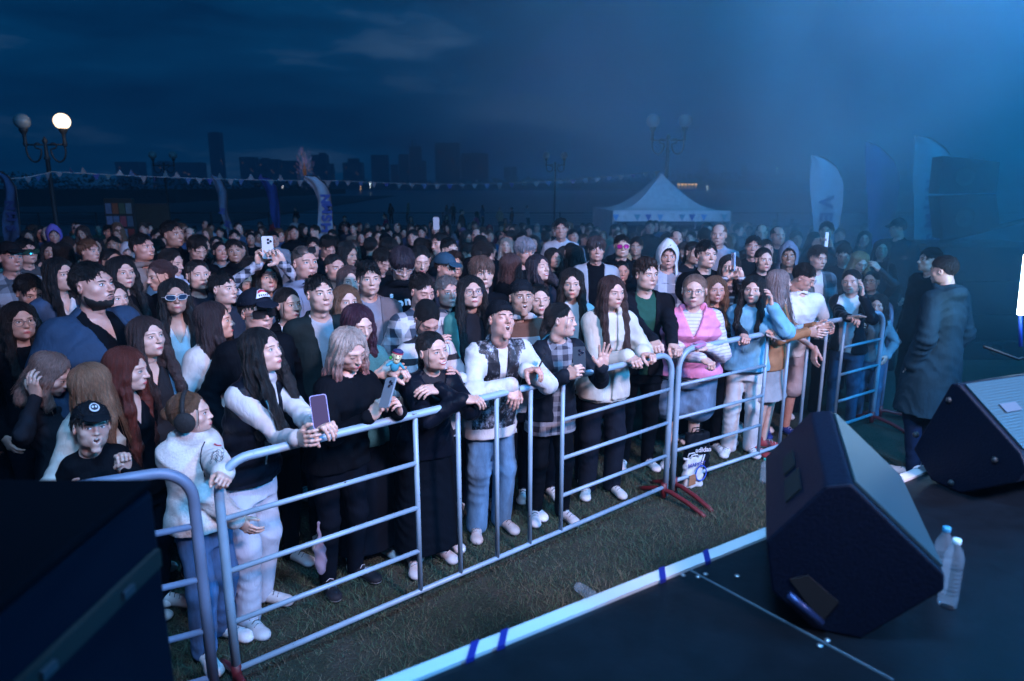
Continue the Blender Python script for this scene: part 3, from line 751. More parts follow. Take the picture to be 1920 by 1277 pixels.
    if hair:
        G = Geo(); V, F = hair_mesh(hair, wide, .0048 if lod == 1 else (.0075 if lod == 2 else .010))
        kw = dict(tip=tip) if tip else {}
        if fkw.get('z0') : pass
        G.add(V * hs, F, mat('hair', HC, .42, 0, 'hair', **kw))
        if lod <= 2:
            sg = strands(hair, wide, rf.randrange(999))
            if sg.v: G.add(np.concatenate(sg.v) * hs, sg.f, mat('hair', HC, .42, 0, 'hair', **kw))
        G.obj('hair', root, loc=hc0, rot=hrot)
    if hat:
        G = Geo()
        for V, F, k in hat_parts(hat, .0048 if lod == 1 else .008): G.add(np.array(V) * hs, F, mat('hat_cloth', hatc, .8, 0, 'cloth' if hat != 'muffs' else 'fleece'))
        G.obj({'cap': 'cap', 'capback': 'cap', 'beanie': 'beanie', 'hood': 'hood', 'muffs': 'ear_muffs'}[hat], root, loc=hc0, rot=hrot)
    if glasses:
        kd, fc, lc = glasses[:3]
        lm = None if lc is None else (mat('dark_lens', lc, .3) if sum(lc) < .05 else mat('lens', lc, .12, .3, 'plain', coat=1.0))
        G = glasses_geo(kd, mat('glasses_frame', fc, .3, .3), lm)
        o = G.obj('glasses', root, loc=tuple(hc0 + Rh @ npa(0, *( (0, 0) if len(glasses) < 4 else glasses[3])) * hs), rot=hrot)
    # ---------------- clothes
    def garment(name, spec, layer):
        f = Field(); off = spec.get('off', .010 + .012 * layer); kind = spec.get('kind', 'top'); col = spec.get('col', (.01, .011, .014))
        q = spec.get('quilt'); hem = spec.get('hem', -.12)
        f.loft(secs(off, 1, hem, spec.get('flare', 0)), .02, quilt=q)
        f.cap(sh - (sw * .8, 0, 0), sh + (sw * .8, 0, 0), .046 * s + off * .8, .046 * s + off * .8, .05)
        for q_ in (-1, 1): f.cap((0, ny - .015, nz - .005), sh + (q_ * sw * .92, 0, .004), .048 * s, .040 * s + off * .8, .04)
        f.cap((0, ny - .01, nz - .02), (0, ny - .008, nz + .012), .062 * s + off * .5, .056 * s, .05)
        sl = spec.get('sleeve', 'long')
        if sl != 'none':
            for side, a in A.items():
                S, E, T = a['S'], a['E'], a['T']; lo_ = spec.get('loose', 1.0)
                if sl == 'short': f.cap(S, S + (E - S) * .72, .047 * s * bw + off, .046 * s * bw * lo_ + off, .04); continue
                so = off * .62; f.cap(S, E, .045 * s * bw * (.7 + .3 * lo_) + so, .036 * s * bw * (.5 + .5 * lo_) + so, .04)
                e2 = E + (T - E) * (.94 if sl == 'long' else .7)
                f.cap(E, e2, .036 * s * bw * (.5 + .5 * lo_) + so, .028 * s * (.6 + .4 * lo_) + so * .9, .03)
                f.ell(e2, (.029 * s * (.6 + .4 * lo_) + so,) * 3, .012)
        if spec.get('collar') == 'stand': f.ring((0, ny + .004, nz + .028), .064 * s, .062 * s, .011, .02, tilt=12, rz=.034 * s)
        if spec.get('collar') == 'fold': f.ring((0, ny + .006, nz + .012), .074 * s, .072 * s, .010, .012, tilt=18, rz=.022)
        if spec.get('collar') == 'puff': f.ring((0, ny + .012, nz + .025), .084 * s, .080 * s, .026, .02, tilt=16, rz=.045)
        if spec.get('collar') == 'turtle': f.ring((0, ny + .01, nz + .035), .052 * s, .055 * s, .011, .015, tilt=16, rz=.04)
        if spec.get('collar') == 'hood':
            f.ell((0, ny - .075, nz + .0), (.115 * s, .062, .055), .03); f.ring((0, ny + .0, nz + .012), .082 * s, .075 * s, .022, .02, tilt=22, rz=.026)
        # neck hole
        nh = spec.get('neck', .052); f.cap((0, ny + .012, nz + .03), (0, ny + .02, nz + .2), nh * s, nh * s * 1.25, .008, sub=True)
        ymax = lambda P: np.interp(P[..., 2], [hipz, hipz + (nz - hipz) * .72, nz], [hy + .12 * bw * s + off + .05, spine(.72) + .124 * bw * s + off + .03, ny + .15])
        if spec.get('vneck'):
            vn = spec['vneck']; f.p.append((lambda P: np.maximum.reduce([np.abs(P[..., 0]) - np.clip((P[..., 2] - (nz - vn)) * .42, 0, .2), ny + .03 - P[..., 1]]), None, None, .004, 'cut'))
            f.p[-1] = (lambda P: np.maximum.reduce([np.abs(P[..., 0]) - (P[..., 2] - (nz - vn)) * .42, (ny + .03) - P[..., 1], (nz - vn) - P[..., 2], P[..., 1] - ymax(P)]), npa(-.15, ny, nz - vn), npa(.15, .35, nz + .15), .006, True)
        if spec.get('open'):
            w1, w0 = spec['open']; zb = hipz - .3
            f.p.append((lambda P: np.maximum(np.maximum(P[..., 1] - ymax(P), np.abs(P[..., 0]) - (w0 + (w1 - w0) * np.clip((P[..., 2] - hipz) / (nz - hipz), 0, 1.2))), (hy if False else -10) + 0 * P[..., 0] + np.interp(P[..., 2], [hipz, nz], [hy + .02, ny + .01]) + 10 - P[..., 1]), npa(-.25, -.4, zb), npa(.25, .5, nz + .2), .008, True))
        w0_ = wrinkle(spec.get('wrk', .0042), hash_(label)); em = [(a['E'], (a['T'] - a['S']) / (np.linalg.norm(a['T'] - a['S']) + 1e-6)) for a in A.values()] if sl == 'long' else []
        def wr(P, w0_=w0_, em=em):
            D = w0_(P) + .0026 * np.sin(P[..., 2] * 62 + P[..., 0] * 14 + 2 * np.sin(P[..., 0] * 17)) * np.exp(-((P[..., 2] - hipz - .09) / .09) ** 2)
            for E_, u_ in em:
                q = P - E_; D = D + .0052 * np.exp(-(q ** 2).sum(-1) / .010) * np.sin((q @ u_) * 105 + 2.5 * np.sin(q[..., 0] * 30))
            return D
        f.disp = wr
        if kind != 'plain' and sl == 'long' and lod == 1:
            for a in A.values(): u_ = (a['T'] - a['E']) / np.linalg.norm(a['T'] - a['E']); e2 = a['E'] + (a['T'] - a['E']) * .95; f.cap(e2 - u_ * .012, e2 + u_ * .012, .026 * s + off * .6, .025 * s + off * .5, .004)
        G = Geo()
        mk = spec.get('mat') or mat(name + '_cloth', col, spec.get('rough', .8), 0, spec.get('tex', 'cloth'), **spec.get('tk', {}))
        V, F = f.grid(gr); G.add(V, F, mk)
        if spec.get('sleevemat'):                                         # sleeves of another cloth
            cen = V[F].mean(1); S_ = np.array(F); sel = np.abs(cen[:, 0]) > sw * spec.get('sx', .98)
            for side, a in A.items():
                for p0, p1, rr in ((a['S'], a['E'], .085 * s), (a['E'], a['T'], .075 * s)):
                    ba = p1 - p0; hh_ = np.clip((cen - p0) @ ba / (ba @ ba), .12 if p0 is a['S'] else 0, 1)
                    dd = np.linalg.norm(cen - p0 - hh_[:, None] * ba, axis=1); sel |= (dd < rr) & ((hh_ > .121) | (p0 is not a['S']))
            i = G.mi(spec['sleevemat']); G.m = [i if x else 0 for x in sel]
        return G.obj(name, root)
    if top is not None: garment(top.get('name', 'shirt'), top, 0)
    if over is not None: garment(over.get('name', 'jacket'), over, 1)
    # ---------------- lower clothes and shoes
    if bottom:
        kd, col = bottom[:2]; bt = bottom[2] if len(bottom) > 2 else {}
        f = Field(); wl = bt.get('wide', 1.0); tex = bt.get('tex', 'cloth')
        f.loft([(hipz - .14 * s, 0, hy, .165 * s * bw, .12 * s * bw), (hipz - .02, 0, hy, .172 * s * bw, .125 * s * bw), (hipz + .05 * s, 0, spine(.1), .148 * s * bw, .108 * s * bw)], .03)
        for side, hp_, kn, an in legs:
            if kd == 'skirt': continue
            if kd == 'shorts': f.cap(hp_ + (0, 0, -.02), hp_ + (kn - hp_) * bt.get('len', .8), .092 * s * bw, .098 * s * bw * wl, .03); continue
            f.cap(hp_, kn, .092 * s * bw, .064 * s * (.4 + .6 * wl), .03); f.cap(kn, an + (0, 0, .0), .064 * s * (.4 + .6 * wl), .050 * s * wl, .03)
        if kd == 'skirt': f.loft([(bt.get('len', .1), 0, hy, .23 * s, .18 * s), (hipz * .8, 0, hy, .19 * s * bw, .14 * s), (hipz, 0, hy, .17 * s * bw, .12 * s)], .03)
        f.disp = wrinkle(.0032, 3)
        f.p.append((lambda P: P[..., 2] - .02, npa(-.5, -.5, -.2), npa(.5, .6, .025), .004, True))
        G = Geo(); V, F = f.grid(gr * 1.15); G.add(V, F, mat('trouser_cloth', col, .85, 0, tex)); G.obj({'skirt': 'skirt', 'shorts': 'shorts'}.get(kd, 'trousers'), root)
    if shoes is not None and lod == 1:
        for side, hp_, kn, an in legs:
            f = Field(); a0 = npa(an[0], an[1], 0); an_ = npa(side * .28, 1, 0); an_ /= np.linalg.norm(an_)
            f.cap(a0 + (0, 0, .045), a0 + an_ * .10 + npa(0, 0, .034), .038, .034, .02, ); f.ell(a0 + an_ * .145 + npa(0, 0, .030), (.042, .055, .030), .02)
            f.cap(a0 + npa(0, -.015, .05), a0 + npa(0, -.01, .095), .040, .043, .02)
            f.p.append((lambda P: P[..., 2] - .004, npa(-.6, -.6, -.1), npa(.6, .6, .01), .004, True))
            G = Geo(); V, F = f.grid(.0065)
            G.add(V, F, mat('shoe_upper', shoes, .55, 0, 'cloth', bs=.1)); G.m = [0] * len(G.f); i = G.mi(mat('shoe_sole', (.40, .41, .45), .6))
            G.m = [i if z < .024 else 0 for z in V[F].mean(1)[:, 2]]
            sd = npa(an_[1], -an_[0], 0); lm_ = mat('shoe_lace', (.05, .055, .07) if sum(shoes) > 1 else (.5, .5, .55), .8)
            for q in range(4): c_ = a0 + an_ * (.055 + .026 * q) + npa(0, 0, .083 - .0085 * q); G.tube([c_ - sd * .022 - (0, 0, .007), c_ + (0, 0, .002), c_ + sd * .022 + an_ * .008 - (0, 0, .007)], .0022, lm_, 5)
            G.obj('shoe', root)
    info = dict(root=root, hp=hp, g=g, th=th, A=A, s=s, h=h, Rh=Rh, hc=hc0, nz=nz, ny=ny, hipz=hipz, sw=sw, hy=hy, spine=spine, hs=hs, fld=fld)
    return info

def to_world(I, p):
    c_, s_ = cos(I['th']), sin(I['th']); return npa(I['hp'][0] + p[0] * c_ - p[1] * s_, I['hp'][1] + p[0] * s_ + p[1] * c_, I['g'] + p[2])
# ------------------------------------------------------------------ the ground, the water, the far bank
def sheet(name, pts, mt, kind='structure', faces=None):
    g = Geo(); g.add(pts, faces or [tuple(range(len(pts)))], mt); return tag(g.obj(name, smooth=False), kind=kind)
def grass_mat():
    m = bpy.data.materials.new('lawn'); m.use_nodes = True; nt = m.node_tree; b = nt.nodes['Principled BSDF']; L = nt.links.new
    t = N(nt, 'ShaderNodeTexCoord'); n1 = N(nt, 'ShaderNodeTexNoise'); n1.inputs['Scale'].default_value = 4.5; n1.inputs['Detail'].default_value = 8; n1.inputs['Roughness'].default_value = .7
    n2 = N(nt, 'ShaderNodeTexNoise'); n2.inputs['Scale'].default_value = 60; n2.inputs['Detail'].default_value = 5
    L(t.outputs['Object'], n1.inputs['Vector']); L(t.outputs['Object'], n2.inputs['Vector'])
    r = N(nt, 'ShaderNodeValToRGB'); e = r.color_ramp.elements; e[0].position = .35; e[0].color = (.014, .03, .016, 1); e[1].position = .68; e[1].color = (.06, .054, .042, 1)
    x = e.new(.5); x.color = (.035, .042, .024, 1); L(n1.outputs[0], r.inputs[0])
    mx = N(nt, 'ShaderNodeMix', data_type='RGBA', blend_type='MULTIPLY'); mx.inputs[0].default_value = .7; L(r.outputs[0], mx.inputs[6]); L(n2.outputs[0], mx.inputs[7]); L(mx.outputs[2], b.inputs['Base Color'])
    bp = N(nt, 'ShaderNodeBump'); bp.inputs['Strength'].default_value = .8; bp.inputs['Distance'].default_value = .03; L(n2.outputs[0], bp.inputs['Height']); L(bp.outputs[0], b.inputs['Normal']); b.inputs['Roughness'].default_value = .95
    return m
LAWN = grass_mat()
ys = [-12, 0, 3, 7, 12, 17, 22, 27, 40, 54.5]
g = Geo(); V = []; F = []
for y in ys:
    for x in (-70, -8, 0, 8, 70): V.append((x, y, ground(y)))
for i in range(len(ys) - 1):
    for j in range(4): a = i * 5 + j; F.append((a, a + 1, a + 6, a + 5))
g.add(V, F, LAWN); tag(g.obj('lawn', smooth=False), kind='structure')
sheet('quay_path', [(-70, 44, -.944), (70, 44, -.944), (70, 54.4, -.944), (-70, 54.4, -.944)], mat('paving', (.09, .09, .1), .8, 0, 'rough', s=3))
g = Geo(); g.box((-70, 54.5, -7), (70, 55, -.92), mat('stone', (.1, .1, .11), .8)); tag(g.obj('quay_wall', smooth=False), kind='structure', label='low stone quay wall at the river edge', cat='quay wall')
# river
def water_mat():
    m = bpy.data.materials.new('water'); m.use_nodes = True; nt = m.node_tree; b = nt.nodes['Principled BSDF']; L = nt.links.new
    b.inputs['Base Color'].default_value = (.012, .03, .05, 1); b.inputs['Roughness'].default_value = .28; b.inputs['IOR'].default_value = 1.33
    t = N(nt, 'ShaderNodeTexCoord'); n1 = N(nt, 'ShaderNodeTexNoise'); n1.inputs['Scale'].default_value = .5; n1.inputs['Detail'].default_value = 6; mp = N(nt, 'ShaderNodeMapping'); mp.inputs['Scale'].default_value = (.5, 1.2, 1)
    L(t.outputs['Object'], mp.inputs[0]); L(mp.outputs[0], n1.inputs['Vector']); bp = N(nt, 'ShaderNodeBump'); bp.inputs['Strength'].default_value = .5; bp.inputs['Distance'].default_value = .6; L(n1.outputs[0], bp.inputs['Height']); L(bp.outputs[0], b.inputs['Normal'])
    return m
sheet('river', [(-1500, 54, -6), (1500, 54, -6), (1500, 900, -6), (-1500, 900, -6)], water_mat())
sheet('ground', [(-5000, 880, -5.6), (5000, 880, -5.6), (5000, 5000, -5.6), (-5000, 5000, -5.6)], mat('far_ground', (.02, .025, .02), .9))
def woods(name, pts, mt, label):
    """a bank of trees: pts = (px, crown top py, foot py, distance); rough outline, real depth, leaf-size clumps"""
    g = Geo(); r = np.random.default_rng(3)
    for (x0, t0, b0, d0), (x1, t1, b1, d1) in zip(pts, pts[1:]):
        n = max(3, int(abs(x1 - x0) / 5))
        for i in range(n):
            u = (i + r.random()) / n; px = x0 + (x1 - x0) * u; d = (d0 + (d1 - d0) * u) * (1 + .06 * r.random())
            top = at(px, (t0 + (t1 - t0) * u) + r.normal(0, 1.6), Y=d); bot = at(px, b0 + (b1 - b0) * u, Y=d)
            hgt = top[2] - bot[2]; w = abs(at(px + 9, t0, Y=d)[0] - at(px, t0, Y=d)[0]) * (.7 + .6 * r.random())
            k = 26; pp = r.normal(0, 1, (k, 3)); pp /= np.linalg.norm(pp, axis=1)[:, None]; pp *= (.55 + .45 * r.random((k, 1)))
            c = npa(top[0], d + r.random() * w, bot[2] + hgt * .55)
            for q in pp:
                p = c + q * (w, w, hgt * .5); s_ = w * .35
                a = r.normal(0, 1, (4, 3)) * s_ * .6; a[:, 2] *= .7
                g.add(p + a, [(0, 1, 2), (0, 2, 3), (0, 3, 1), (1, 3, 2)], mt)
        P = [at(x0, b0 + 1, Y=d0), at(x1, b1 + 1, Y=d1)]; hh = [at(x0, (t0 + b0) / 2, Y=d0)[2], at(x1, (t1 + b1) / 2, Y=d1)[2]]
        g.add([(P[0][0], d0, P[0][2]), (P[1][0], d1, P[1][2]), (P[1][0], d1, hh[1]), (P[0][0], d0, hh[0]), (P[0][0], d0 + 30, P[0][2]), (P[1][0], d1 + 30, P[1][2]), (P[1][0], d1 + 30, hh[1]), (P[0][0], d0 + 30, hh[0])], [(0, 1, 2, 3), (3, 2, 6, 7), (5, 4, 7, 6)], mt)
    return tag(g.obj(name, smooth=False), label, 'woods', kind='stuff')
LEAF = mat('foliage', (.02, .032, .02), .9)
woods('far_woods', [(560, 337, 352, 760), (760, 340, 355, 800), (960, 336, 355, 820), (1150, 330, 355, 820), (1290, 322, 354, 800), (1480, 322, 356, 780), (1960, 318, 356, 760)], LEAF, 'dark line of trees along the far bank of the river')
woods('bank_woods', [(-60, 322, 388, 150), (120, 326, 386, 165), (330, 332, 380, 190), (460, 340, 370, 260), (620, 346, 364, 330)], LEAF, 'nearer dark wooded bank behind the quay railing')
tag(sheet('near_bank', [(-340, 120, -5.8), (-60, 150, -5.8), (-80, 500, -5.8), (-700, 500, -5.8)], mat('bank_earth', (.02, .022, .018), .9)), kind='structure')

# ------------------------------------------------------------------ buildings on the skyline
def facade(name, col, nx, nz, lit, win):
    m = bpy.data.materials.new(name); m.use_nodes = True; nt = m.node_tree; b = nt.nodes['Principled BSDF']; L = nt.links.new; b.inputs['Roughness'].default_value = .6
    t = N(nt, 'ShaderNodeTexCoord'); mp = N(nt, 'ShaderNodeMapping'); mp.inputs['Scale'].default_value = (nx, nx, nz); L(t.outputs['Generated'], mp.inputs[0])
    s = N(nt, 'ShaderNodeSeparateXYZ'); L(mp.outputs[0], s.inputs[0]); ms = []
    for a, w in ((0, .62), (2, .6)):
        f = N(nt, 'ShaderNodeMath', operation='FRACT'); L(s.outputs[a], f.inputs[0]); g_ = N(nt, 'ShaderNodeMath', operation='LESS_THAN', i1=w); L(f.outputs[0], g_.inputs[0]); ms.append(g_.outputs[0])
    mu = N(nt, 'ShaderNodeMath', operation='MULTIPLY'); L(ms[0], mu.inputs[0]); L(ms[1], mu.inputs[1])
    mx = N(nt, 'ShaderNodeMix', data_type='RGBA'); mx.inputs[6].default_value = col + (1,); mx.inputs[7].default_value = win + (1,); L(mu.outputs[0], mx.inputs[0]); L(mx.outputs[2], b.inputs['Base Color'])
    fl = N(nt, 'ShaderNodeVectorMath', operation='FLOOR'); L(mp.outputs[0], fl.inputs[0]); wn = N(nt, 'ShaderNodeTexWhiteNoise'); L(fl.outputs[0], wn.inputs['Vector'])
    gt = N(nt, 'ShaderNodeMath', operation='GREATER_THAN', i1=1 - lit); L(wn.outputs['Value'], gt.inputs[0]); m2 = N(nt, 'ShaderNodeMath', operation='MULTIPLY'); L(gt.outputs[0], m2.inputs[0]); L(mu.outputs[0], m2.inputs[1])
    b.inputs['Emission Color'].default_value = (1, .62, .3, 1); L(m2.outputs[0], b.inputs['Emission Strength'])
    ml = N(nt, 'ShaderNodeMath', operation='MULTIPLY', i1=.14); L(m2.outputs[0], ml.inputs[0]); L(ml.outputs[0], b.inputs['Emission Strength'])
    return m
FM = [facade('facade_%s' % n, c, nx, nz, lit, w) for n, c, nx, nz, lit, w in (('dark', (.035, .04, .05), 9, 20, .008, (.015, .018, .024)), ('panel', (.05, .055, .065), 12, 16, .012, (.02, .024, .03)), ('stripe', (.02, .024, .03), 13, 30, .0, (.16, .17, .19)))]
def building(px0, px1, py, label, m=0, d=1000, dep=25, steps=(), base=345):
    a = at(px0, py, Y=d); b = at(px1, py, Y=d); z0 = -5.6
    root = empty('apartment_building' if m != 2 else 'office_tower', ((a[0] + b[0]) / 2, d, z0)); tag(root, label, 'building', 'buildings on the skyline')
    w = (b[0] - a[0]) / 2; hgt = a[2] - z0; dep = min(dep, w * 1.2)
    g = Geo(); g.box((-w, 0, 0), (w, dep, hgt), FM[m]); g.obj('facade', root, smooth=False)
    g = Geo(); g.box((-w * 1.01, -.3, hgt), (w * 1.01, dep + .3, hgt + 1.2), mat('roof_edge', (.03, .035, .045), .7)); 
    for (u0, u1, dh) in steps: g.box((-w + 2 * w * u0, dep * .2, hgt + 1.2), (-w + 2 * w * u1, dep * .8, hgt + 1.2 + dh), mat('roof_edge', (.03, .035, .045), .7))
    g.obj('roof', root, smooth=False)
    return root
B = [(389, 412, 250, 'tall slim tower standing alone, highest on the skyline', 0, [(.3, .7, 1)]), (448, 478, 296, 'slab block just right of the tall slim tower', 1, []), (480, 520, 300, 'long low slab behind the blue feather flag', 1, [(.2, .5, 2)]),
 (521, 555, 303, 'slab block left of the sparkling light tree', 1, []), (583, 612, 292, 'bulky block with rooftop box right of the light tree', 0, [(.5, .9, 3)]), (613, 625, 308, 'narrow annex beside the bulky block', 0, []),
 (642, 678, 306, 'stepped block with a narrower crown', 1, [(.25, .8, 6)]), (695, 726, 292, 'office tower with pale vertical stripes', 2, []), (732, 746, 310, 'small dark block between striped and twin towers', 0, []),
 (747, 766, 291, 'shorter one of the dark twin towers', 0, []), (767, 789, 276, 'taller one of the dark twin towers, with a mast', 0, [(.2, .3, 9), (.5, .56, 5)]), (790, 799, 303, 'low wing at the foot of the taller twin tower', 0, []),
 (815, 861, 270, 'broad tall glass block, widest tower of the skyline', 1, [(.1, .4, 1), (.6, .9, 1)]), (864, 915, 289, 'broad block with a few lit windows beside the glass block', 1, [(.4, .7, 1)]), (945, 957, 315, 'small pale block right of the broad blocks', 2, []), (958, 969, 314, 'small dark block beside the pale one', 0, []),
 (215, 260, 305, 'low distant block above the bank woods at left', 1, []), (283, 372, 306, 'wide distant block behind the pair of lamp globes', 1, [(.1, .3, 2)]), (1316, 1331, 300, 'hazy slim block right of the white tent peak', 0, []), (1392, 1402, 312, 'tiny hazy block on the far bank', 0, [])]
for x0, x1, py, lb, m, st in B: building(x0, x1, py, lb, m, 1000 + (x0 * 7) % 90, 25, st)
# lights on the far bank
def bank_light(px, py, w, col, e, d, label, h=.8):
    p = at(px, py, Y=d); g = Geo(); g.lathe([(0.01, h), (w * .4, h * .95), (w, h * .5), (w * .4, .1), (.01, 0)], mat('lamp_glow', col, .5, 0, 'glow', e=e), 10)
    g.obj('far_lamp', None, loc=tuple(p)); tag(g and bpy.context.scene.objects[-1], label, 'lamp') if False else None
for i, (px, py, w, col, e, lb) in enumerate([(530, 350, .55, (.8, .9, 1), 6, 'white lamp on the far bank below the bunting'), (597, 347, .4, (1, .6, .3), 2, 'dim orange lamp beside the light tree'), (694, 345, .6, (.7, .9, 1), 5, 'pale lamp below the bunting, mid river bank'), (676, 350, .4, (1, .6, .3), 2, 'small warm lamp left of the pale lamp'),
   (1326, 351, .6, (.8, .9, .8), 4, 'lone white lamp right of the golden lights'), (1457, 317, .8, (.7, .85, .9), 3, 'pale lamp high on the right far bank')]):
    p = at(px, py, Y=720); g = Geo(); g.lathe([(.01, 2 * w), (w * .8, 1.6 * w), (w, w), (w * .7, .4 * w), (.15, 0), (.15, -4)], mat('lamp_glow', col, .5, 0, 'glow', e=e), 10)
    tag(g.obj('bank_lamp', loc=tuple(p)), lb, 'lamp', 'lamps on the far bank')
for i in range(6):
    p = at(1273 + 6.4 * i, 347.5, Y=700); g = Geo(); g.lathe([(.01, 1.6), (.9, 1.3), (1.3, .8), (.8, .3), (.15, 0), (.15, -3)], mat('lamp_glow', (1, .55, .12), .5, 0, 'glow', e=2.6), 10)
    tag(g.obj('promenade_lamp', loc=tuple(p)), ['leftmost golden lamp of the row beside the tent peak', 'second golden lamp from the tent peak', 'third golden lamp from the tent peak', 'third golden lamp from the right end of the row', 'second golden lamp from the right end of the row', 'rightmost golden lamp of the row, farthest from the tent peak'][i], 'lamp', 'golden row of lamps on the far bank')

# ------------------------------------------------------------------ quay railing
IRON = mat('dark_iron', (.02, .024, .03), .6, .3)
def railing(x0, x1, label):
    n = max(2, int(round((x1 - x0) / 4.2))); root = empty('quay_railing', (x0, 53, -.944)); tag(root, label, 'railing', 'iron railing along the quay'); L_ = x1 - x0
    g = Geo(); g.box((0, -.03, 1.04), (L_, .03, 1.1), IRON); g.obj('handrail', root, smooth=False)
    g = Geo()
    for k in range(5): g.box((0, -.012, .15 + k * .17), (L_, .012, .17 + k * .17), IRON)
    g.obj('rails', root, smooth=False)
    for k in range(n):
        g = Geo(); g.box((-.045, -.045, 0), (.045, .045, 1.14), IRON); o = g.obj('post', root, smooth=False); o.location.x = L_ * k / n
railing(-40, -14, 'far quay railing behind the wooded bank side at left'); railing(-14, 8, 'middle stretch of quay railing behind the crowd'); railing(8, 40, 'hazy stretch of quay railing beyond the white tent')

# ------------------------------------------------------------------ street lamps with two globes
def street_lamp(px, Y, ztop, span, rg, label, lit=(False, False), e=0):
    p = at(px, 300, Y=Y); z0 = ground(Y); root = empty('street_lamp', (p[0], Y, z0)); tag(root, label, 'street lamp', 'twin-globe lamp posts'); h = ztop - z0
    g = Geo(); g.lathe([(.16, 0), (.16, .15), (.11, .25), (.09, .9), (.055, 1.1), (.045, h - .85), (.07, h - .82), (.04, h - .75), (.035, h - .5), (.06, h - .44), (.005, h - .34)], IRON, 14); g.obj('post', root)
    for i, s in enumerate((-1, 1)):
        g = Geo(); u = np.linspace(0, 1, 22)
        g.tube([(s * .06, 0, h - .52), (s * span, 0, h - .52)], .018, IRON, 8)
        pts = [(s * (span - .02), 0, h - .52)] + [(s * (span * .62 + span * .38 * cos(a)), 0, h - .62 - .27 * sin(a)) for a in np.linspace(0, pi, 12)] + [(s * (span * .40 + .07 * sin(a)), 0, h - .60 + .06 * (1 - cos(a))) for a in np.linspace(0, 4.4, 10)]
        g.tube(pts, [.02] * 12 + list(np.linspace(.018, .010, len(pts) - 12)), IRON, 8)
        gs = g; pr = [(.03, h - .56), (.05, h - .5), (.035, h - .44), (.04, h - .3), (.075, h - .24), (.09, h - .20), (.085, h - .17)]
        V = [(s * span + r * cos(a), r * sin(a), z) for r, z in pr for a in np.linspace(0, 2 * pi, 12, endpoint=False)]
        g.add(V, [(k * 12 + j, k * 12 + (j + 1) % 12, (k + 1) * 12 + (j + 1) % 12, (k + 1) * 12 + j) for k in range(len(pr) - 1) for j in range(12)], IRON)
        g.obj('arm', root)
        g = Geo(); V, F = Field().ell((0, 0, 0), (rg, rg, rg), 0).grid(rg / 9, pad=.03)
        g.add(V, F, mat('lit_globe', (1, .72, .45), .3, 0, 'glow', e=e) if lit[i] else mat('opal_globe', (.24, .26, .28), .35)); g.obj('globe', root, loc=(s * span, 0, h - .19 + rg))
street_lamp(89, 16, 3.62, .44, .17, 'nearest lamp post, with its right globe lit, above the crowd at left', (False, True), 2.6)
lp = bpy.data.lights.new('globe_light', 'POINT'); lp.energy = 12; lp.color = (1, .7, .4); lp.shadow_soft_size = .2; lo = bpy.data.objects.new('globe_light', lp); COL.objects.link(lo); q = at(124, 222, Y=15.6); lo.location = tuple(q)
street_lamp(1251, 20, 3.95, .44, .185, 'unlit lamp post with two pale globes behind the white tent')
street_lamp(1041, 40, 3.80, .50, .19, 'small unlit lamp post by the quay, left of the tent')
street_lamp(306, 37, 3.70, .53, .20, 'small unlit lamp post near the wide distant block at left')

# ------------------------------------------------------------------ bunting
def bunting(A, B, sag, n, label, seed):
    r = np.random.default_rng(seed); A = npa(*A); B = npa(*B); root = empty('bunting_string', tuple(A)); tag(root, label, 'bunting', 'strings of pennants')
    P = lambda t: (B - A) * t + npa(0, 0, -sag * 4 * t * (1 - t))
    g = Geo(); g.tube([P(t) for t in np.linspace(0, 1, 40)], .007, mat('cord', (.4, .42, .45), .8), 5); g.obj('cord', root)
    cols = [(.24, .26, .3), (.06, .16, .35), (.22, .25, .3), (.03, .06, .26), (.07, .18, .25)]
    for i in range(n):
        t = (i + .5) / n; p = P(t); w = .085; g = Geo(); tw = r.normal(0, .5); up = 1 if (seed == 1 and r.random() < .45) else -1; dz = up * (.11 + .06 * r.random()); cx, cy = w * cos(tw * .6), w * sin(tw * .6)
        g.add([(-cx, -cy, 0), (cx, cy, 0), (0, .05 * tw, dz), (-cx, -cy + .004, 0), (cx, cy + .004, 0), (0, .05 * tw + .004, dz)], [(0, 1, 2), (5, 4, 3), (0, 3, 4, 1), (1, 4, 5, 2), (2, 5, 3, 0)], mat('pennant', cols[i % 5], .8)); g.obj('pennant', root, smooth=False, loc=tuple(p))
L1_ = at(98, 322, Y=16); bunting(L1_, at(640, 339, Y=19), .05, 27, 'bunting from the left lamp post over the bank woods', 1)
bunting(at(640, 339, Y=19), at(1243, 320, Y=19.9), .20, 26, 'pennants strung from above the arched flag to the lamp behind the tent', 2)
bunting(at(-60, 330, Y=15), L1_, .1, 8, 'short end of bunting left of the left lamp post', 3)

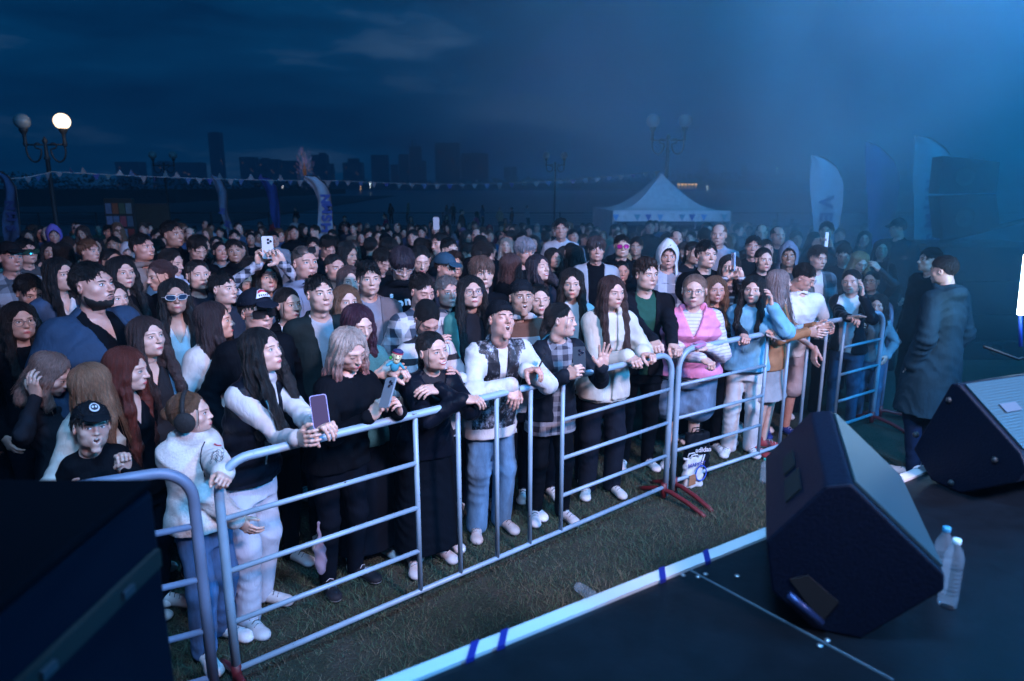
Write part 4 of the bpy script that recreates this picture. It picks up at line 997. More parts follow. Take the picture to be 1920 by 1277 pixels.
# ------------------------------------------------------------------ feather flags
def text_mesh(body, size, mt, name='lettering', parent=None, loc=(0, 0, 0), rot=None, ext=.002, bold=.0, mtx=None):
    c = bpy.data.curves.new(name, 'FONT'); c.body = body; c.size = size; c.extrude = ext; c.offset = bold; c.align_x = 'CENTER'; c.align_y = 'CENTER'
    o = bpy.data.objects.new(name, c); COL.objects.link(o); dg = bpy.context.evaluated_depsgraph_get(); me = bpy.data.meshes.new_from_object(o.evaluated_get(dg))
    COL.objects.unlink(o); bpy.data.objects.remove(o); o = bpy.data.objects.new(name, me); COL.objects.link(o); me.materials.clear(); me.materials.append(mt)
    if parent: o.parent = parent
    if mtx is not None: o.matrix_local = mtx
    else: o.location = loc; o.rotation_euler = rot or (0, 0, 0)
    return o
def feather_flag(Y, left, right, col, label, text=None, tp=None, tcol=(.03, .07, .28), gz=None):
    """left/right outlines as photo points from the top down, put at distance Y, given cloth thickness, folds, pole and foot"""
    n = 26
    def samp(P):
        P = [at(x, y, Y=Y) for x, y in P]; s = np.concatenate([[0], np.cumsum([np.linalg.norm(P[i + 1] - P[i]) for i in range(len(P) - 1)])]); t = np.linspace(0, s[-1], n)
        return np.stack([np.interp(t, s, [p[i] for p in P]) for i in range(3)], 1)
    A, Bq = samp(left), samp(right); z0 = ground(Y) if gz is None else gz; base = npa(A[-1][0], Y, z0); root = empty('feather_flag', tuple(base)); tag(root, label, 'flag', 'feather flags')
    g = Geo(); V = []; m = 8
    for k in (0, 1):
        for i in range(n):
            for j in range(m): u = j / (m - 1); p = A[i] * (1 - u) + Bq[i] * u; V.append(p + (0, .03 * sin(u * 7 + i * .3) + k * .006, 0) - base)
    F = [(i * m + j, i * m + j + 1, (i + 1) * m + j + 1, (i + 1) * m + j) for i in range(n - 1) for j in range(m - 1)]; F += [tuple(n * m + x for x in reversed(f)) for f in F]
    g.add(V, F, mat('flag_cloth', col, .8, 0, 'cloth', bs=.2)); g.obj('banner', root)
    g = Geo(); R_ = Bq if right[0][0] >= left[0][0] else A; g.tube([base * 0 + (R_[-1][0] - base[0], .02, 0)] + [p - base + (0, .02, 0) for p in Bq[::-1]], .012, IRON, 6); g.obj('pole', root)
    g = Geo(); g.box((R_[-1][0] - base[0] - .25, -.25, 0), (R_[-1][0] - base[0] + .25, .25, .05), IRON); g.obj('foot', root, smooth=False)
    if text:
        for ch, (px, py, sz, rz) in zip(text, tp):
            p = at(px, py, Y=Y - .03) - base; text_mesh(ch, sz, mat('flag_ink', tcol, .8), 'lettering', root, mtx=Matrix.Translation(tuple(p)) @ Matrix.Rotation(pi / 2, 4, 'X') @ Matrix.Rotation(R(rz), 4, 'Z'), bold=.012)
PALE = (.20, .28, .36)
feather_flag(14, [(569, 334), (586, 352), (596, 376), (597, 400), (596, 440), (597, 470)], [(572, 330), (592, 330), (610, 345), (619, 365), (622, 395), (627, 470)], PALE, 'pale arched feather flag with dark letters rising from the crowd', 'NMSH', [(611, 373, .24, 90), (614, 391, .26, 90), (614, 409, .26, 90), (613, 427, .26, 90)])
feather_flag(12, [(-12, 322), (4, 342), (9, 370), (6, 410), (7, 470)], [(-8, 318), (14, 330), (28, 350), (33, 385), (38, 470)], (.03, .07, .15), 'dim blue feather flag at the left edge of the crowd', 'NMS', [(19, 385, .2, 90), (22, 406, .2, 90), (22, 428, .2, 90)], (.02, .04, .14))
feather_flag(20, [(394, 329), (407, 362), (412, 390), (425, 432), (427, 450)], [(396, 327), (413, 334), (425, 360), (426, 400), (437, 430), (440, 450)], (.09, .17, .27), 'narrow twisted feather flag leaning right beside the dark tower', 'NM', [(417, 396, .22, 80), (427, 420, .22, 70)])
feather_flag(21, [(483, 332), (496, 352), (505, 380), (508, 405), (520, 440)], [(486, 331), (507, 334), (519, 352), (524, 385), (526, 440)], (.015, .05, .22), 'deep blue arched feather flag between two pale ones')
feather_flag(11, [(1522, 292), (1520, 330), (1520, 380), (1524, 420), (1530, 460)], [(1524, 291), (1548, 297), (1568, 312), (1580, 340), (1579, 380), (1574, 420), (1566, 460)], (.20, .30, .38), 'upright pale feather flag with the letters V E behind the crowd', 'VE', [(1548, 379, .30, -90), (1548, 406, .26, -90)], (.01, .03, .14))
feather_flag(12, [(1623, 266), (1625, 330), (1626, 400), (1632, 470)], [(1625, 265), (1650, 275), (1676, 300), (1686, 330), (1682, 380), (1676, 420), (1670, 470)], (.015, .06, .24), 'hazy deep blue feather flag, second from the speakers')
feather_flag(11.5, [(1716, 255), (1714, 330), (1713, 400), (1712, 480), (1720, 520)], [(1718, 254), (1745, 258), (1772, 276), (1790, 302), (1795, 360), (1790, 420), (1780, 520)], (.20, .32, .40), 'tall pale feather flag partly hidden by the hanging speakers', 'NUMS', [(1748, 348, .25, 90), (1748, 380, .3, 90), (1749, 414, .3, 90), (1750, 446, .28, 90)], (.01, .03, .16))

# ------------------------------------------------------------------ white tent
def tent():
    Y = 18; z0 = ground(Y); a = at(1150, 395, Y=Y); b = at(1371, 395, Y=Y); W_ = b[0] - a[0]; root = empty('tent', (a[0], Y, z0)); tag(root, 'white peaked pavilion tent with pennants on its valance', 'tent')
    ze = a[2] - z0; pk = at(1240, 325, Y=Y + W_ * .45); zp = pk[2] - z0; D_ = W_ * .9
    CL = mat('tent_cloth', (.62, .63, .68), .7, 0, 'cloth', bs=.12); off = at(1113, 395, Y=Y + D_)[0] - a[0]
    C = [npa(0, 0, ze), npa(W_, 0, ze), npa(W_ + off, D_, ze), npa(off, D_, ze)]; top = npa(pk[0] - a[0], D_ * .5, zp); g = Geo()
    for i in range(4):
        A_, B_ = C[i], C[(i + 1) % 4]; V = []; n = 10
        for r_ in range(n + 1):
            u = r_ / n
            for c_ in range(7):
                w = c_ / 6; e = A_ * (1 - w) + B_ * w; p = e * (1 - u) + top * u; p = p + npa(0, 0, -.34 * sin(pi * u) * (zp - ze) * (1 - .3 * u)) ; V.append(p)
        g.add(V, [(k * 7 + j, k * 7 + j + 1, (k + 1) * 7 + j + 1, (k + 1) * 7 + j) for k in range(n) for j in range(6)], CL)
    g.obj('canopy', root)
    g = Geo(); hv = .27
    for i in range(4):
        A_, B_ = C[i], C[(i + 1) % 4]; V = [A_, B_, B_ - (0, 0, hv), A_ - (0, 0, hv)]; nrm = np.cross(B_ - A_, (0, 0, 1)); nrm = nrm / np.linalg.norm(nrm) * .01
        g.add([v + nrm for v in V] + [v for v in V], [(0, 3, 2, 1), (4, 5, 6, 7), (0, 1, 5, 4), (2, 3, 7, 6)], CL)
    g.obj('valance', root, smooth=False)
    for c in C: g = Geo(); g.tube([(c[0], c[1], 0), (c[0], c[1], c[2])], .025, mat('tent_leg', (.5, .5, .52), .4, .6), 8); g.obj('leg', root)
    g = Geo(); V = []; 
    for k in range(13):
        w = k / 12; p = C[3] * w + C[0] * (1 - w)
        for z in (0, ze - .02): V.append((p[0] + .05 * sin(k * 2.1), p[1], z))
    g.add(V, [(2 * k, 2 * k + 1, 2 * k + 3, 2 * k + 2) for k in range(12)], CL); g.obj('side_curtain', root)
    for i, (px, c) in enumerate([(1155, (.1, .3, .6)), (1195, (.1, .3, .4)), (1216, (.04, .1, .4)), (1238, (.12, .35, .6)), (1279, (.12, .3, .42)), (1298, (.03, .08, .34)), (1320, (.1, .3, .6)), (1358, (.12, .32, .42))]):
        p = at(px, 402, Y=Y - .03) - npa(a[0], Y, z0); w = .085; g = Geo(); g.add([(-w, -.01, .0), (w, -.01, .0), (0, -.02, -.17), (-w, 0, 0), (w, 0, 0), (0, -.01, -.17)], [(0, 2, 1), (3, 4, 5), (0, 1, 4, 3), (1, 2, 5, 4), (2, 0, 3, 5)], mat('pennant', c, .8)); g.obj('pennant', root, smooth=False, loc=tuple(p))
tent()
# ------------------------------------------------------------------ light tree, poster board, dark panel
def light_tree():
    Y = 120; p = at(572, 330, Y=Y); z0 = -2; root = empty('light_tree', (p[0], Y, z0)); tag(root, 'tree-shaped light display sparkling orange and violet above the flags', 'light display'); h = p[2] - z0
    g = Geo(); g.lathe([(.2, h), (.28, h + .3), (.3, h + 1.0), (.08, h + 2.2), (.02, h + 2.6)], mat('lamp_glow', (1, .34, .08), .5, 0, 'glow', e=.05), 10); g.obj('stem', root)
    g = Geo(); r = np.random.default_rng(5)
    for k in range(230):
        a = r.random() * 2 * pi; el = r.normal(.3, .75); L_ = .8 + 2.2 * r.random(); d = npa(cos(a) * cos(el) * .55, sin(a) * cos(el) * .68, sin(el) * 1.15 + .15); c0 = npa(0, 0, h + .6)
        g.tube([c0 + d * L_ * .9, c0 + d * (L_ + .3) + (0, 0, .15)], .022, mat('spark', [(.5, .35, .75), (.6, .3, .2), (.4, .45, .8)][k % 3], .5, 0, 'glow', e=.16), 4)
    g.obj('light_sprays', root)
light_tree()
def board():
    Y = 15; a = at(193, 372, Y=Y); b = at(247, 372, Y=Y); z0 = ground(Y); root = empty('poster_stand', (a[0], Y, z0)); tag(root, 'black display stand with rows of small bright posters', 'poster stand'); W_ = b[0] - a[0]; h = a[2] - z0
    g = Geo(); g.box((0, 0, 0), (W_, .08, h), mat('board', (.008, .009, .01), .8)); g.obj('panel', root, smooth=False)
    cs = [[tuple(x * .4 for x in c) for c in rw] for rw in [[(.2, .28, .45), (.4, .12, .05), (.1, .16, .1), (.22, .3, .35)], [(.25, .35, .6), (.2, .3, .5), (.5, .12, .16), (.12, .2, .3)], [(.15, .25, .35), (.15, .3, .3), (.25, .35, .5), (.4, .06, .05)], [(.3, .1, .08), (.1, .12, .2), (.1, .25, .5), (.2, .3, .4)]]]
    for i in range(4):
        for j in range(4):
            g = Geo(); x = W_ * (.05 + .235 * j); z = h - .1 - .27 * i; g.box((x, -.012, z - .22), (x + W_ * .2, 0, z), mat('poster', cs[i][j], .5, 0, 'rough', s=14)); g.obj('poster', root, smooth=False)
    g = Geo(); p = at(250, 385, Y=Y + .5); q_ = at(315, 385, Y=Y + .5); g.box((0, 0, 0), (q_[0] - p[0], .06, p[2] - z0), mat('dark_panel', (.012, .018, .016), .6, 0, 'rough', s=8)); g.box((0, -.02, p[2] - z0), (q_[0] - p[0], .08, p[2] - z0 + .04), IRON)
    tag(g.obj('screen_panel', smooth=False, loc=(p[0], Y + .5, z0)), 'dark plain screen panel right of the poster stand', 'panel')
board()
# ------------------------------------------------------------------ stage
ZS = 1.17
e0, e1 = at(740, 1277, z=ZS), at(1430, 1000, z=ZS); ed = (e1 - e0)[:2]; ed /= np.linalg.norm(ed); en = npa(ed[1], -ed[0])         # en points onto the stage
def SP_(s, n, z=ZS): p = e0[:2] + ed * s + en * n; return npa(p[0], p[1], z)
STG = mat('stage_ply', (.004, .006, .009), .45, 0, 'rough', s=14, bs=.25, sp=.28)
g = Geo(); a, b, c, d = [SP_(*q) for q in ((-5, .0), (7.5, .0), (7.5, 6), (-5, 6))]
g.prism([a, b, c, d], npa(0, 0, -.05), npa(0, 0, 0), STG); tag(g.obj('stage_floor', smooth=False), kind='structure')
g = Geo(); g.prism([SP_(-5, .03, 0), SP_(7.5, .03, 0), SP_(7.5, .03, ZS - .052), SP_(-5, .03, ZS - .052)], npa(0, 0, 0), npa(en[0], en[1], 0) * .02, mat('stage_skirt', (.01, .011, .014), .9, 0, 'cloth')); tag(g.obj('stage_side_wall', smooth=False), kind='structure')
root = empty('stage_edge_trim', tuple(SP_(0, 0))); tag(root, 'white aluminium edging with blue tape along the stage front', 'stage trim')
rel = lambda p: p - SP_(0, 0)
g = Geo(); W1, W2 = -.004, .030; z1 = ZS + .006
g.prism([rel(SP_(-2.5, W1, z1)), rel(SP_(7.4, W1, z1)), rel(SP_(7.4, W2, z1)), rel(SP_(-2.5, W2, z1))], npa(0, 0, -.006), npa(0, 0, .003), mat('white_trim', (.66, .70, .74), .35, .1))
g.prism([rel(SP_(-2.5, -.008, ZS - .055)), rel(SP_(7.4, -.008, ZS - .055)), rel(SP_(7.4, -.008, z1)), rel(SP_(-2.5, -.008, z1))], npa(0, 0, 0), npa(en[0], en[1], 0) * -.006, mat('white_trim', (.66, .70, .74), .35, .1))
g.obj('edge_profile', root, smooth=False)
TAPE = mat('blue_tape', (.012, .02, .22), .5)
for px, py in ((875, 1235), (932, 1211), (1232, 1086), (1314, 1051)):
    p = at(px, py, z=ZS); s = (p[:2] - e0[:2]) @ ed; g = Geo(); dx = .03
    g.prism([rel(SP_(s + .03, -.012, z1)), rel(SP_(s + .052, -.012, z1)), rel(SP_(s + dx - .02, W2 + .008, z1)), rel(SP_(s + dx - .042, W2 + .008, z1))], npa(0, 0, -.004), npa(0, 0, .006), TAPE); g.obj('tape', root, smooth=False)
# seams between the stage boards and their screws
def seam(p0, p1, w, label):
    a, b = at(*p0, z=ZS), at(*p1, z=ZS); d = (b - a); d /= np.linalg.norm(d); nn = npa(-d[1], d[0], 0) * w; g = Geo(); o = npa(0, 0, .004); m_ = mat('seam_metal', (.25, .32, .38), .4, .5)
    g.add([-nn + o, (b - a) - nn + o, (b - a) + nn + o, nn + o, -nn, (b - a) - nn, (b - a) + nn, nn], [(0, 1, 2, 3), (0, 4, 5, 1), (3, 2, 6, 7)], m_); return tag(g.obj('board_seam', smooth=False, loc=tuple(a)), label, 'seam')
seam((1292, 1069), (1675, 1277), .0016, 'thin metal seam running across the stage boards')
for i, (px, py, lb) in enumerate([(1281, 1080, 'screw head just left of the seam, nearest the white edging'), (1309, 1083, 'screw head right of the seam start, left one of a close pair'), (1323, 1078, 'screw head right of the seam start, right one of a close pair'), (1551, 1202, 'screw head above the seam under the big wedge monitor'), (1537, 1212, 'screw head below the seam under the big wedge monitor'), (1382, 1081, 'lone screw head on the boards between edging and big wedge')]):
    p = at(px, py, z=ZS); g = Geo(); g.lathe([(.006, .004), (.0075, .006), (.004, .0085), (.001, .0088)], mat('screw', (.5, .55, .6), .3, .8), 10); tag(g.obj('screw', loc=tuple(p - (0, 0, .003))), lb, 'screw', 'screws in the stage boards')

# ------------------------------------------------------------------ stage monitors
BLK = mat('cabinet_lit_blue', (.0012, .004, .014), .55, 0, 'rough', s=120, bs=.25, sp=.2)  # black cabinets tinted navy: hue of the blue stage light in the colour
GRL = bpy.data.materials.new('grille'); GRL.use_nodes = True; _n = GRL.node_tree; _b = _n.nodes['Principled BSDF']; _b.inputs['Base Color'].default_value = (.05, .10, .12, 1); _b.inputs['Metallic'].default_value = .5; _b.inputs['Roughness'].default_value = .42
_t = N(_n, 'ShaderNodeTexCoord'); _v = N(_n, 'ShaderNodeTexVoronoi'); _v.inputs['Scale'].default_value = 150; _v.inputs['Randomness'].default_value = 0; _n.links.new(_t.outputs['Object'], _v.inputs['Vector'])
_r = N(_n, 'ShaderNodeBump'); _r.inputs['Strength'].default_value = .6; _r.inputs['Distance'].default_value = .003; _n.links.new(_v.outputs[0], _r.inputs['Height']); _n.links.new(_r.outputs[0], _b.inputs['Normal'])
def vplane(p0, p1, px, py):
    """meeting point of a photo ray with the upright plane through two floor points"""
    d = ray(px, py); nrm = npa(p1[1] - p0[1], -(p1[0] - p0[0]), 0); t = ((p0 - npa(0, 0, H)) @ nrm) / (d @ nrm); return npa(0, 0, H) + d * t
def monitor(name, fl, prof, far, ext, label, grille_edge, wd=None):
    """fl: photo point of a floor corner; prof: outline of the near end; far=(i, photo point): where corner i reappears at the far end"""
    f0 = at(*fl, z=ZS); ext = npa(*ext, 0); ext /= np.linalg.norm(ext); width = wd
    for _ in range(12):
        u = npa(ext[1], -ext[0], 0); P = [vplane(f0, f0 + u, *q) for q in prof]
        if far is None: break
        c = P[far[0]]; e = at(*far[1], z=c[2]) - c; width = np.linalg.norm(e); ext = ext * .5 + e / width * .5; ext /= np.linalg.norm(ext)
    P = [npa(p[0], p[1], max(p[2], ZS + .002)) for p in P]; nv = ext; print(name, 'width', width, 'dir', ext, 'z', [round(p[2] - ZS, 3) for p in P])
    root = empty(name, tuple(f0)); tag(root, label, 'stage monitor', 'stage monitor wedges'); Q = [p - f0 for p in P]; g = Geo(); g.prism(Q, nv * .0, nv * width, BLK)
    o = g.obj('cabinet', root, smooth=False); bevel(o, .006, 2)
    i, j = grille_edge; a, b = Q[i], Q[j]; uu = (b - a); nrm = np.cross(uu, nv); nrm /= np.linalg.norm(nrm); cen = sum(Q) / len(Q)
    if nrm @ (a - cen) < 0: nrm = -nrm
    g = Geo(); a2, b2 = a + uu * .03, b - uu * .03; g.prism([a2 + nv * .02, b2 + nv * .02, b2 + nv * (width - .02), a2 + nv * (width - .02)], nrm * .002, nrm * .008, GRL); g.obj('grille', root, smooth=False)
    return root, Q, nv, nrm, f0, u
mr, Q, nv, nrm, f0, fw = monitor('stage_monitor', (1600, 1197), [(1447, 1109), (1523, 1187), (1616, 1199), (1771, 1108), (1772, 1078), (1597, 908), (1549, 911), (1436, 1015)], (4, (1687, 894)), (.35, .93), 'big dark wedge monitor at the stage front, beside the water bottles', (4, 5))
# recessed handle with its bar on the near side, handle slots on the back face
g = Geo()
def on_side(px, py): return vplane(f0, f0 + fw, px, py) - f0
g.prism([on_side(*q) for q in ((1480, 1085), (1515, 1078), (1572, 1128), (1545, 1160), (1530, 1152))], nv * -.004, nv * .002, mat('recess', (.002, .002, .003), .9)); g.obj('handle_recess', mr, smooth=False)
g = Geo(); g.tube([on_side(1478, 1106) - nv * .02, on_side(1540, 1160) - nv * .02], .010, mat('handle_metal', (.03, .05, .14), .35, .5), 10); g.obj('handle', mr)
a, b = Q[6], Q[7]; ub = b - a; nb = np.cross(ub, nv); nb /= np.linalg.norm(nb); nb = nb if nb @ (a - sum(Q) / 8) > 0 else -nb
for t0, t1, w0, w1 in ((.42, .62, .28, .40), (.36, .62, .1, .24)):
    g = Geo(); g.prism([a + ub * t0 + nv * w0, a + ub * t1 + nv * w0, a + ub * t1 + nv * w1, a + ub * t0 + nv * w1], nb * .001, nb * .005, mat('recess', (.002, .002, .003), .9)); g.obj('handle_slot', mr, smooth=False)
m2, Q2, nv2, nrm2, f2, fw2 = monitor('stage_monitor', (1800, 926), [(1712, 842), (1745, 900), (1800, 926), (1905, 905), (1925, 880), (1913, 850), (1797, 720), (1783, 719)], None, (.93, .36), 'second wedge monitor farther along the stage, at the right edge', (5, 6), .6)
for px, py in ((1780, 750), (1717, 815), (1866, 862), (1784, 905)):
    p = vplane(f2, f2 + fw2, px, py) - f2; g = Geo(); g.add(*Field().ell((0, 0, 0), (.012, .012, .012), 0).grid(.004), mat('rubber_foot', (.03, .035, .04), .5), t=p); g.obj('rubber_foot', m2)
g = Geo(); a, b = Q2[5], Q2[6]; g.prism([a + (b - a) * .5 + nv2 * .08, a + (b - a) * .62 + nv2 * .08, a + (b - a) * .62 + nv2 * .16, a + (b - a) * .5 + nv2 * .16], nrm2 * .011, nrm2 * .014, mat('badge', (.12, .16, .2), .4, .4)); g.obj('badge', m2, smooth=False)

# near speaker cabinet at lower left, close to the lens
def near_box():
    z1 = at(287, 915, Y=1.22)[2]; x1 = at(287, 915, Y=1.22)[0]; root = empty('subwoofer', (x1, 1.22, ZS)); tag(root, 'big dark loudspeaker cabinet close to the lens at lower left', 'loudspeaker'); h = z1 - ZS
    dv = npa(-.045, -1, 0); dv /= np.linalg.norm(dv); wv = npa(-1, .045, 0); P = [npa(0, 0, 0), dv * 1.3, dv * 1.3 + npa(0, 0, h - .0), npa(0, 0, h)]
    M1 = mat('cabinet_side', (.0012, .0035, .010), .8, sp=.08); g = Geo(); g.prism(P, wv * 0, wv * .95, M1); o = g.obj('cabinet', root, smooth=False); bevel(o, .012, 2)
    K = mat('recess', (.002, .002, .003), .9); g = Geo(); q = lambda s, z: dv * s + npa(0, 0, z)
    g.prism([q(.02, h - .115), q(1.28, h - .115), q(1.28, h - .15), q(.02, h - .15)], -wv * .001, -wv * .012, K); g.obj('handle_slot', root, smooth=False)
    g = Geo(); g.box((-.95, -1.3, h), (-.0, 0, h + .02), mat('cover', (.001, .0015, .003), .9, sp=.03)); o = g.obj('rubber_top', root, smooth=False); bevel(o, .008)
    for s in (.12, .32, .55, .8):
        g = Geo(); g.prism([q(s, h - .126), q(s + .03, h - .126), q(s + .03, h - .14), q(s, h - .14)], -wv * .013, -wv * .02, mat('recess_bolt', (.02, .025, .035), .5)); g.obj('slot_bolt', root, smooth=False)
near_box()

# ------------------------------------------------------------------ right side: hanging speakers, covered stack, light tube
def right_side():
    Y = 9.6; root = empty('line_array', tuple(at(1820, 430, Y=Y))); o0 = at(1820, 430, Y=Y); tag(root, 'pair of angled black speaker cabinets in blue smoke at the right', 'loudspeakers')
    for k, (poly, cc) in enumerate([([(1768, 292), (1875, 304), (1868, 362), (1760, 364)], (1809, 331)), ([(1760, 368), (1868, 364), (1876, 426), (1768, 450)], (1809, 407))]):
        P = [at(x, y, Y=Y) - o0 for x, y in poly]; g = Geo(); g.prism(P, npa(0, 0, 0), npa(.15, .5, 0), BLK); o = g.obj('cabinet', root, smooth=False); bevel(o, .01)
        c = at(*cc, Y=Y - .01) - o0; g = Geo(); Rm = np.array(Matrix.Rotation(pi / 2, 3, 'X')); g.lathe([(.14, 0), (.14, .012), (.13, .016), (.125, .004), (.07, -.0), (.04, .012), (.002, .016)], mat('speaker_cone', (.005, .006, .008), .5), 24, Rm, c); g.obj('driver', root)
        w_ = at(1875, 300, Y=Y)[0] - at(1868, 300, Y=Y)[0]
    for a_, b_ in (((1764, 452), (1925, 412)), ((1764, 454), (1925, 462))):
        g = Geo(); g.tube([at(*a_, Y=Y + .1) - o0, at(*b_, Y=Y + .1) - o0], .03, IRON, 8); g.obj('bracket', root)
    a = at(1772, 462, Y=9.2); b = at(1990, 462, Y=9.2); z0 = ground(9.2); g = Geo(); r2 = empty('covered_stack', (a[0], 9.2, z0)); tag(r2, 'tall stack of equipment cases under the hanging speakers at the right', 'equipment stack')
    hs_ = [0] + [at(1850, q, Y=9.2)[2] - z0 for q in (640, 590, 528, 462)]
    for i in range(4):
        g = Geo(); g.box((.004 * (i % 2), .004 * (i % 2), hs_[i] + .004), (b[0] - a[0], 1.2, hs_[i + 1] - .004), mat('case_laminate', (.008, .014, .022), .6, 0, 'rough', s=30, bs=.1, sp=.2)); o = g.obj('case', r2, smooth=False); bevel(o, .015)
    for px, py in ((1868, 655), (1800, 520)):
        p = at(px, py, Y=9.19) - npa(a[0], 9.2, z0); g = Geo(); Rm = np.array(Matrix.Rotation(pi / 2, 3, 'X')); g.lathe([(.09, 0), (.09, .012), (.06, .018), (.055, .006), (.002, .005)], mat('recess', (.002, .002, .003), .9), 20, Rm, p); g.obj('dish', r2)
    p0, p1 = at(1913, 590, Y=4.6), at(1926, 478, Y=4.6); r3 = empty('light_tube', tuple(at(1905, 700, Y=4.6))); q0 = at(1905, 700, Y=4.6); tag(r3, 'glowing white light tube on a stand at the right edge', 'stage light')
    g = Geo(); g.tube([p0 - q0, p1 - q0], .021, mat('tube_glow', (.7, .9, 1), .3, 0, 'glow', e=9), 14); g.obj('tube', r3)
    g = Geo(); g.tube([(0, 0, ZS - q0[2]), p0 - q0], .012, mat('stand_blue', (.03, .08, .4), .4), 8); g.tube([(-.25, 0, ZS - q0[2]), (0, 0, .2 - .1), (.25, 0, ZS - q0[2])], .010, IRON, 8); g.obj('stand', r3)
    l = bpy.data.lights.new('tube_light', 'POINT'); l.energy = 16; l.color = (.5, .8, 1); l.shadow_soft_size = .12; o = bpy.data.objects.new('tube_light', l); COL.objects.link(o); o.location = tuple((p0 + p1) / 2 - npa(.06, .05, 0))
right_side()

# ------------------------------------------------------------------ bottles
def bottle(px, py, hgt, rad, cap, label, z=ZS, tilt=None):
    p = at(px, py, z=z); root = empty('water_bottle', tuple(p)); tag(root, label, 'water bottle', None)
    GL = mat('pet_plastic', (.6, .8, .95), .1, 0, 'plain', coat=1.0); GL.node_tree.nodes['Principled BSDF'].inputs['Alpha'].default_value = .12
    r, h = rad, hgt; pr = [(r * .7, 0), (r * .95, .008), (r, .03)]
    for k in range(7): z_ = h * (.2 + .06 * k); pr += [(r * .98, z_), (r * .90, z_ + h * .018), (r * .98, z_ + h * .036)]
    pr += [(r, h * .66), (r * .98, h * .74), (r * .75, h * .84), (r * .4, h * .91), (r * .38, h * .95)]
    g = Geo(); g.lathe(pr, GL, 24); g.obj('plastic_body', root)
    g = Geo(); g.lathe([(r * .42, h * .935), (r * .44, h * .94), (r * .44, h * .985), (r * .40, h), (.002, h)], mat('bottle_cap', cap, .4), 20); g.obj('cap', root)
    if tilt: root.rotation_euler = tilt
    return root
bottle(1775, 1138, .195, .024, (.6, .85, .95), 'clear ribbed water bottle with a white cap beside the near monitor')
bottle(1757, 1112, .195, .023, (.05, .3, .5), 'second clear bottle with a dark cap just behind the white-capped one')
bottle(1082, 1099, .22, .03, (.02, .35, .3), 'crushed bottle with a teal label lying on the grass', z=.03, tilt=(R(80), 0, R(28)))

# ------------------------------------------------------------------ crowd barriers
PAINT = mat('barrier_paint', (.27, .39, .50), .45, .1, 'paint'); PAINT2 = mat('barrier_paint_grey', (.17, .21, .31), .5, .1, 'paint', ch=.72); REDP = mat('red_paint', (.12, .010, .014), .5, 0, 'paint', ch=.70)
def barrier(P0, P1, bays, verts, label, paint, feet=(), ht=1.1, rr=.0205, rb=.0128):
    P0 = npa(*P0); P1 = npa(*P1); L_ = np.linalg.norm(P1 - P0); a = math.atan2(*(P1 - P0)[::-1]); root = empty('crowd_barrier', (P0[0], P0[1], 0), a); tag(root, label, 'crowd barrier', 'steel crowd barriers in front of the audience')
    c = .14; zb = .10; g = Geo(); arc = lambda cx, cz, a0, a1: [(cx + c * cos(t), 0, cz + c * sin(t)) for t in np.linspace(a0, a1, 9)]
    g.tube([(0, 0, .03), (0, 0, .5)] + arc(c, ht - c, pi, pi / 2) + [(L_ / 2, 0, ht + .004)] + arc(L_ - c, ht - c, pi / 2, 0) + [(L_, 0, .5), (L_, 0, .03)], rr, paint, 14); g.obj('frame', root)
    g = Geo(); g.tube([(0, 0, zb), (L_, 0, zb)], rb * 1.15, paint, 12); g.obj('bottom_rail', root)
    for x in verts: g = Geo(); g.tube([(x, 0, zb), (x, 0, ht)], rb * 1.05, paint, 12); g.obj('upright', root)
    for x0, x1 in bays:
        for k in range(1, 4): g = Geo(); z = zb + (ht - zb) * k / 4 - .01; g.tube([(x0, 0, z), (x1, 0, z)], rb, paint, 12); g.obj('bar', root)
    for x in feet:
        g = Geo(); g.tube([(x, .24, .0), (x, .17, .03), (x, .05, .075), (x, -.06, .08), (x, -.2, .055), (x, -.33, .015), (x, -.36, .0)], .017, REDP, 12); g.obj('foot', root)
        g = Geo(); g.tube([(x, 0, .02), (x, 0, .13)], .022, REDP, 12); g.obj('socket', root)
def col_on(P0, P1, px, z=1.1):
    """where along a barrier a photo column falls, in metres from P0"""
    k = (px - 960) / FPX; c = (H - z) * SP; d = npa(*P1) - npa(*P0); L_ = np.linalg.norm(d); return (k * (P0[1] * CP + c) - P0[0]) / (d[0] - k * d[1] * CP) * L_
B0, B1 = (-1.25, 2.74), (1.12, 4.70); C0, C1 = (1.19, 4.78), (3.45, 6.32); A1_ = (-1.335, 2.69); A0_ = (-3.75, 1.45)
V1 = [col_on(B0, B1, p) for p in (778, 858, 931, 995, 1056)]; V3 = [col_on(C0, C1, p) for p in (1440, 1481, 1518, 1552, 1585)]
BL = np.linalg.norm(npa(*B1) - npa(*B0)); CL_ = np.linalg.norm(npa(*C1) - npa(*C0)); AL = np.linalg.norm(npa(*A1_) - npa(*A0_))
barrier(B0, B1, [(0, V1[0]), (V1[4], BL)], V1, 'chipped pale blue barrier that the front row leans on', PAINT, (0.0, BL - .02))
barrier(C0, C1, [(0, V3[0]), (V3[4], CL_)], V3, 'pale barrier on the right, before the girl in light blue', PAINT, (.02, CL_))
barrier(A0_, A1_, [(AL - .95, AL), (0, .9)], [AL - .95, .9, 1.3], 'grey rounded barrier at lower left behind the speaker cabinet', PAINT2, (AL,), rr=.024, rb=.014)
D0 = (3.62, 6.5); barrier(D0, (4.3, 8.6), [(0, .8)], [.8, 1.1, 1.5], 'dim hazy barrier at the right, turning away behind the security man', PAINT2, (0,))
def rail_at(px, z=1.125, b=0):
    P0, P1 = ((B0, B1), (C0, C1), (A0_, A1_))[b]; L_ = np.linalg.norm(npa(*P1) - npa(*P0)); t = col_on(P0, P1, px) / L_; p = npa(*P0) + (npa(*P1) - npa(*P0)) * t; return npa(p[0], p[1], z)

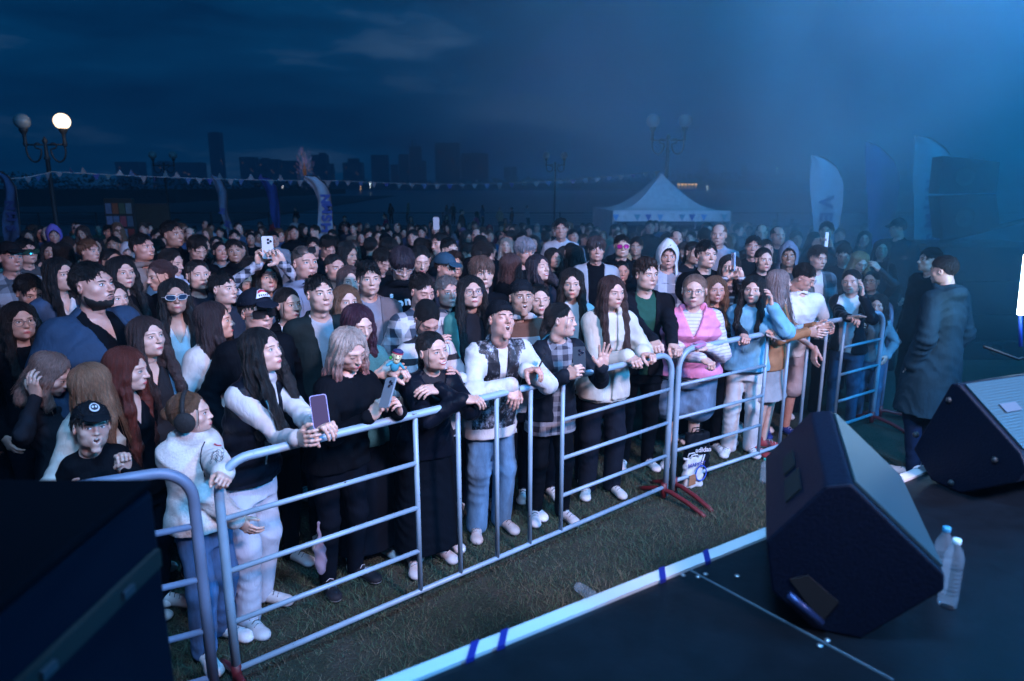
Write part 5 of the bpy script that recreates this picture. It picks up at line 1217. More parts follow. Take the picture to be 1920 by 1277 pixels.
# ------------------------------------------------------------------ grass blades between the barrier and the stage
def blades():
    r = np.random.default_rng(11); n = 85000
    s = r.random(n) * 6.2 - 1.6; t = .12 + 3.1 * r.random(n) ** .8; base = e0[:2] + ed * s[:, None] - en * t[:, None]
    P = np.concatenate([base, np.zeros((n, 1))], 1); P[:, 2] = 0; hh = r.uniform(.012, .042, n) * (1 + .5 * np.sin(P[:, 0] * 5) * np.sin(P[:, 1] * 6)); a = r.random(n) * 2 * pi; w = r.uniform(.0010, .0024, n)
    dx = np.stack([np.cos(a) * w, np.sin(a) * w, 0 * w], 1); ln = np.stack([r.normal(0, .6, n) * hh, r.normal(0, .6, n) * hh, hh], 1)
    V = np.stack([P - dx, P + dx, P + ln * .55 + dx * .6, P + ln * .55 - dx * .6, P + ln + (0, 0, 0) + ln * (.25, .25, -.1)], 1).reshape(-1, 3)
    k = np.arange(n)[:, None] * 5; F = np.concatenate([k + [0, 1, 2, 3], k + [3, 2, 4, 4]], 0)
    me = bpy.data.meshes.new('grass'); dry = r.random(n) < .34 + .25 * np.sin(P[:, 0] * 3 + 1) * np.sin(P[:, 1] * 4)
    me.from_pydata(V.tolist(), [], [tuple(f) if f[2] != f[3] else tuple(f[:3]) for f in F.tolist()])
    me.materials.append(mat('green_blade', (.045, .085, .045), .8)); me.materials.append(mat('dry_blade', (.10, .095, .062), .8)); me.polygons.foreach_set('material_index', np.concatenate([dry, dry]).astype(int)); me.update()
    o = bpy.data.objects.new('grass', me); COL.objects.link(o); tag(o, 'short trampled green and straw-coloured grass before the stage', 'grass', kind='stuff')
blades()
# ------------------------------------------------------------------ the audience: front rows, one by one
BLACKC = (.0025, .0035, .006); DARK = (.006, .008, .013); NAVY = (.012, .03, .075); WHITE = (.62, .62, .64); CREAM = (.58, .56, .50); GREY = (.20, .19, .20); DENIM = (.055, .13, .27)
J = lambda col=DARK, **k: dict(dict(name='jacket', col=col), **k)
T = lambda col=DARK, **k: dict(dict(name='shirt', col=col), **k)
W = lambda px, py, Y, **k: dict(dict(w=at(px, py, Y=Y)), **k)
RL = lambda px, dz=0, b=0, off=0, **k: dict(dict(w=rail_at(px, 1.125 + dz, b), pose='grip'), **k)
def device(I, side, label, case=(.01, .01, .012), screen=None, lens=True, off=(0, .085, -.030), rot=(0, 0, 0), size=(.074, .152, .009), flip=1):
    """a phone lying in a person's hand; screen away from the palm unless flip=-1"""
    a = I['A'][side]; p = to_world(I, a['T'] + a['R'] @ npa(*off)); c_, s_ = cos(I['th']), sin(I['th']); Rz = npa([c_, -s_, 0], [s_, c_, 0], [0, 0, 1]) if False else np.array([[c_, -s_, 0], [s_, c_, 0], [0, 0, 1.]])
    Rm = Rz @ a['R'] @ rotm(rot[2], rot[0], rot[1]); return phone(p, Rm, label, case, screen, lens, size, flip)
def phone(p, Rm, label, case=(.01, .01, .012), screen=None, lens=True, size=(.074, .152, .009), flip=1):
    M = Matrix(np.array(Rm).tolist()).to_4x4(); M.translation = Vector(tuple(p)); root = empty('phone'); root.matrix_world = M; tag(root, label, 'phone', 'phones held up or in hands')
    w, l, t = size[0] / 2, size[1] / 2, size[2] / 2; g = Geo(); r = .011
    pts = [(sx * (w - r) + r * cos(a + b), sy * (l - r) + r * sin(a + b)) for sx, sy, b in ((1, 1, 0), (-1, 1, pi / 2), (-1, -1, pi), (1, -1, 3 * pi / 2)) for a in np.linspace(0, pi / 2, 5)]
    g.prism([(x, y, 0) for x, y in pts], npa(0, 0, -t), npa(0, 0, t), mat('phone_case', case, .3, .1, coat=.5)); g.obj('case', root, smooth=False)
    z = -flip * (t + .0006); g = Geo(); g.prism([(x * .92, y * .96, 0) for x, y in pts], npa(0, 0, min(z, z + .0004)), npa(0, 0, max(z, z + .0004)), mat('screen_glow', screen[:3], .2, 0, 'glow', e=screen[3]) if screen else mat('screen_off', (.01, .012, .02), .08, coat=1.0)); g.obj('screen', root, smooth=False)
    if lens:
        z = flip * t; 
        for x, y in ((.014, .052), (.014, .030), (.032 - .002, .041)): g = Geo(); g.lathe([(.0085, 0), (.0085, .0025), (.006, .003), (.001, .0028)], mat('lens_glass', (.01, .012, .03), .1, coat=1.0), 14, np.diag([1, 1, flip]), (x - .008, y, z)); g.obj('camera_lens', root)
    return root
def badge(I, pt, nrm_yaw, build, name='badge'): pass

kid = dict(child=.86, bw=.95)
# 1 boy
P = person(172, 800, d=2.95, yaw=12, pitch=10, roll=-6, fem=False, hs=.98, hair='short', hc='dark', hat='cap', hatc=(.008, .010, .014), face=dict(mouth='open', wide=1.02, nose=.94, chin=.92, gaze=.6), top=T(BLACKC, collar='turtle'), label='boy in a black cap with a round white emblem, behind the grey barrier',
  arms={'L': W(232, 880, 2.78, pose='fist', up=(0, -1, .3), dir=(0, .1, 1)), 'R': W(120, 930, 2.8)}, eye='grey', **kid)
BOY = P
# 2 child in white fleece
P = person(358, 775, d=3.02, yaw=72, byaw=30, pitch=4, hs=.98, hair='bun', hc='lbrown', hat='muffs', hatc=(.008, .008, .010), face=dict(mouth='slight', nose=.95, chin=.92), top=T((.60, .585, .58), kind='top', tex='fleece', off=.036, collar='puff', loose=1.5, flare=.06, hem=.0, name='jacket'), bottom=('pants', DENIM, dict(wide=1.5, tex='denim')),
  label='child in black ear muffs and a white fleece jacket gripping the barrier end', arms={'L': dict(w=npa(-1.23, 2.76, 1.04), pose='grip', dir=(.5, .9, .1), up=(-.6, .3, .8)), 'R': W(455, 985, 2.95, pose='relaxed')}, feet=.05, **kid)
KID = P
# 3 woman with white sleeves
P = person(492, 657, d=3.20, yaw=52, byaw=40, pitch=10, hair='longdown', hc='black', face=dict(mouth='closed', brow=.3), lean=.2, top=T((.50, .50, .52), collar='fold', loose=1.25, off=.013, hem=-.02), over=J((.006, .008, .014), sleeve='none', collar='stand', rough=.38, quilt=(.09, .010), open=(.045, .004), hem=-.05), bottom=('pants', (.46, .52, .62), dict(wide=1.35)), shoes=(.45, .47, .5),
  label='black-haired woman in a black puffer vest and pale sleeves, holding a phone', arms={'L': W(600, 800, 2.98, pose='phone', dir=(.2, .7, .25), up=(0, -.6, .8)), 'R': W(560, 822, 2.93, pose='relaxed', hint=(-.7, -.3, -1))}, feet=.06)
VEST = P; phone(at(600, 772, Y=2.96), rotm(28, 68, -16), 'phone in a pale lilac case held by the woman in the puffer vest', (.45, .42, .75), (.06, .04, .07, .25), True, flip=-1)
# 4 blonde
P = person(655, 655, d=3.46, yaw=36, byaw=30, pitch=-22, roll=6, hair='long', hc=(.42, .34, .30), tip=(.34, .13, .12), face=dict(mouth='closed', eyes='down', wide=1.05, brow=.4), lean=.2, bw=1.1, top=T(BLACKC, off=.02), bottom=('pants', (.003, .005, .010), {}), shoes=(.02, .02, .025),
  label='blonde woman with pink hair ends, in black, looking down at her phone', arms={'L': W(748, 772, 3.26, pose='phone', dir=(.35, .35, .8), up=(-.8, .2, .4)), 'R': W(694, 782, 3.20, pose='phone', dir=(-.45, .4, .75), up=(.7, .3, .5))})
phone(at(727, 736, Y=3.16), rotm(-20, 55, -24), 'phone in a clear case held by the blonde woman', (.20, .25, .30), None, True, flip=1)
# 5 plum hair
P = person(672, 608, d=3.85, yaw=30, pitch=-12, hair='longdown', hc=(.035, .010, .022), face=dict(eyes='down', mouth='closed'), top=T((.05, .20, .22), tex='rough', tk=dict(s=220, bs=1.0), sleeve='short', vneck=.16), bottom=('skirt', (.003, .005, .010)), lean=.05,
  label='woman with plum-dark hair and a teal glitter dress, clutching a doll', arms={'R': W(712, 700, 3.62, pose='cheek', dir=(-1, .5, .1), up=(0, 1, .2)), 'L': W(735, 700, 3.6, pose='grip', dir=(-.6, .8, .2))}); PLUM = P
# 6 smiling woman
P = person(812, 658, d=3.66, yaw=36, byaw=20, pitch=6, roll=4, hair='tied', hc='black', face=dict(mouth='grin', squint=.72, wide=1.04), lean=.2, bw=1.08, top=T((.02, .02, .025)), over=J((.004, .006, .012), collar='fold', vneck=.16, rough=.45, loose=1.25), bottom=('skirt', (.002, .004, .008), dict(len=.12)), shoes=(.5, .48, .5),
  label='laughing dark-haired woman in a black windbreaker, arms folded on the rail', arms={'R': W(868, 748, 3.50, pose='drape', dir=(-1, .4, -.05), hint=(1, .1, -.8)), 'L': W(822, 728, 3.52, pose='relaxed', dir=(1, .3, .1), up=(0, .5, 1), hint=(-1, .2, -.8))}, feet=.03)
# 7 singer
MARB = mat('marbled_jacket', (.008, .010, .016), .6, 0, 'marble', c2=(.42, .46, .55)); 
P = person(940, 600, d=3.98, yaw=28, byaw=18, pitch=20, roll=-8, fem=False, hair='fade', hc='dark', hat='beanie', hatc=(.007, .009, .013), skin='rosy', face=dict(mouth='sing', eyes='closed', jaw=.95, brow=-.6), hs=1.06, lean=.26, top=T(WHITE, hem=-.26, flare=.02, off=.014), over=dict(name='jacket', mat=MARB, sleevemat=mat('white_sleeve', (.58, .60, .62), .7, 0, 'cloth'), loose=1.35, off=.028, collar='stand', open=(.03, .003), hem=-.12), bottom=('pants', (.09, .20, .33), dict(wide=1.45, tex='denim')), shoes=(.42, .38, .38),
  label='man singing with eyes closed, black beanie and marbled black-white jacket', arms={'R': W(962, 722, 3.78, pose='drape', dir=(.15, .6, -.8), up=(0, 1, .4), hint=(.8, .2, -.6)), 'L': W(985, 692, 3.78, pose='phone', dir=(-.7, .7, .1), up=(0, -.1, 1), hint=(-.7, .3, -.8))}, feet=.02); SING = P
phone(at(1012, 686, Y=3.84), rotm(-30, 40, -60), 'black phone in the hand of the singing man', (.008, .008, .01), None, False)
# 8 skull cap
P = person(978, 558, d=4.4, yaw=14, pitch=10, fem=False, skin='tan', hair='fade', hc='black', hat='beanie', hatc=(.008, .011, .016), face=dict(mouth='open', wide=1.06, brow=-.3, jaw=1.05), lean=.05, top=T((.35, .35, .38), collar='hood', tex='stripe', tk=dict(freq=3.1, w=.35, c2=(.10, .045, .03))), label='man in a flat black cap shouting, striped brown and white hoodie')
# 9
P = person(1010, 562, d=4.75, yaw=14, pitch=5, hair='tied', hc='black', face=dict(mouth='closed', eyes='down', jaw=.92), top=T(BLACKC), label='pale woman with tied black hair between the shouting man and the turned woman')
# 10 turned woman, waving
P = person(1052, 600, d=4.22, yaw=78, byaw=20, pitch=2, roll=-6, hair='tied', hc='black', lean=.18, top=T((.25, .26, .30), tex='plaid', tk=dict(freq=14, c2=(.02, .02, .035)), hem=-.3, off=.016), over=J((.010, .014, .022), open=(.075, .02), collar='fold', hem=-.1, loose=1.2, rough=.55), bottom=('pants', BLACKC, dict(wide=1.1)), shoes=(.55, .55, .58),
  label='woman in a black denim jacket turning away and waving a hand', arms={'L': W(1128, 688, 4.0, pose='open', dir=(-.1, .15, 1), up=(0, -1, .1), hint=(-.6, 0, -1)), 'R': W(1062, 704, 3.97, pose='phone', dir=(-.5, .5, .4), up=(.1, .6, .4))}, feet=-.03)
phone(at(1086, 674, Y=3.98), rotm(14, 78, -24), 'phone with three lenses in the left hand of the waving woman', (.05, .07, .09), None, True, flip=1)
# 11
P = person(1072, 532, d=4.95, yaw=2, pitch=0, hair='longdown', hc='dark', face=dict(mouth='frown', brow=.8, jaw=.92), top=T(WHITE), label='young woman with very long dark hair and white top, facing the camera', eye='brown')
# 12 white jacket
P = person(1148, 548, d=4.62, yaw=34, byaw=15, pitch=0, hair='longdown', hc=(.036, .016, .014), face=dict(mouth='frown', brow=-.6, squint=.8, jaw=.92), lean=.18, top=T((.60, .59, .55), hem=-.2), over=J((.58, .57, .52), open=(.035, .03), collar='hood', loose=1.5, hem=-.16, off=.03), bottom=('pants', (.010, .013, .022), dict(wide=1.35)), shoes=(.6, .6, .6),
  label='frowning woman with straight brown hair and a white jacket, hands on the rail', arms={'R': RL(1178, .02, dir=(-.3, .8, -.1)), 'L': RL(1205, .03, dir=(-.5, .7, -.1))})
# 13 man green tee
P = person(1212, 515, d=5.2, yaw=34, byaw=14, pitch=2, fem=False, hs=1.12, bw=1.2, hair='quiff', hc='brown', skin='fair', face=dict(mouth='closed', jaw=1.12, wide=1.05, brow=-.5), lean=.1, top=T((.012, .07, .05)), over=J((.007, .009, .014), open=(.075, .03), collar='hood'), bottom=('pants', BLACKC, {}),
  label='heavy-set man in black jacket and green tee with a tiny tricolour pin', arms={'R': RL(1243, 0, dir=(0, 1, -.3)), 'L': RL(1262, .0, dir=(-.3, .8, -.3))}); GREEN = P
# 14 pink vest
STR = mat('striped_shirt', (.56, .54, .60), .8, 0, 'stripe', freq=42, w=.3, c2=(.40, .37, .48))
P = person(1302, 545, d=5.08, yaw=-2, byaw=8, pitch=2, hs=1.16, bw=1.58, hair='tied', hc=(.20, .12, .09), skin='fair', glasses=('wire', (.12, .11, .12), None), face=dict(mouth='slight', wide=1.08, jaw=1.12, squint=.8, brow=.3), eye='blue', lean=.26, top=dict(name='shirt', mat=STR, off=.012, loose=1.1), over=J((.78, .27, .46), sleeve='none', collar='puff', quilt=(.11, .012), vneck=.17, hem=-.06, off=.034, rough=.5), bottom=('shorts', (.10, .17, .26), dict(len=.75, tex='denim', wide=1.1)), shoes=(.6, .6, .62),
  label='woman in a bright pink puffer vest and thin glasses, leaning on the rail', arms={'R': W(1318, 672, 4.84, pose='grip', dir=(-.6, .6, -.3), up=(-.2, .4, 1)), 'L': W(1325, 650, 4.92, pose='drape', dir=(.9, .3, -.1), up=(0, .3, 1))}, lip=(.45, .15, .15)); PINK = P
device(P, -1, 'lilac phone held against the pink vest', (.45, .22, .40), flip=1, off=(0, .06, .03), rot=(10, 0, 30))
# 15
P = person(1342, 543, d=5.6, yaw=16, pitch=2, hair='long', hc='lbrown', skin='rosy', face=dict(mouth='slight', wide=1.04, squint=.75), top=T((.02, .022, .03)), bottom=('pants', BLACKC, {}), label='soft-smiling woman with light brown hair beside the pink vest', arms={'L': RL(1395, 0, 1, dir=(0, 1, -.2))}, lean=.05, shoes=(.6, .6, .62))
# 16 light blue girl
P = person(1412, 543, d=5.42, yaw=-6, byaw=4, pitch=2, roll=-3, hair='long', hc='black', face=dict(mouth='slight', wide=1.02, brow=.5), lean=.16, top=T((.16, .42, .60), off=.028, loose=1.6, hem=-.08, flare=.03), bottom=('pants', (.55, .56, .58), dict(wide=1.35)), shoes=(.62, .62, .65),
  label='girl in a light blue sweatshirt and white torn jeans, hand at her ear', arms={'L': W(1448, 575, 5.2, pose='cheek', dir=(.2, .1, 1), up=(-1, 0, 0), hint=(-.8, .2, -1)), 'R': RL(1432, .03, 1, pose='drape', dir=(-.9, .5, -.4), up=(0, .4, 1))}, feet=.03); BLUE = P
device(P, 1, 'white phone hanging from the hand of the girl in light blue', (.6, .6, .62), off=(-.01, .11, -.02), rot=(0, 0, 20), flip=1)
# 17 ash blonde from behind
P = person(1462, 530, d=5.6, yaw=118, byaw=70, hair='backlong', hc=(.22, .17, .17), top=T((.30, .13, .055), off=.02, tex='rough', tk=dict(s=9)), bottom=('skirt', (.3, .3, .32), dict(len=.5)), lean=.05, label='ash-blonde woman seen from behind in a tan suede jacket', arms={'L': W(1530, 612, 5.5, pose='relaxed', dir=(-.2, 1, .1)), 'R': W(1515, 622, 5.45, pose='relaxed', dir=(.1, 1, 0))}, shoes=(.3, .05, .06))
# 18 white polo
P = person(1508, 520, d=5.78, yaw=72, byaw=28, pitch=-24, fem=False, bw=1.15, hair='fade', hc='dark', skin='rosy', glasses=('wire', (.03, .03, .03), None), lean=.25, top=T((.66, .66, .68), sleeve='short', collar='fold'), bottom=('shorts', (.42, .36, .38), dict(len=.95)), shoes=(.02, .04, .2),
  label='man in a white polo and glasses leaning over the barrier, looking down', arms={'L': W(1558, 612, 5.72, pose='relaxed', dir=(.3, 1, -.1)), 'R': W(1528, 655, 5.6, pose='relaxed', dir=(.2, .3, -1))})
# 19 hand on cheek
P = person(1596, 528, d=6.2, yaw=-12, pitch=0, roll=8, hair='tied', hc='dark', face=dict(wide=1.08, jaw=1.1, squint=.75), lean=.2, top=T(WHITE), over=J((.008, .012, .018), open=(.09, .05), rough=.3, collar='fold'), bottom=('pants', (.03, .06, .12), dict(tex='denim')),
  label='woman in a black leather jacket propping her cheek, phone in other hand', arms={'L': W(1618, 556, 5.95, pose='cheek', dir=(.1, 0, 1), up=(-1, -.2, 0), hint=(-.6, .3, -1)), 'R': W(1592, 597, 5.85, pose='phone', dir=(-.7, .6, .2), up=(0, -.3, 1))}, lod=2)
device(P, 1, 'phone in a glittery case held low by the woman propping her cheek', (.35, .3, .28), (.2, .2, .25, .4), off=(0, .09, .014), flip=1)
person(1646, 572, d=6.45, yaw=-10, pitch=-2, hs=.96, hair='long', hc='dark', child=.85, top=T((.14, .30, .38), collar='hood', loose=1.5), over=None, bottom=('pants', (.05, .12, .22), dict(tex='denim', wide=1.3)), label='small girl in a pale hoodie with a red lanyard behind the right barrier', lod=2, arms={'R': dict(t=(.12, .2, .92), pose='relaxed')})
person(1634, 527, d=7.0, yaw=-22, hair='tied', hc='brown', glasses=('wire', (.05, .05, .05), None), top=T((.03, .07, .09)), label='woman in round glasses with a raised elbow, right of the leather jacket', lod=2, arms={'L': dict(t=(-.1, .12, 1.42), pose='cheek')})
person(1612, 492, d=7.2, yaw=25, pitch=-20, hair='bob', hc='blond', top=T((.03, .04, .05)), label='blonde with short hair looking down, above the cheek-propping woman', lod=2)
person(1582, 478, d=7.5, yaw=0, pitch=-15, fem=False, hair='short', hc='dark', top=T((.02, .03, .04)), label='dark-haired man in dark coat looking down, right of the raised phone', lod=2)
person(1534, 484, d=6.6, yaw=35, pitch=-4, fem=False, hair='quiff', hc='brown', top=T(WHITE), over=dict(name='jacket', mat=mat('dark_plaid', (.01, .014, .02), .8, 0, 'plaid', freq=7, c2=(.10, .14, .17)), open=(.05, .02), col=DARK), label='tall man in a dark plaid overshirt behind the white polo man', lod=2)
P = person(1549, 434, d=8.3, yaw=-8, fem=False, hair='short', hc='black', top=T((.02, .03, .04)), label='man filming with a sideways phone before his face, under the V E flag', lod=2, arms={'R': dict(t=(.075, .30, 1.60), pose='phone', dir=(-.4, .1, 1), up=(.3, -1, 0)), 'L': dict(t=(-.09, .30, 1.60), pose='phone', dir=(.4, .1, 1), up=(-.3, -1, 0))})
phone(at(1551, 449, Y=7.95), rotm(0, 88, 90), 'bright phone held sideways under the V E flag', (.02, .02, .03), (.35, .55, 1, 1.6), False, size=(.09, .17, .009), flip=1)
# guards on the stage side
person(1768, 507, d=5.15, yaw=-108, byaw=-120, pitch=-8, fem=False, hair='fade', hc=(.022, .026, .03), hs=1.0, bw=.96, top=T((.016, .042, .06), off=.034, collar='hood', hem=-.62, flare=.05, loose=1.4, name='parka'), bottom=('pants', (.01, .02, .05), {}), label='guard in a long grey-blue hooded parka with his back half turned', lod=1, lean=.02)
person(1742, 488, d=6.4, yaw=-60, fem=False, bw=1.1, hair='short', hc='black', top=T(BLACKC, off=.03), bottom=('pants', BLACKC, {}), label='guard all in black standing just behind the parka man', lod=2)
person(1682, 428, d=8.6, yaw=-50, pitch=-8, fem=False, hair='short', hc='black', hat='cap', hatc=(.02, .03, .035), bw=1.2, top=T((.012, .018, .025), off=.03), label='big man in a peaked cap looming in the haze at right', lod=2)

# ---- left cluster
person(176, 535, d=3.62, yaw=46, byaw=42, pitch=6, fem=False, hs=1.16, bw=1.42, hair='fade', hc='black', skin='rosy', face=dict(mouth='frown', beard='full', jaw=1.18, wide=1.1, brow=-.6, chin=1.05), top=T(BLACKC, vneck=.14), over=J((.018, .042, .085), open=(.11, .06), collar='fold', off=.034, loose=1.3), label='burly bearded man in an open navy shirt-jacket, looking up to the right')
person(113, 515, d=4.45, yaw=34, hair='long', hc='black', face=dict(mouth='closed', jaw=.95, brow=.2), top=T(WHITE, vneck=.1), over=J((.022, .06, .13), open=(.06, .02), collar='fold', tex='denim'), label='dark-haired woman in a blue denim jacket behind the bearded man')
person(277, 632, d=3.55, yaw=34, pitch=8, hair='long', hc=(.026, .014, .014), face=dict(mouth='closed', jaw=.94, wide=.98), top=T((.015, .016, .02), sleeve='none', vneck=.12), over=J((.07, .17, .27), sleeve='none', open=(.08, .05), tex='denim', collar='fold'), label='young woman with long brown hair and a sleeveless denim vest')
person(328, 556, d=4.25, yaw=6, hair='longdown', hc='black', skin='tan', glasses=('cat', (.6, .6, .62), (.02, .05, .10)), top=T(WHITE, vneck=.14), over=J(BLACKC, open=(.06, .03)), face=dict(jaw=.92), label='woman in white-rimmed mirrored sunglasses with long black hair')
person(240, 692, d=3.28, yaw=62, pitch=-6, byaw=40, hair='longdown', hc='red', top=T(BLACKC, vneck=.14), lean=.05, label='woman with dark red hair and a flower earring, seen in profile')
person(176, 722, d=3.12, yaw=140, byaw=60, hair='backlong', hc=(.24, .12, .07), top=T((.52, .52, .47), off=.026, collar='fold', loose=1.3), label='golden-haired woman with her head turned away, in a cream jacket')
person(98, 700, d=3.35, yaw=58, pitch=-30, hair='bob', hc=(.20, .12, .10), top=T((.012, .014, .02)), label='woman with a light brown bob bowing her head, hand at her ear', arms={'R': W(68, 745, 3.2, pose='cheek', dir=(.1, 0, 1), up=(1, 0, 0), hint=(.6, 0, -1))}, lod=2)
person(38, 602, d=3.9, yaw=16, hair='long', hc='dark', glasses=('round', (.12, .1, .1), None), top=T(BLACKC), label='girl in round glasses and black at the left edge of the crowd', lod=2)
person(56, 548, d=4.5, yaw=20, pitch=-18, fem=False, hair='short', hc='dark', top=T((.012, .014, .02)), label='boy with dark hair looking down, left of the denim jacket woman', lod=2)
person(20, 483, d=5.4, yaw=24, fem=False, hs=1.1, bw=1.2, hair='fade', hc='dark', hat='cap', hatc=(.01, .01, .012), skin='rosy', top=T((.03, .05, .07), tex='plaid', tk=dict(freq=7, c2=(.25, .3, .36))), label='stout man in a black cap with white lettering and plaid shirt', lod=2)
person(50, 472, d=6.0, yaw=26, fem=False, hair='short', hc='black', glasses=('shades', (.01, .01, .01), (.02, .06, .04)), top=T((.05, .06, .07)), label='man in green-tinted dark sunglasses behind the stout man in a cap', lod=2)
person(229, 512, d=4.65, yaw=26, hair='long', hc='black', face=dict(mouth='frown', brow=-.4), top=T(BLACKC), label='stern woman with black hair just right of the bearded man', lod=1)
person(212, 560, d=4.15, yaw=40, hair='bob', hc='dark', top=T(BLACKC), label='pale woman half hidden behind the cheek of the bearded man', lod=2)
person(268, 464, d=5.6, yaw=42, pitch=4, fem=False, hs=1.06, hair='fade', hc='black', skin='rosy', face=dict(mouth='smile', jaw=1.05), top=T((.20, .17, .16), collar='hood', loose=1.2), label='tall grinning man in a beige hoodie standing above his row')
person(300, 516, d=4.95, yaw=-62, pitch=-10, hair='bun', hc=(.06, .03, .03), top=T(BLACKC), label='girl with a brown bun in profile facing left', lod=1)
person(322, 492, d=5.5, yaw=52, pitch=-10, hair='tied', hc='dark', top=T((.42, .45, .55), collar='hood', loose=1.4), face=dict(eyes='down'), label='woman in a white hooded top looking down to the right', lod=1)
person(372, 516, d=4.75, yaw=18, pitch=6, hair='tied', hc='dark', face=dict(wide=1.05, jaw=1.05), top=T((.02, .02, .03)), label='round-faced woman with tied dark hair above the sunglasses woman', lod=1)
person(420, 541, d=4.55, yaw=44, fem=False, hair='fade', hc='black', face=dict(mouth='slight', squint=.7), top=T((.02, .03, .05)), label='smirking man with neat dark hair left of the patched cap', lod=1)
person(404, 602, d=3.82, yaw=74, byaw=50, hair='longdown', hc=(.026, .015, .017), top=T((.50, .48, .47), off=.024, loose=1.3), over=J((.03, .012, .014), sleeve='none', hem=-.1, open=(.03, .02)), label='woman with long straight brown hair in profile, cream sleeves', lod=1)
CAPM = person(482, 585, d=3.78, yaw=30, pitch=2, fem=False, hs=1.12, bw=1.15, hair='fade', hc='dark', hat='cap', hatc=(.008, .011, .020), skin='rosy', glasses=('shades', (.004, .004, .005), (.004, .004, .006)), face=dict(jaw=1.08, wide=1.05, mouth='slight'), top=T(BLACKC, off=.02), label='man in big black sunglasses and a cap with a red-white patch')
person(541, 571, d=4.3, yaw=32, hair='tied', hc='black', face=dict(jaw=.98), top=T(WHITE), over=J(BLACKC, open=(.06, .03), collar='fold'), label='young person with tied black hair and black jacket over white tee')
person(600, 551, d=4.12, yaw=22, pitch=8, fem=False, hs=1.1, hair='fade', hc='black', skin='fair', face=dict(mouth='slight', brow=-.7, jaw=.98), top=T((.3, .32, .36)), over=J((.010, .018, .020), open=(.06, .02), collar='stand'), label='frowning young man with cropped hair in a dark green-black jacket')
person(466, 531, d=5.0, yaw=14, pitch=4, hair='long', hc='black', face=dict(eyes='closed'), top=T(BLACKC), label='woman with eyes closed right above the patched cap', lod=1)
person(572, 493, d=4.85, yaw=28, pitch=6, fem=False, hs=1.16, hair='buzz', hc=(.06, .045, .04), skin='rosy', glasses=('shades', (.01, .01, .01), (.01, .01, .012), (-.03, .085)), face=dict(jaw=1.02), top=T((.16, .19, .27), collar='hood'), label='big shaven-headed man with sunglasses pushed up on his head')
person(628, 503, d=5.35, yaw=26, fem=False, hs=1.06, hair='buzz', hc='dark', skin='rosy', face=dict(brow=-.5), top=T((.2, .24, .3)), label='man with a dark buzz cut right of the shaven-headed man')
person(656, 527, d=5.0, yaw=10, pitch=2, hair='long', hc=(.07, .04, .04), face=dict(mouth='smile', squint=.8), top=T((.03, .03, .05)), label='smiling woman with brown hair between buzz cut and grey jacket', lod=1)
person(650, 566, d=4.5, yaw=18, hair='long', hc='lbrown', top=T((.06, .06, .07)), label='light-haired woman half hidden above the plum-haired woman', lod=2)
person(692, 523, d=4.62, yaw=12, pitch=3, fem=False, hs=1.06, hair='quiff', hc='black', face=dict(mouth='closed', jaw=.96), top=T((.20, .21, .26)), over=J((.14, .13, .15), open=(.07, .05), collar='fold'), label='handsome dark-haired man in a taupe jacket over grey tee')
HOOD = person(754, 497, d=4.9, yaw=12, pitch=-26, fem=False, hs=1.08, hair='fringe', hc=(.025, .018, .028), glasses=('wire', (.4, .4, .45), None), face=dict(eyes='down', jaw=.94), top=T(BLACKC, collar='hood', off=.024), label='mop-haired man in wire glasses and a black hoodie with gothic letters')
person(792, 546, d=4.5, yaw=30, pitch=-12, fem=False, hs=1.06, hair='fade', hc='dark', skin='rosy', face=dict(eyes='down'), top=T((.5, .5, .55), tex='plaid', tk=dict(freq=9, c2=(.02, .035, .06)), loose=1.3, off=.02), label='man in a black and white plaid flannel shirt looking down')
person(801, 598, d=4.0, yaw=20, pitch=-38, hair='tied', hc='black', skin='rosy', face=dict(eyes='down'), top=T((.45, .46, .5), tex='stripe', tk=dict(freq=9, w=.3, c2=(.01, .012, .02)), off=.02), label='girl bowing her head so that her straight hair parting shows', arms={'R': dict(t=(.02, .18, 1.30), pose='cheek'), 'L': dict(t=(-.12, .24, 1.16), pose='relaxed')})
person(789, 487, d=5.45, yaw=10, pitch=-18, hair='tied', hc='black', face=dict(eyes='down', mouth='slight'), top=T((.03, .03, .04)), label='woman with sleek black hair looking down, right of the mop-haired man', lod=1)
person(840, 548, d=4.95, yaw=20, fem=False, hs=1.08, hair='greyshort', hc='grey', skin='rosy', face=dict(jaw=1.08, wide=1.05, mouth='frown'), top=T((.014, .03, .06), collar='fold'), label='older grey-haired man with a ruddy face in a navy jacket')
person(836, 502, d=5.45, yaw=42, pitch=-8, fem=False, hair='fade', hc='brown', hat='cap', hatc=(.02, .06, .10), skin='rosy', top=T((.02, .02, .03)), label='person in a steel-blue baseball cap above the grey-haired man', lod=1)
person(852, 497, d=5.9, yaw=20, hair='curly', hc='brown', face=dict(mouth='smile'), top=T((.03, .03, .04)), label='smiling woman behind the peak of the steel-blue cap', lod=2)
person(884, 548, d=4.55, yaw=14, pitch=10, hair='longdown', hc='black', glasses=('round', (.03, .03, .1), None), face=dict(mouth='frown', wide=1.06, jaw=1.08), top=T((.012, .014, .02)), over=J((.06, .24, .22), open=(.10, .08), collar='fold'), label='woman in blue-rimmed glasses with a mint green jacket')
person(904, 513, d=4.95, yaw=16, fem=False, hs=1.08, hair='fringe', hc=(.13, .075, .06), face=dict(mouth='closed', wide=1.06, jaw=1.08, brow=-.5), top=T(BLACKC), label='fair-haired man with a side-swept fringe in black')
person(906, 480, d=5.7, yaw=150, fem=False, hair='curly', hc='dark', top=T(BLACKC), label='person with curly dark hair turned away, above the fair fringe', lod=2)
person(1010, 503, d=5.35, yaw=42, pitch=14, hair='bob', hc=(.02, .016, .024), face=dict(mouth='grin', eyes='closed'), top=T((.02, .02, .03)), label='laughing woman with a dark bob, chin lifted')
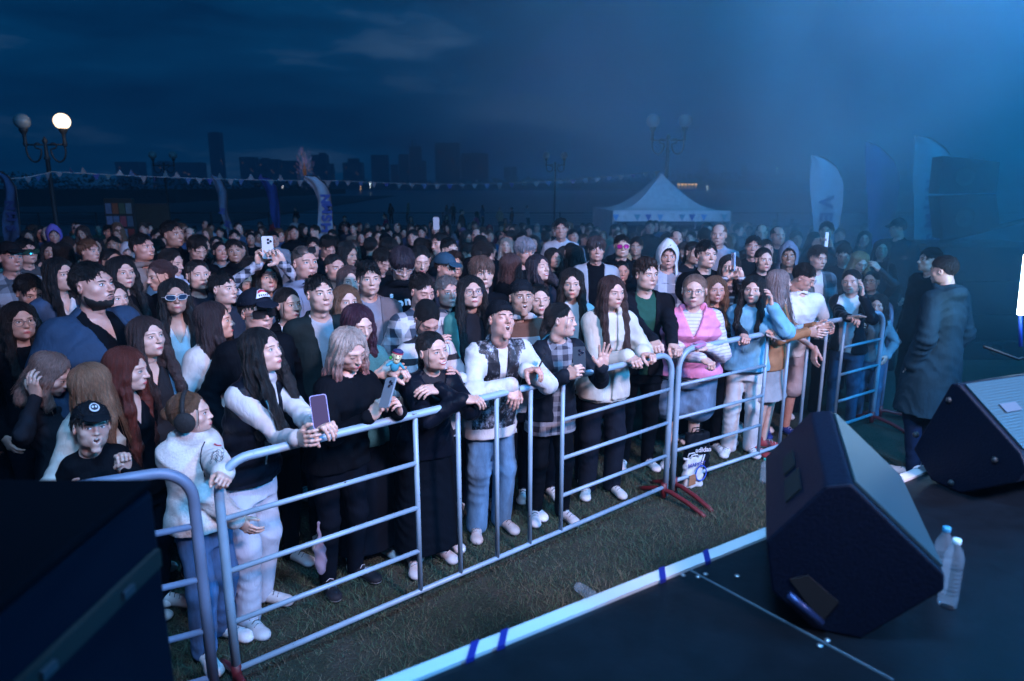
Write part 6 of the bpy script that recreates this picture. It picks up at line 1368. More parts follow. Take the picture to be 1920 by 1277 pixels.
person(958, 500, d=5.6, yaw=170, hair='backlong', hc=(.07, .035, .035), top=T(BLACKC), label='brown-haired woman seen from behind, right of the fair fringe', lod=2)
person(1325, 478, d=5.9, yaw=28, fem=False, hs=1.1, hair='short', hc='black', face=dict(mouth='closed', jaw=.98), top=T(BLACKC, off=.02), label='tall pale man with thick black hair above the pink vest')
HM = person(1252, 480, d=6.0, yaw=8, pitch=-2, fem=False, skin='rosy', hair='short', hc='dark', hat='hood', hatc=(.58, .6, .64), face=dict(brow=-.6), top=T((.4, .42, .5), tex='plaid', tk=dict(freq=6, c2=(.02, .03, .06))), label='man with a white hood up, frowning')
P = person(1368, 502, d=5.9, yaw=0, hair='long', hc='dark', top=T((.05, .05, .07), tex='stripe', tk=dict(freq=20, w=.3, c2=(.4, .4, .45))), label='woman filming over others with a pale blue phone', lod=1, arms={'R': W(1362, 520, 5.6, pose='phone', dir=(-.3, .1, 1), up=(.2, -1, 0)), 'L': W(1388, 522, 5.6, pose='phone', dir=(.4, .1, 1), up=(-.3, -1, 0))})
phone(at(1375, 491, Y=5.55), rotm(0, 82, 90), 'pale blue phone held up sideways right of the thick-haired man', (.16, .36, .6), None, True, size=(.08, .15, .009), flip=-1)
person(1432, 487, d=6.2, yaw=22, pitch=2, hair='tied', hc='black', face=dict(jaw=.94), top=T(BLACKC), label='woman with dark tied hair above the girl in light blue', lod=1)
person(1478, 480, d=6.6, yaw=4, fem=False, skin='dark', hair='short', hc='black', hat='hood', hatc=(.12, .17, .24), top=T((.03, .04, .05)), label='dark-skinned man with a grey-blue hood up', lod=1)
person(1166, 462, d=7.0, yaw=8, fem=False, hs=1.08, hair='fade', hc='dark', glasses=('aviator', (.1, .1, .1), (.5, .02, .25)), face=dict(jaw=1.1), top=T(BLACKC), label='man in pink mirrored sunglasses below the tent', lod=1)
person(1118, 468, d=6.3, yaw=8, fem=False, hair='fringe', hc=(.06, .045, .05), skin='rosy', top=T(BLACKC), over=J((.35, .37, .42), open=(.08, .05)), label='man with a short grey-brown fringe and pale jacket with dark straps', lod=1)
person(985, 472, d=6.1, yaw=30, pitch=-4, fem=False, hs=1.08, hair='fringe', hc=(.22, .22, .26), skin='rosy', top=T(BLACKC), label='person with a silver-grey bowl haircut', lod=1)
# arms with a raised phone in plaid
P = person(500, 520, d=4.95, yaw=20, hair='long', hc='dark', top=T((.4, .42, .5), tex='plaid', tk=dict(freq=16, c2=(.012, .018, .035))), label='person in a checked shirt raising a white phone with both hands', lod=1, arms={'R': W(486, 495, 4.75, pose='phone', dir=(-.1, .1, 1), up=(.5, -.9, 0)), 'L': W(528, 492, 4.75, pose='phone', dir=(.7, .0, 1), up=(-.4, -.9, 0))})
phone(at(502, 464, Y=4.72), rotm(10, 84, 0), 'white phone with three lenses raised by the person in a checked shirt', (.6, .6, .64), None, True, flip=1)
# ------------------------------------------------------------------ small things on people and on the ground
from mathutils.bvhtree import BVHTree
def part(I, name):
    return [c for c in I['root'].children if c.name.split('.')[0] == name][0]
def hit(I, name, px, py):
    o = part(I, name); M = I['M'] = Matrix.LocRotScale(I['root'].location, I['root'].rotation_euler, None); me = o.data
    if 'bvh' + name not in I: I['bvh' + name] = BVHTree.FromPolygons([M @ v.co for v in me.vertices], [tuple(p.vertices) for p in me.polygons])
    d = Vector(tuple(ray(px, py))).normalized(); r = I['bvh' + name].ray_cast(Vector((0, 0, H)), d)
    return (npa(*r[0]), npa(*r[1]), o, M) if r[0] is not None else (None,) * 4
def decal(I, name, px, py, build, nm, lift=.002):
    p, n, o, M = hit(I, name, px, py)
    if p is None: print('no hit', nm); return
    n = n / np.linalg.norm(n); up = npa(0, 0, 1) - n[2] * n; up /= np.linalg.norm(up); Rm = np.stack([np.cross(up, n), up, n], 1)
    g = Geo(); build(g); W_ = Matrix(Rm.tolist()).to_4x4(); W_.translation = Vector(tuple(p + n * lift)); x = g.obj(nm, o, smooth=False); x.matrix_local = M.inverted() @ W_; return x
def disc(r, z0, z1, mt, sx=1, sy=1, n=24, x=0, y=0):
    return lambda g: g.prism([(x + r * sx * cos(a), y + r * sy * sin(a), 0) for a in np.linspace(0, 2 * pi, n, endpoint=False)], npa(0, 0, z0), npa(0, 0, z1), mt)
def line(I, name, pts, r, mt, nm):
    P = []
    for px, py in pts:
        p, n, o, M = hit(I, name, px, py)
        if p is not None: P.append(M.inverted() @ Vector(tuple(p + n * r * .6))); oo = o
    if len(P) > 1: g = Geo(); g.tube([tuple(p) for p in P], r, mt, 6); g.obj(nm, oo)
def on_cap(I, az, el, hs, rows, nm, mt, k=1.025):
    """a patch on the crown of a cap; rows: polygon in (azimuth, elevation)"""
    o = part(I, 'cap'); c = npa(0, -.018, .038); r = npa(.090, .108, .096) * k; g = Geo(); n = len(rows)
    P = lambda a, e, q=1: (c + r * q * npa(sin(a) * cos(e), cos(a) * cos(e), sin(e))) * hs
    cen = np.mean(rows, 0); V = [P(*cen)]; m = 4
    for j in range(1, m + 1): V += [P(*(cen + (npa(*x) - cen) * j / m)) for x in rows]
    V += [P(x[0], x[1], .97) for x in rows]; F = [(0, 1 + i, 1 + (i + 1) % n) for i in range(n)] + [(1 + (j - 1) * n + i, 1 + j * n + i, 1 + j * n + (i + 1) % n, 1 + (j - 1) * n + (i + 1) % n) for j in range(1, m + 1) for i in range(n)]
    g.add(V, F, mt); return g.obj(nm, o)
circ = lambda a0, e0, r, n=20, sx=1: [(a0 + r * sx * cos(t), e0 + r * sin(t)) for t in np.linspace(0, 2 * pi, n, endpoint=False)]
WHT = mat('patch_white', (.6, .62, .66), .7); DRK = mat('patch_dark', (.01, .014, .03), .7); RDM = mat('patch_red', (.45, .02, .05), .6)
on_cap(BOY, 0, 0, .98, circ(0, .62, .235, sx=1.2), 'emblem', WHT); on_cap(BOY, 0, 0, .98, circ(0, .62, .165, sx=1.2), 'emblem', DRK, 1.032); on_cap(BOY, 0, 0, .98, circ(-.08, .63, .06), 'emblem', WHT, 1.038); on_cap(BOY, 0, 0, .98, circ(.09, .63, .06), 'emblem', WHT, 1.038)
on_cap(CAPM, 0, 0, 1.12, [(-.50, .38), (-.30, .86), (0, .95), (.30, .86), (.50, .38), (.25, .44), (0, .47), (-.25, .44)], 'patch', WHT)
on_cap(CAPM, 0, 0, 1.12, [(-.36, .66), (-.26, .82), (0, .90), (.26, .82), (.36, .66), (.15, .73), (0, .75), (-.15, .73)], 'patch', RDM, 1.033)
for k in range(5): a0 = -.27 + .135 * k; on_cap(CAPM, 0, 0, 1.12, [(a0 - .035, .49), (a0 - .035, .60), (a0 + .035, .60), (a0 + .035, .49)], 'patch', DRK, 1.033)
# kid's badge, zip and stitched scribble
decal(KID, 'jacket', 408, 835, lambda g: (disc(.017, 0, .002, RDM)(g), disc(.014, .002, .0026, WHT, .45, .8)(g)), 'badge')
line(KID, 'jacket', [(384, 828), (379, 840), (377, 852), (376, 866), (379, 880), (384, 894)], .0028, DRK, 'zip')
for q in range(3):
    line(KID, 'jacket', [(394 + 26 * t + 4 * sin(17 * t + q), 853 + q * 7 - 9 * t + 4.5 * cos(23 * t + q * 2)) for t in np.linspace(0, 1, 26)], .0011, DRK, 'stitched_lettering')
# letters on the hoodie
for ch, px, py in (('c', 722, 566), ('i', 737, 569), ('o', 750, 569), ('n', 764, 566), ('s', 735, 555)):
    p, n, o, M = hit(HOOD, 'shirt', px, py)
    if p is not None:
        n = n / np.linalg.norm(n); up = npa(0, 0, 1) - n[2] * n; up /= np.linalg.norm(up); Rm = np.stack([np.cross(up, n), up, n], 1); W_ = Matrix(Rm.tolist()).to_4x4(); W_.translation = Vector(tuple(p + n * .012))
        text_mesh(ch, .085 if ch != 's' else .05, WHT, 'lettering', o, mtx=M.inverted() @ W_, bold=.004)
decal(GREEN, 'jacket', 1198, 583, lambda g: (g.box((-.008, .004, 0), (.008, .014, .002), WHT), g.box((-.008, -.006, 0), (.008, .004, .002), mat('pin_blue', (.02, .05, .4), .5)), g.box((-.008, -.016, 0), (.008, -.006, .002), RDM)), 'pin')
# doll
def doll():
    p = at(744, 672, Y=3.56); root = empty('doll', tuple(p), R(-20)); root.scale = (.72, .72, .72); root.rotation_euler = (0, R(14), R(15)); tag(root, 'small plush doll with a blue cap clutched above the black windbreaker', 'doll'); sc_ = 1.0
    S = mat('doll_skin', (.62, .56, .36), .7, 0, 'cloth'); f = Field(); f.ell((0, 0, .02), (.036, .034, .040), .01); f.ell((.0, -.036, .008), (.012, .012, .010), .008); f.ell((-.036, 0, .02), (.008, .008, .012), .005); f.ell((0, -.008, -.02), (.022, .022, .018), .02)
    g = Geo(); V, F = f.grid(.004); g.add(V, F, S); g.obj('head', root)
    g = Geo(); f = Field(); f.ell((0, .004, .052), (.040, .038, .020), .006); g.add(*f.grid(.004), mat('doll_cap', (.012, .02, .09), .7)); h_ = g.obj('cap', root)
    g = Geo(); g.add(*Field().ring((0, .002, .040), .037, .034, .005, .004).grid(.003), mat('doll_band', (.35, .03, .06), .7)); g.obj('band', h_)
    g = Geo(); f = Field(); f.ell((0, .01, -.06), (.034, .026, .045), .01); f.cap((-.03, 0, -.035), (-.062, -.02, -.06), .012, .010, .01); f.cap((.03, 0, -.035), (.062, -.02, -.06), .012, .010, .01); g.add(*f.grid(.005), mat('doll_dress', (.04, .26, .36), .7, 0, 'cloth')); g.obj('dress', root)
    g = Geo(); f = Field(); f.ell((-.044, .01, -.006), (.012, .012, .016), .004); g.add(*f.grid(.004), mat('doll_green', (.02, .30, .05), .6)); g.obj('earring', root)
    for s in (-1, 1): g = Geo(); g.add(*Field().ell((s * .013, -.0335, .026), (.0035, .003, .006), 0).grid(.0015), DRK); g.obj('eye', root)
    g = Geo(); g.tube([(.014 * t, -.0325 - .002 * (1 - t * t), -.002 + .005 * t * t) for t in np.linspace(-1, 1, 9)], .0022, RDM, 6); g.obj('mouth', root)
doll()
# bags on the ground by the barrier joint
def bag(px, py, Y, w, h, dp, col, label, deco, yaw=20, nm='bag', cat='bag'):
    p = at(px, py, Y=Y); root = empty(nm, (p[0], Y, 0), R(yaw)); tag(root, label, cat, None); f = Field(); f.loft([(.0, 0, 0, w / 2, dp / 2), (h * .4, 0, 0, w / 2 * 1.02, dp / 2 * 1.05), (h, 0, 0, w / 2 * .96, dp / 4)], .01, ex=5); f.disp = wrinkle(.004, 2)
    g = Geo(); V, F = f.grid(.01); g.add(V, F, mat('bag_cloth', col, .6, 0, 'cloth')); g.obj('bag_body', root)
    for s in (-1, 1): g = Geo(); g.tube([(s * w * .0 - w * .22, s * dp * .2, h * .97), (-w * .15, s * dp * .25, h * 1.08), (w * .15, s * dp * .25, h * 1.08), (w * .22, s * dp * .2, h * .97)], .005, mat('bag_cloth', col, .6, 0, 'cloth'), 6); g.obj('handle', root)
    deco(root, w, h, dp)
def white_deco(root, w, h, dp):
    y = -dp / 2 - .012
    text_mesh('МАРКЕТ', .04, mat('ink_blue', (.03, .05, .3), .6), 'lettering', root, loc=(0, y, h * .80), rot=(pi / 2, 0, 0))
    g = Geo(); g.tube([(.045 + .05 * cos(a), y, h * .48 + .06 * sin(a)) for a in np.linspace(0, 2 * pi, 25)], .005, mat('ink_ring', (.03, .08, .45), .6), 6, caps=False); g.obj('printed_ring', root)
    g = Geo(); g.prism([(-w * .4, y, h * .12), (-w * .02, y, h * .16), (0, y, h * .5), (-w * .38, y, h * .48)], npa(0, 0, 0), npa(0, -.003, 0), mat('print_brown', (.30, .14, .07), .7)); g.obj('printed_box', root, smooth=False)
bag(1296, 915, 4.92, .17, .24, .07, (.55, .57, .6), 'white printed shopping bag with a brown box and blue ring beside the red feet', white_deco, 25, 'shopping_bag', 'bag')
def dark_deco(root, w, h, dp):
    y = -dp / 2 - .014; text_mesh('adidas', .055, WHT, 'lettering', root, loc=(.02, y, h * .66), rot=(pi / 2, 0, 0), bold=.001)
    for k in range(3): g = Geo(); x = -.06 + .022 * k; g.prism([(x, y, h * .12), (x + .012, y, h * .12), (x + .055, y, h * .55), (x + .043, y, h * .55)], npa(0, 0, 0), npa(0, -.003, 0), WHT); g.obj('stripe', root, smooth=False)
bag(1306, 850, 5.12, .20, .36, .10, (.006, .008, .012), 'black drawstring bag with white lettering and three stripes behind the bar', dark_deco, 15, 'sports_bag', 'bag')
p = at(599, 1010, Y=3.34); root = empty('plastic_bag', tuple(p)); tag(root, 'thin pinkish plastic bag hanging beside the pale sweatpants', 'bag'); f = Field(); f.ell((0, 0, -.10), (.035, .04, .11), .02); f.cap((0, 0, 0), (0, 0, .09), .012, .008, .02); f.disp = wrinkle(.006, 4)
g = Geo(); m_ = mat('thin_plastic', (.42, .34, .44), .3, 0, 'plain', coat=.6); m_.node_tree.nodes['Principled BSDF'].inputs['Alpha'].default_value = .5; g.add(*f.grid(.007), m_); g.obj('bag_body', root)
bottle(1431, 905, .2, .03, (.02, .4, .35), 'teal plastic bottle standing on the grass right of the white sneakers', z=0)
# ------------------------------------------------------------------ the rest of the audience: built once per kind, then copied with colours of their own
ARCH = {}
def arch(key, **k):
    r = person(960, 470, h=1.70, yaw=0, byaw=0, label='x x x x', lod=2, arms={}, **k)['root']; ARCH[key] = (r, [False])
def recolor(o, mt, slot=0):
    if len(o.material_slots) > slot: o.material_slots[slot].link = 'OBJECT'; o.material_slots[slot].material = mt
PLACED = [(o.location.x, o.location.y) for o in COL.objects if o.name.startswith('person')]
def extra(key, px, py, h, yaw, hc, tc, label, skin='rosy', group='people standing in the dense crowd', z=0, hat=None, d=None):
    src, used = ARCH[key]
    s = h / 1.70; dr = ray(px, py); Y = 8.0
    for _ in range(40): zz = ground(Y) + h - .123 * s; Y = min(max(4, (zz - H) / dr[2] * dr[1]), 60) if dr[2] * (zz - H) > 0 else 50
    if d: Y = d
    else:
        Ym = max(3.95, 3.0 + (px - 400) / 1000 * 2.9 + 1.25); Y = max(Y, Ym)
        for _ in range(14):
            q = at(px, py, Y=Y); near = [p for p in PLACED if (p[0] - q[0]) ** 2 + (p[1] - q[1]) ** 2 < .30 ** 2]
            if not near: break
            if group.startswith('half'): return None
            Y += .12
        h = at(px, py, Y=Y)[2] + .121 * s - ground(Y); s = h / 1.70
        if h < 1.35 and group.startswith('half'): return None
    hp = at(px, py, Y=Y); base = math.atan2(-hp[1], -hp[0])
    if not used[0]: r = src; used[0] = True
    else:
        r = src.copy(); COL.objects.link(r)
        for ch in list(src.children):
            c = ch.copy(); COL.objects.link(c); c.parent = r; c.matrix_parent_inverse = ch.matrix_parent_inverse.copy()
    g = (hp[2] + .123 * s - h) if d else ground(Y)
    PLACED.append((hp[0], hp[1]))
    r.location = (hp[0], hp[1], g + z); r.rotation_euler = (R(((px * 7) % 11 - 5) * .9), R(((px * 13) % 11 - 5) * .9), base + R(yaw + (px * 31) % 37 - 18) - pi / 2); r.scale = (s, s, s)
    tag(r, label, 'person', group)
    for ch in r.children:
        n = ch.name.split('.')[0]
        if n == 'hair': recolor(ch, mat('hair', HAIRC[hc] if isinstance(hc, str) else hc, .42, 0, 'hair'))
        elif n in ('shirt', 'jacket'): recolor(ch, mat(n + '_cloth', tc, .8, 0, 'cloth'))
        elif n in ('cap', 'hood', 'beanie'): recolor(ch, mat('hat_cloth', hat or tc, .8, 0, 'cloth'))
        elif n == 'body':
            for i, sl in enumerate(ch.material_slots):
                if sl.material and sl.material.name.startswith('skin') and 'crease' not in sl.material.name: recolor(ch, mat('skin', SKIN[skin], .48, 0, 'skin'), i)
    return r
arch('ms', fem=False, hair='short', hc='black', top=T(DARK), face=dict(mouth='closed'))
arch('mf', fem=False, hair='fade', hc='dark', top=T(DARK, collar='fold'), face=dict(mouth='slight', jaw=1.08))
arch('mq', fem=False, hair='quiff', hc='dark', top=T(DARK, collar='hood'), pitch=4, face=dict(jaw=.96))
arch('mr', fem=False, hair='fringe', hc='dark', top=T(DARK), pitch=-14, face=dict(eyes='down'))
arch('mb', fem=False, hair='balding', hc='brown', top=T(DARK), face=dict(jaw=1.05, wide=1.04), bw=1.12)
arch('md', fem=False, hair='short', hc='black', top=T(DARK), pitch=-28, face=dict(eyes='down'))
arch('mc', fem=False, hair='fade', hc='dark', hat='cap', top=T(DARK), pitch=-4)
arch('wl', hair='long', hc='dark', top=T(DARK))
arch('wt', hair='tied', hc='dark', top=T(DARK), face=dict(mouth='slight'))
arch('wb', hair='bob', hc='dark', top=T(DARK), pitch=-8)
arch('wk', hair='backlong', hc='dark', top=T(DARK))
arch('wg', hair='longbangs', hc='dark', top=T(DARK), pitch=4)
arch('hd', hair='short', hc='dark', hat='hood', hatc=GREY, top=T(GREY), pitch=-10)
arch('sg', fem=False, hair='short', hc='black', glasses=('shades', (.008, .008, .008), (.01, .01, .012)), top=T(WHITE))
K = BLACKC; BL = (.03, .06, .14); GY = (.12, .13, .16); PW = (.45, .46, .5); RD = (.25, .02, .03)
CROWD = [
 ('hd', 114, 442, 1.80, 0, 'dark', (.16, .12, .45), 'child in a violet hood raised above the heads at left', 'rosy'), ('ms', 156, 474, 1.74, 35, 'lbrown', GY, 'pale short-haired person below the violet hood', 'fair'), ('wl', 178, 462, 1.66, 10, 'black', K, 'dim woman with black hair left of the poster stand', 'tan'),
 ('mf', 212, 463, 1.70, -20, 'dark', (.1, .01, .02), 'dim reddish man in front of the poster stand', 'dark'), ('hd', 233, 476, 1.60, 20, 'grey', (.45, .45, .5), 'person in a pale knitted hood left of the grinning hoodie man', 'fair'), ('wt', 76, 506, 1.66, 50, 'dark', K, 'shadowy woman right of the dark sunglasses man', 'tan'),
 ('wk', 118, 478, 1.70, 160, 'dark', K, 'dark curly head seen from behind under the violet hood', 'tan'), ('ms', 138, 502, 1.60, 20, 'black', K, 'dark head between the denim jacket woman and bearded man', 'tan'), ('wl', 20, 520, 1.62, 15, 'dark', (.04, .06, .09), 'dim woman under the stout man in a cap', 'tan'), ('wb', 10, 640, 1.55, 20, 'dark', K, 'woman cut by the left frame edge below the round glasses girl', 'rosy'), ('wk', 8, 700, 1.5, 30, 'black', K, 'dark figure at the left frame edge near the bowed head', 'tan'),
 ('ms', 306, 446, 1.76, 20, 'black', K, 'dim man behind the grinning hoodie man, right side', 'tan'), ('wt', 318, 455, 1.70, 30, 'black', K, 'dim person under the dark screen panel edge', 'tan'), ('md', 312, 472, 1.70, 30, 'black', K, 'dark bowed head above the white hooded woman', 'tan'), ('mf', 326, 424, 1.90, -10, 'black', (.08, .008, .015), 'tall dim figure in dark red right of the screen panel', 'dark'),
 ('mf', 340, 440, 1.92, 25, 'black', K, 'big figure all in black, taller than those around', 'tan'), ('ms', 392, 428, 1.78, 20, 'black', (.32, .38, .46), 'person in a pale open jacket below the narrow flag', 'dark'), ('md', 388, 470, 1.78, 40, 'dark', K, 'man with receding hair bowing his head in black', 'fair'), ('wt', 427, 474, 1.68, 6, 'black', (.24, .23, .24), 'woman with a bun and a grey jacket, braid on her shoulder', 'rosy'),
 ('wl', 441, 470, 1.62, 4, 'dark', GY, 'narrow face just right of the bun woman', 'fair'), ('ms', 430, 447, 1.74, 8, 'black', K, 'man with black hair under the foot of the narrow flag', 'rosy'), ('mf', 461, 472, 1.74, 12, 'dark', K, 'short-bearded dark man right of the bun woman', 'tan'), ('wt', 470, 448, 1.70, -10, 'black', K, 'dim woman in black under the deep blue flag', 'tan'), ('mb', 449, 436, 1.72, -30, 'black', PW, 'person in a white tee with a turned head near the narrow flag', 'rosy'),
 ('ms', 487, 424, 1.80, 0, 'black', K, 'dark man standing below the foot of the deep blue flag', 'tan'), ('hd', 513, 414, 1.80, -5, 'dark', RD, 'person in a red hood in front of the deep blue flag', 'tan'), ('mf', 551, 412, 1.88, 10, 'brown', (.42, .4, .42), 'tall man in a white polo shirt left of the arched flag', 'rosy'), ('mf', 559, 438, 1.80, 20, 'dark', K, 'man in black in front of the white polo man', 'rosy'), ('wl', 571, 428, 1.72, -5, 'dark', GY, 'woman in grey between white polo man and arched flag', 'tan'),
 ('wb', 501, 450, 1.66, 25, 'brown', K, 'woman whose face peeks out behind the raised white phone', 'rosy'), ('mf', 527, 450, 1.74, 8, 'dark', (.3, .3, .36), 'serious young man just right of the raised white phone', 'rosy'), ('hd', 539, 486, 1.60, 10, 'black', (.20, .22, .26), 'woman in a grey hood looking down beside the shaven-headed man', 'rosy'), ('ms', 579, 466, 1.70, 12, 'black', K, 'smiling dark man above the shaven-headed man', 'rosy'), ('md', 607, 466, 1.74, 20, 'black', K, 'man with a thick black mop bowing his head', 'rosy'),
 ('wk', 598, 437, 1.74, 150, 'black', K, 'black-haired head before the arched flag, left one', 'tan'), ('ms', 616, 441, 1.72, -10, 'dark', K, 'dim man before the arched flag, right one', 'rosy'), ('ms', 646, 410, 1.84, 10, 'black', K, 'dark figure right of the arched flag, upper one', 'tan'), ('wt', 653, 430, 1.74, 0, 'dark', (.02, .03, .05), 'woman with a white collar right of the arched flag', 'rosy'), ('wl', 666, 447, 1.68, 6, 'dark', K, 'woman with dark hair above the red sunglasses woman', 'rosy'),
 ('ms', 683, 445, 1.76, 6, 'dark', K, 'square-faced dark-haired man behind the red sunglasses woman', 'rosy'), ('wb', 682, 424, 1.76, 6, 'grey', GY, 'dim grey-haired person farther behind the square-faced man', 'fair'), ('ms', 704, 442, 1.70, 4, 'black', (.06, .07, .09), 'small dim man with a pale collar right of the square face', 'rosy'), ('md', 706, 492, 1.68, 36, 'dark', K, 'man turned right above the mop-haired man, forehead lit', 'rosy'), ('wl', 664, 494, 1.58, 20, 'dark', K, 'girl partly hidden above the smiling brown-haired woman', 'rosy'),
 ('mr', 733, 470, 1.70, 120, 'black', K, 'dark head turned away left of the mop-haired man', 'tan'), ('wb', 722, 500, 1.64, 90, 'black', K, 'dark-haired person with a finger raised to the ear', 'tan'), ('sg', 753, 428, 1.76, 8, 'black', (.45, .45, .5), 'man in dark sunglasses and a white tee, centre back', 'rosy'), ('mc', 735, 458, 1.72, 6, 'black', K, 'person in a black cap with glasses resting on it', 'rosy'), ('mf', 778, 446, 1.76, -30, 'black', K, 'man in profile right of the white tee and sunglasses', 'rosy'),
 ('wl', 729, 425, 1.74, 4, 'dark', (.04, .06, .07), 'dim woman with dark hair left of the white tee man', 'tan'), ('wt', 765, 424, 1.72, 0, 'dark', K, 'small dim face right of the white tee man', 'tan'), ('ms', 784, 431, 1.74, -20, 'dark', K, 'dark-haired man turned left behind the profile man', 'tan'), ('wl', 775, 410, 1.74, 10, 'brown', (.05, .1, .12), 'small dim face near the quay, left of the lit phone', 'rosy'), ('mr', 789, 466, 1.68, 18, 'black', K, 'youth with a dark fringe left of the strong-jawed man', 'rosy'),
 ('wl', 807, 472, 1.66, -4, 'black', (.18, .2, .24), 'tall calm woman with dark hair beside the strong-jawed man', 'fair'), ('mf', 833, 470, 1.76, 14, 'black', K, 'strong-jawed man with neat black hair, brows drawn', 'fair'), ('mf', 852, 460, 1.78, -60, 'black', (.10, .12, .15), 'man in grey turned left beside the strong-jawed man', 'rosy'), ('wt', 821, 440, 1.70, 0, 'dark', K, 'person filming overhead with a lit phone, centre back', 'tan'), ('ms', 880, 460, 1.74, 4, 'black', K, 'square dark-haired man gazing at the camera, centre', 'tan'),
 ('mc', 864, 440, 1.72, 10, 'dark', (.1, .08, .16), 'person in a dull violet cap, centre back', 'rosy'), ('mb', 894, 445, 1.76, 8, 'dark', GY, 'balding man in a cyan-lit cap area right of the violet cap', 'rosy'), ('mf', 911, 446, 1.74, 8, 'brown', K, 'broad cropped-haired man, centre right back', 'rosy'), ('ms', 841, 428, 1.72, 4, 'black', K, 'dim man right of the overhead lit phone', 'tan'), ('wl', 840, 408, 1.76, 20, 'black', K, 'dark-haired figure standing near the quay, centre', 'tan'),
 ('wt', 884, 424, 1.70, 10, 'dark', K, 'small dim face under the standing quay figures', 'tan'), ('hd', 922, 432, 1.72, 6, 'dark', (.12, .02, .03), 'dim person with a reddish hood, centre right', 'dark'), ('ms', 935, 426, 1.72, -6, 'black', K, 'dim man right of the reddish hood', 'tan'), ('wt', 921, 470, 1.62, -10, 'dark', K, 'woman with a warm lit cheek behind the curly head', 'rosy'), ('wb', 949, 414, 1.74, 20, 'dark', (.35, .12, .02), 'person in an orange top near the quay', 'tan'),
 ('wl', 942, 463, 1.68, 6, 'ash', GY, 'ash-haired girl staring, left of the silver bowl cut', 'fair'), ('wt', 957, 450, 1.74, 10, 'dark', K, 'thin-faced woman behind the ash-haired girl', 'rosy'), ('mf', 968, 446, 1.78, -60, 'dark', K, 'man with a lit ear, turned left, behind the thin-faced woman', 'rosy'), ('md', 982, 444, 1.72, -10, 'black', K, 'dark bowed head above the silver bowl cut', 'rosy'), ('wk', 976, 424, 1.76, 150, 'black', (.12, .28, .38), 'person in a pale teal shirt seen from behind near the quay', 'rosy'),
 ('hd', 1002, 428, 1.74, 0, 'lbrown', (.25, .24, .24), 'person in a sand-coloured hood, centre right back', 'rosy'), ('wb', 1023, 430, 1.74, -30, 'dark', (.05, .08, .1), 'dim woman turned left beside the sand hood', 'rosy'), ('ms', 1053, 430, 1.92, 6, 'black', (.48, .48, .54), 'tall smiling man in a white shirt with a dark strap', 'rosy'), ('mf', 1068, 446, 1.76, 8, 'dark', (.3, .32, .4), 'round-faced man right of the tall white-shirted man', 'rosy'), ('wl', 1017, 455, 1.66, 8, 'black', K, 'woman with black hair smiling right of the silver bowl cut', 'rosy'),
 ('wt', 1045, 472, 1.66, 16, 'dark', K, 'woman in dark hair above the long-haired woman', 'fair'), ('wl', 1030, 487, 1.62, 14, 'dark', K, 'woman behind the laughing bob, looking right', 'rosy'), ('wk', 1063, 480, 1.62, 100, 'brown', K, 'brown-haired head turned aside above the long-haired woman', 'rosy'), ('wk', 1100, 484, 1.68, 170, 'black', K, 'big black-haired head seen from behind, right of centre', 'tan'), ('wb', 1088, 512, 1.62, 30, 'red', K, 'curly auburn woman glancing right behind the long-haired woman', 'fair'), ('wb', 1106, 507, 1.62, -30, 'black', K, 'person in profile facing left beside the curly auburn woman', 'rosy'),
 ('ms', 1091, 426, 1.76, 10, 'black', K, 'man left of the tent side curtain', 'rosy'), ('mf', 1126, 436, 1.74, 6, 'black', K, 'dim dark-haired man at the tent corner', 'rosy'), ('wt', 1144, 460, 1.68, 10, 'dark', K, 'woman left of the pink sunglasses man', 'tan'), ('wk', 1108, 446, 1.70, 140, 'dark', K, 'dim head turned away left of the tent corner', 'tan'), ('wt', 1163, 509, 1.62, 12, 'black', K, 'woman with a headband behind the frowning brown-haired woman', 'rosy'), ('wk', 1180, 490, 1.66, 140, 'blond', K, 'woman with long fair hair seen from behind left of the heavy man', 'rosy'),
 ('ms', 1167, 425, 1.76, 6, 'black', K, 'dim man under the left part of the tent', 'tan'), ('mf', 1211, 428, 1.88, 2, 'black', K, 'laughing man with clasped hands under the tent', 'rosy'), ('ms', 1236, 424, 1.86, 10, 'black', K, 'black-haired man turned right under the tent middle', 'rosy'), ('ms', 1248, 414, 1.94, 12, 'black', K, 'tallest black-haired head under the tent middle', 'tan'), ('wt', 1250, 432, 1.80, 12, 'dark', K, 'person with a lit forehead under the tent middle', 'rosy'), ('mb', 1243, 449, 1.78, 18, 'brown', K, 'man with high forehead above the white hood', 'rosy'),
 ('ms', 1190, 464, 1.70, 10, 'black', K, 'round-faced dark man right of the pink sunglasses', 'tan'), ('wl', 1270, 454, 1.74, 16, 'black', K, 'dim woman right of the white hood, looking right', 'rosy'), ('wt', 1281, 440, 1.76, -20, 'dark', K, 'thin face left of the bowl-haired smiler', 'rosy'), ('mr', 1298, 446, 1.80, 10, 'black', (.03, .05, .05), 'smiling man with a thick round fringe under the tent right', 'rosy'), ('mb', 1344, 442, 1.86, 8, 'lbrown', (.3, .32, .4), 'balding fair man under the right tent corner', 'fair'), ('ms', 1362, 432, 1.80, 10, 'dark', K, 'dim man by the right tent leg', 'dark'),
 ('wb', 1374, 458, 1.70, -10, 'lbrown', K, 'woman with fair hair above the blue phone', 'rosy'), ('mb', 1427, 438, 1.84, 0, 'brown', (.08, .12, .16), 'bald older man in a collared jacket, hazy right back', 'fair'), ('ms', 1398, 434, 1.74, 0, 'black', K, 'very dim man left of the bald older man', 'dark'), ('ms', 1392, 466, 1.74, 6, 'black', K, 'man with lit forehead above the woman with a dark bun', 'rosy'), ('mb', 1472, 446, 1.82, 30, 'dark', K, 'ruddy man looking up right, above the grey-blue hood', 'rosy'), ('ms', 1499, 430, 1.80, 0, 'black', K, 'dim man left of the V E flag', 'tan'),
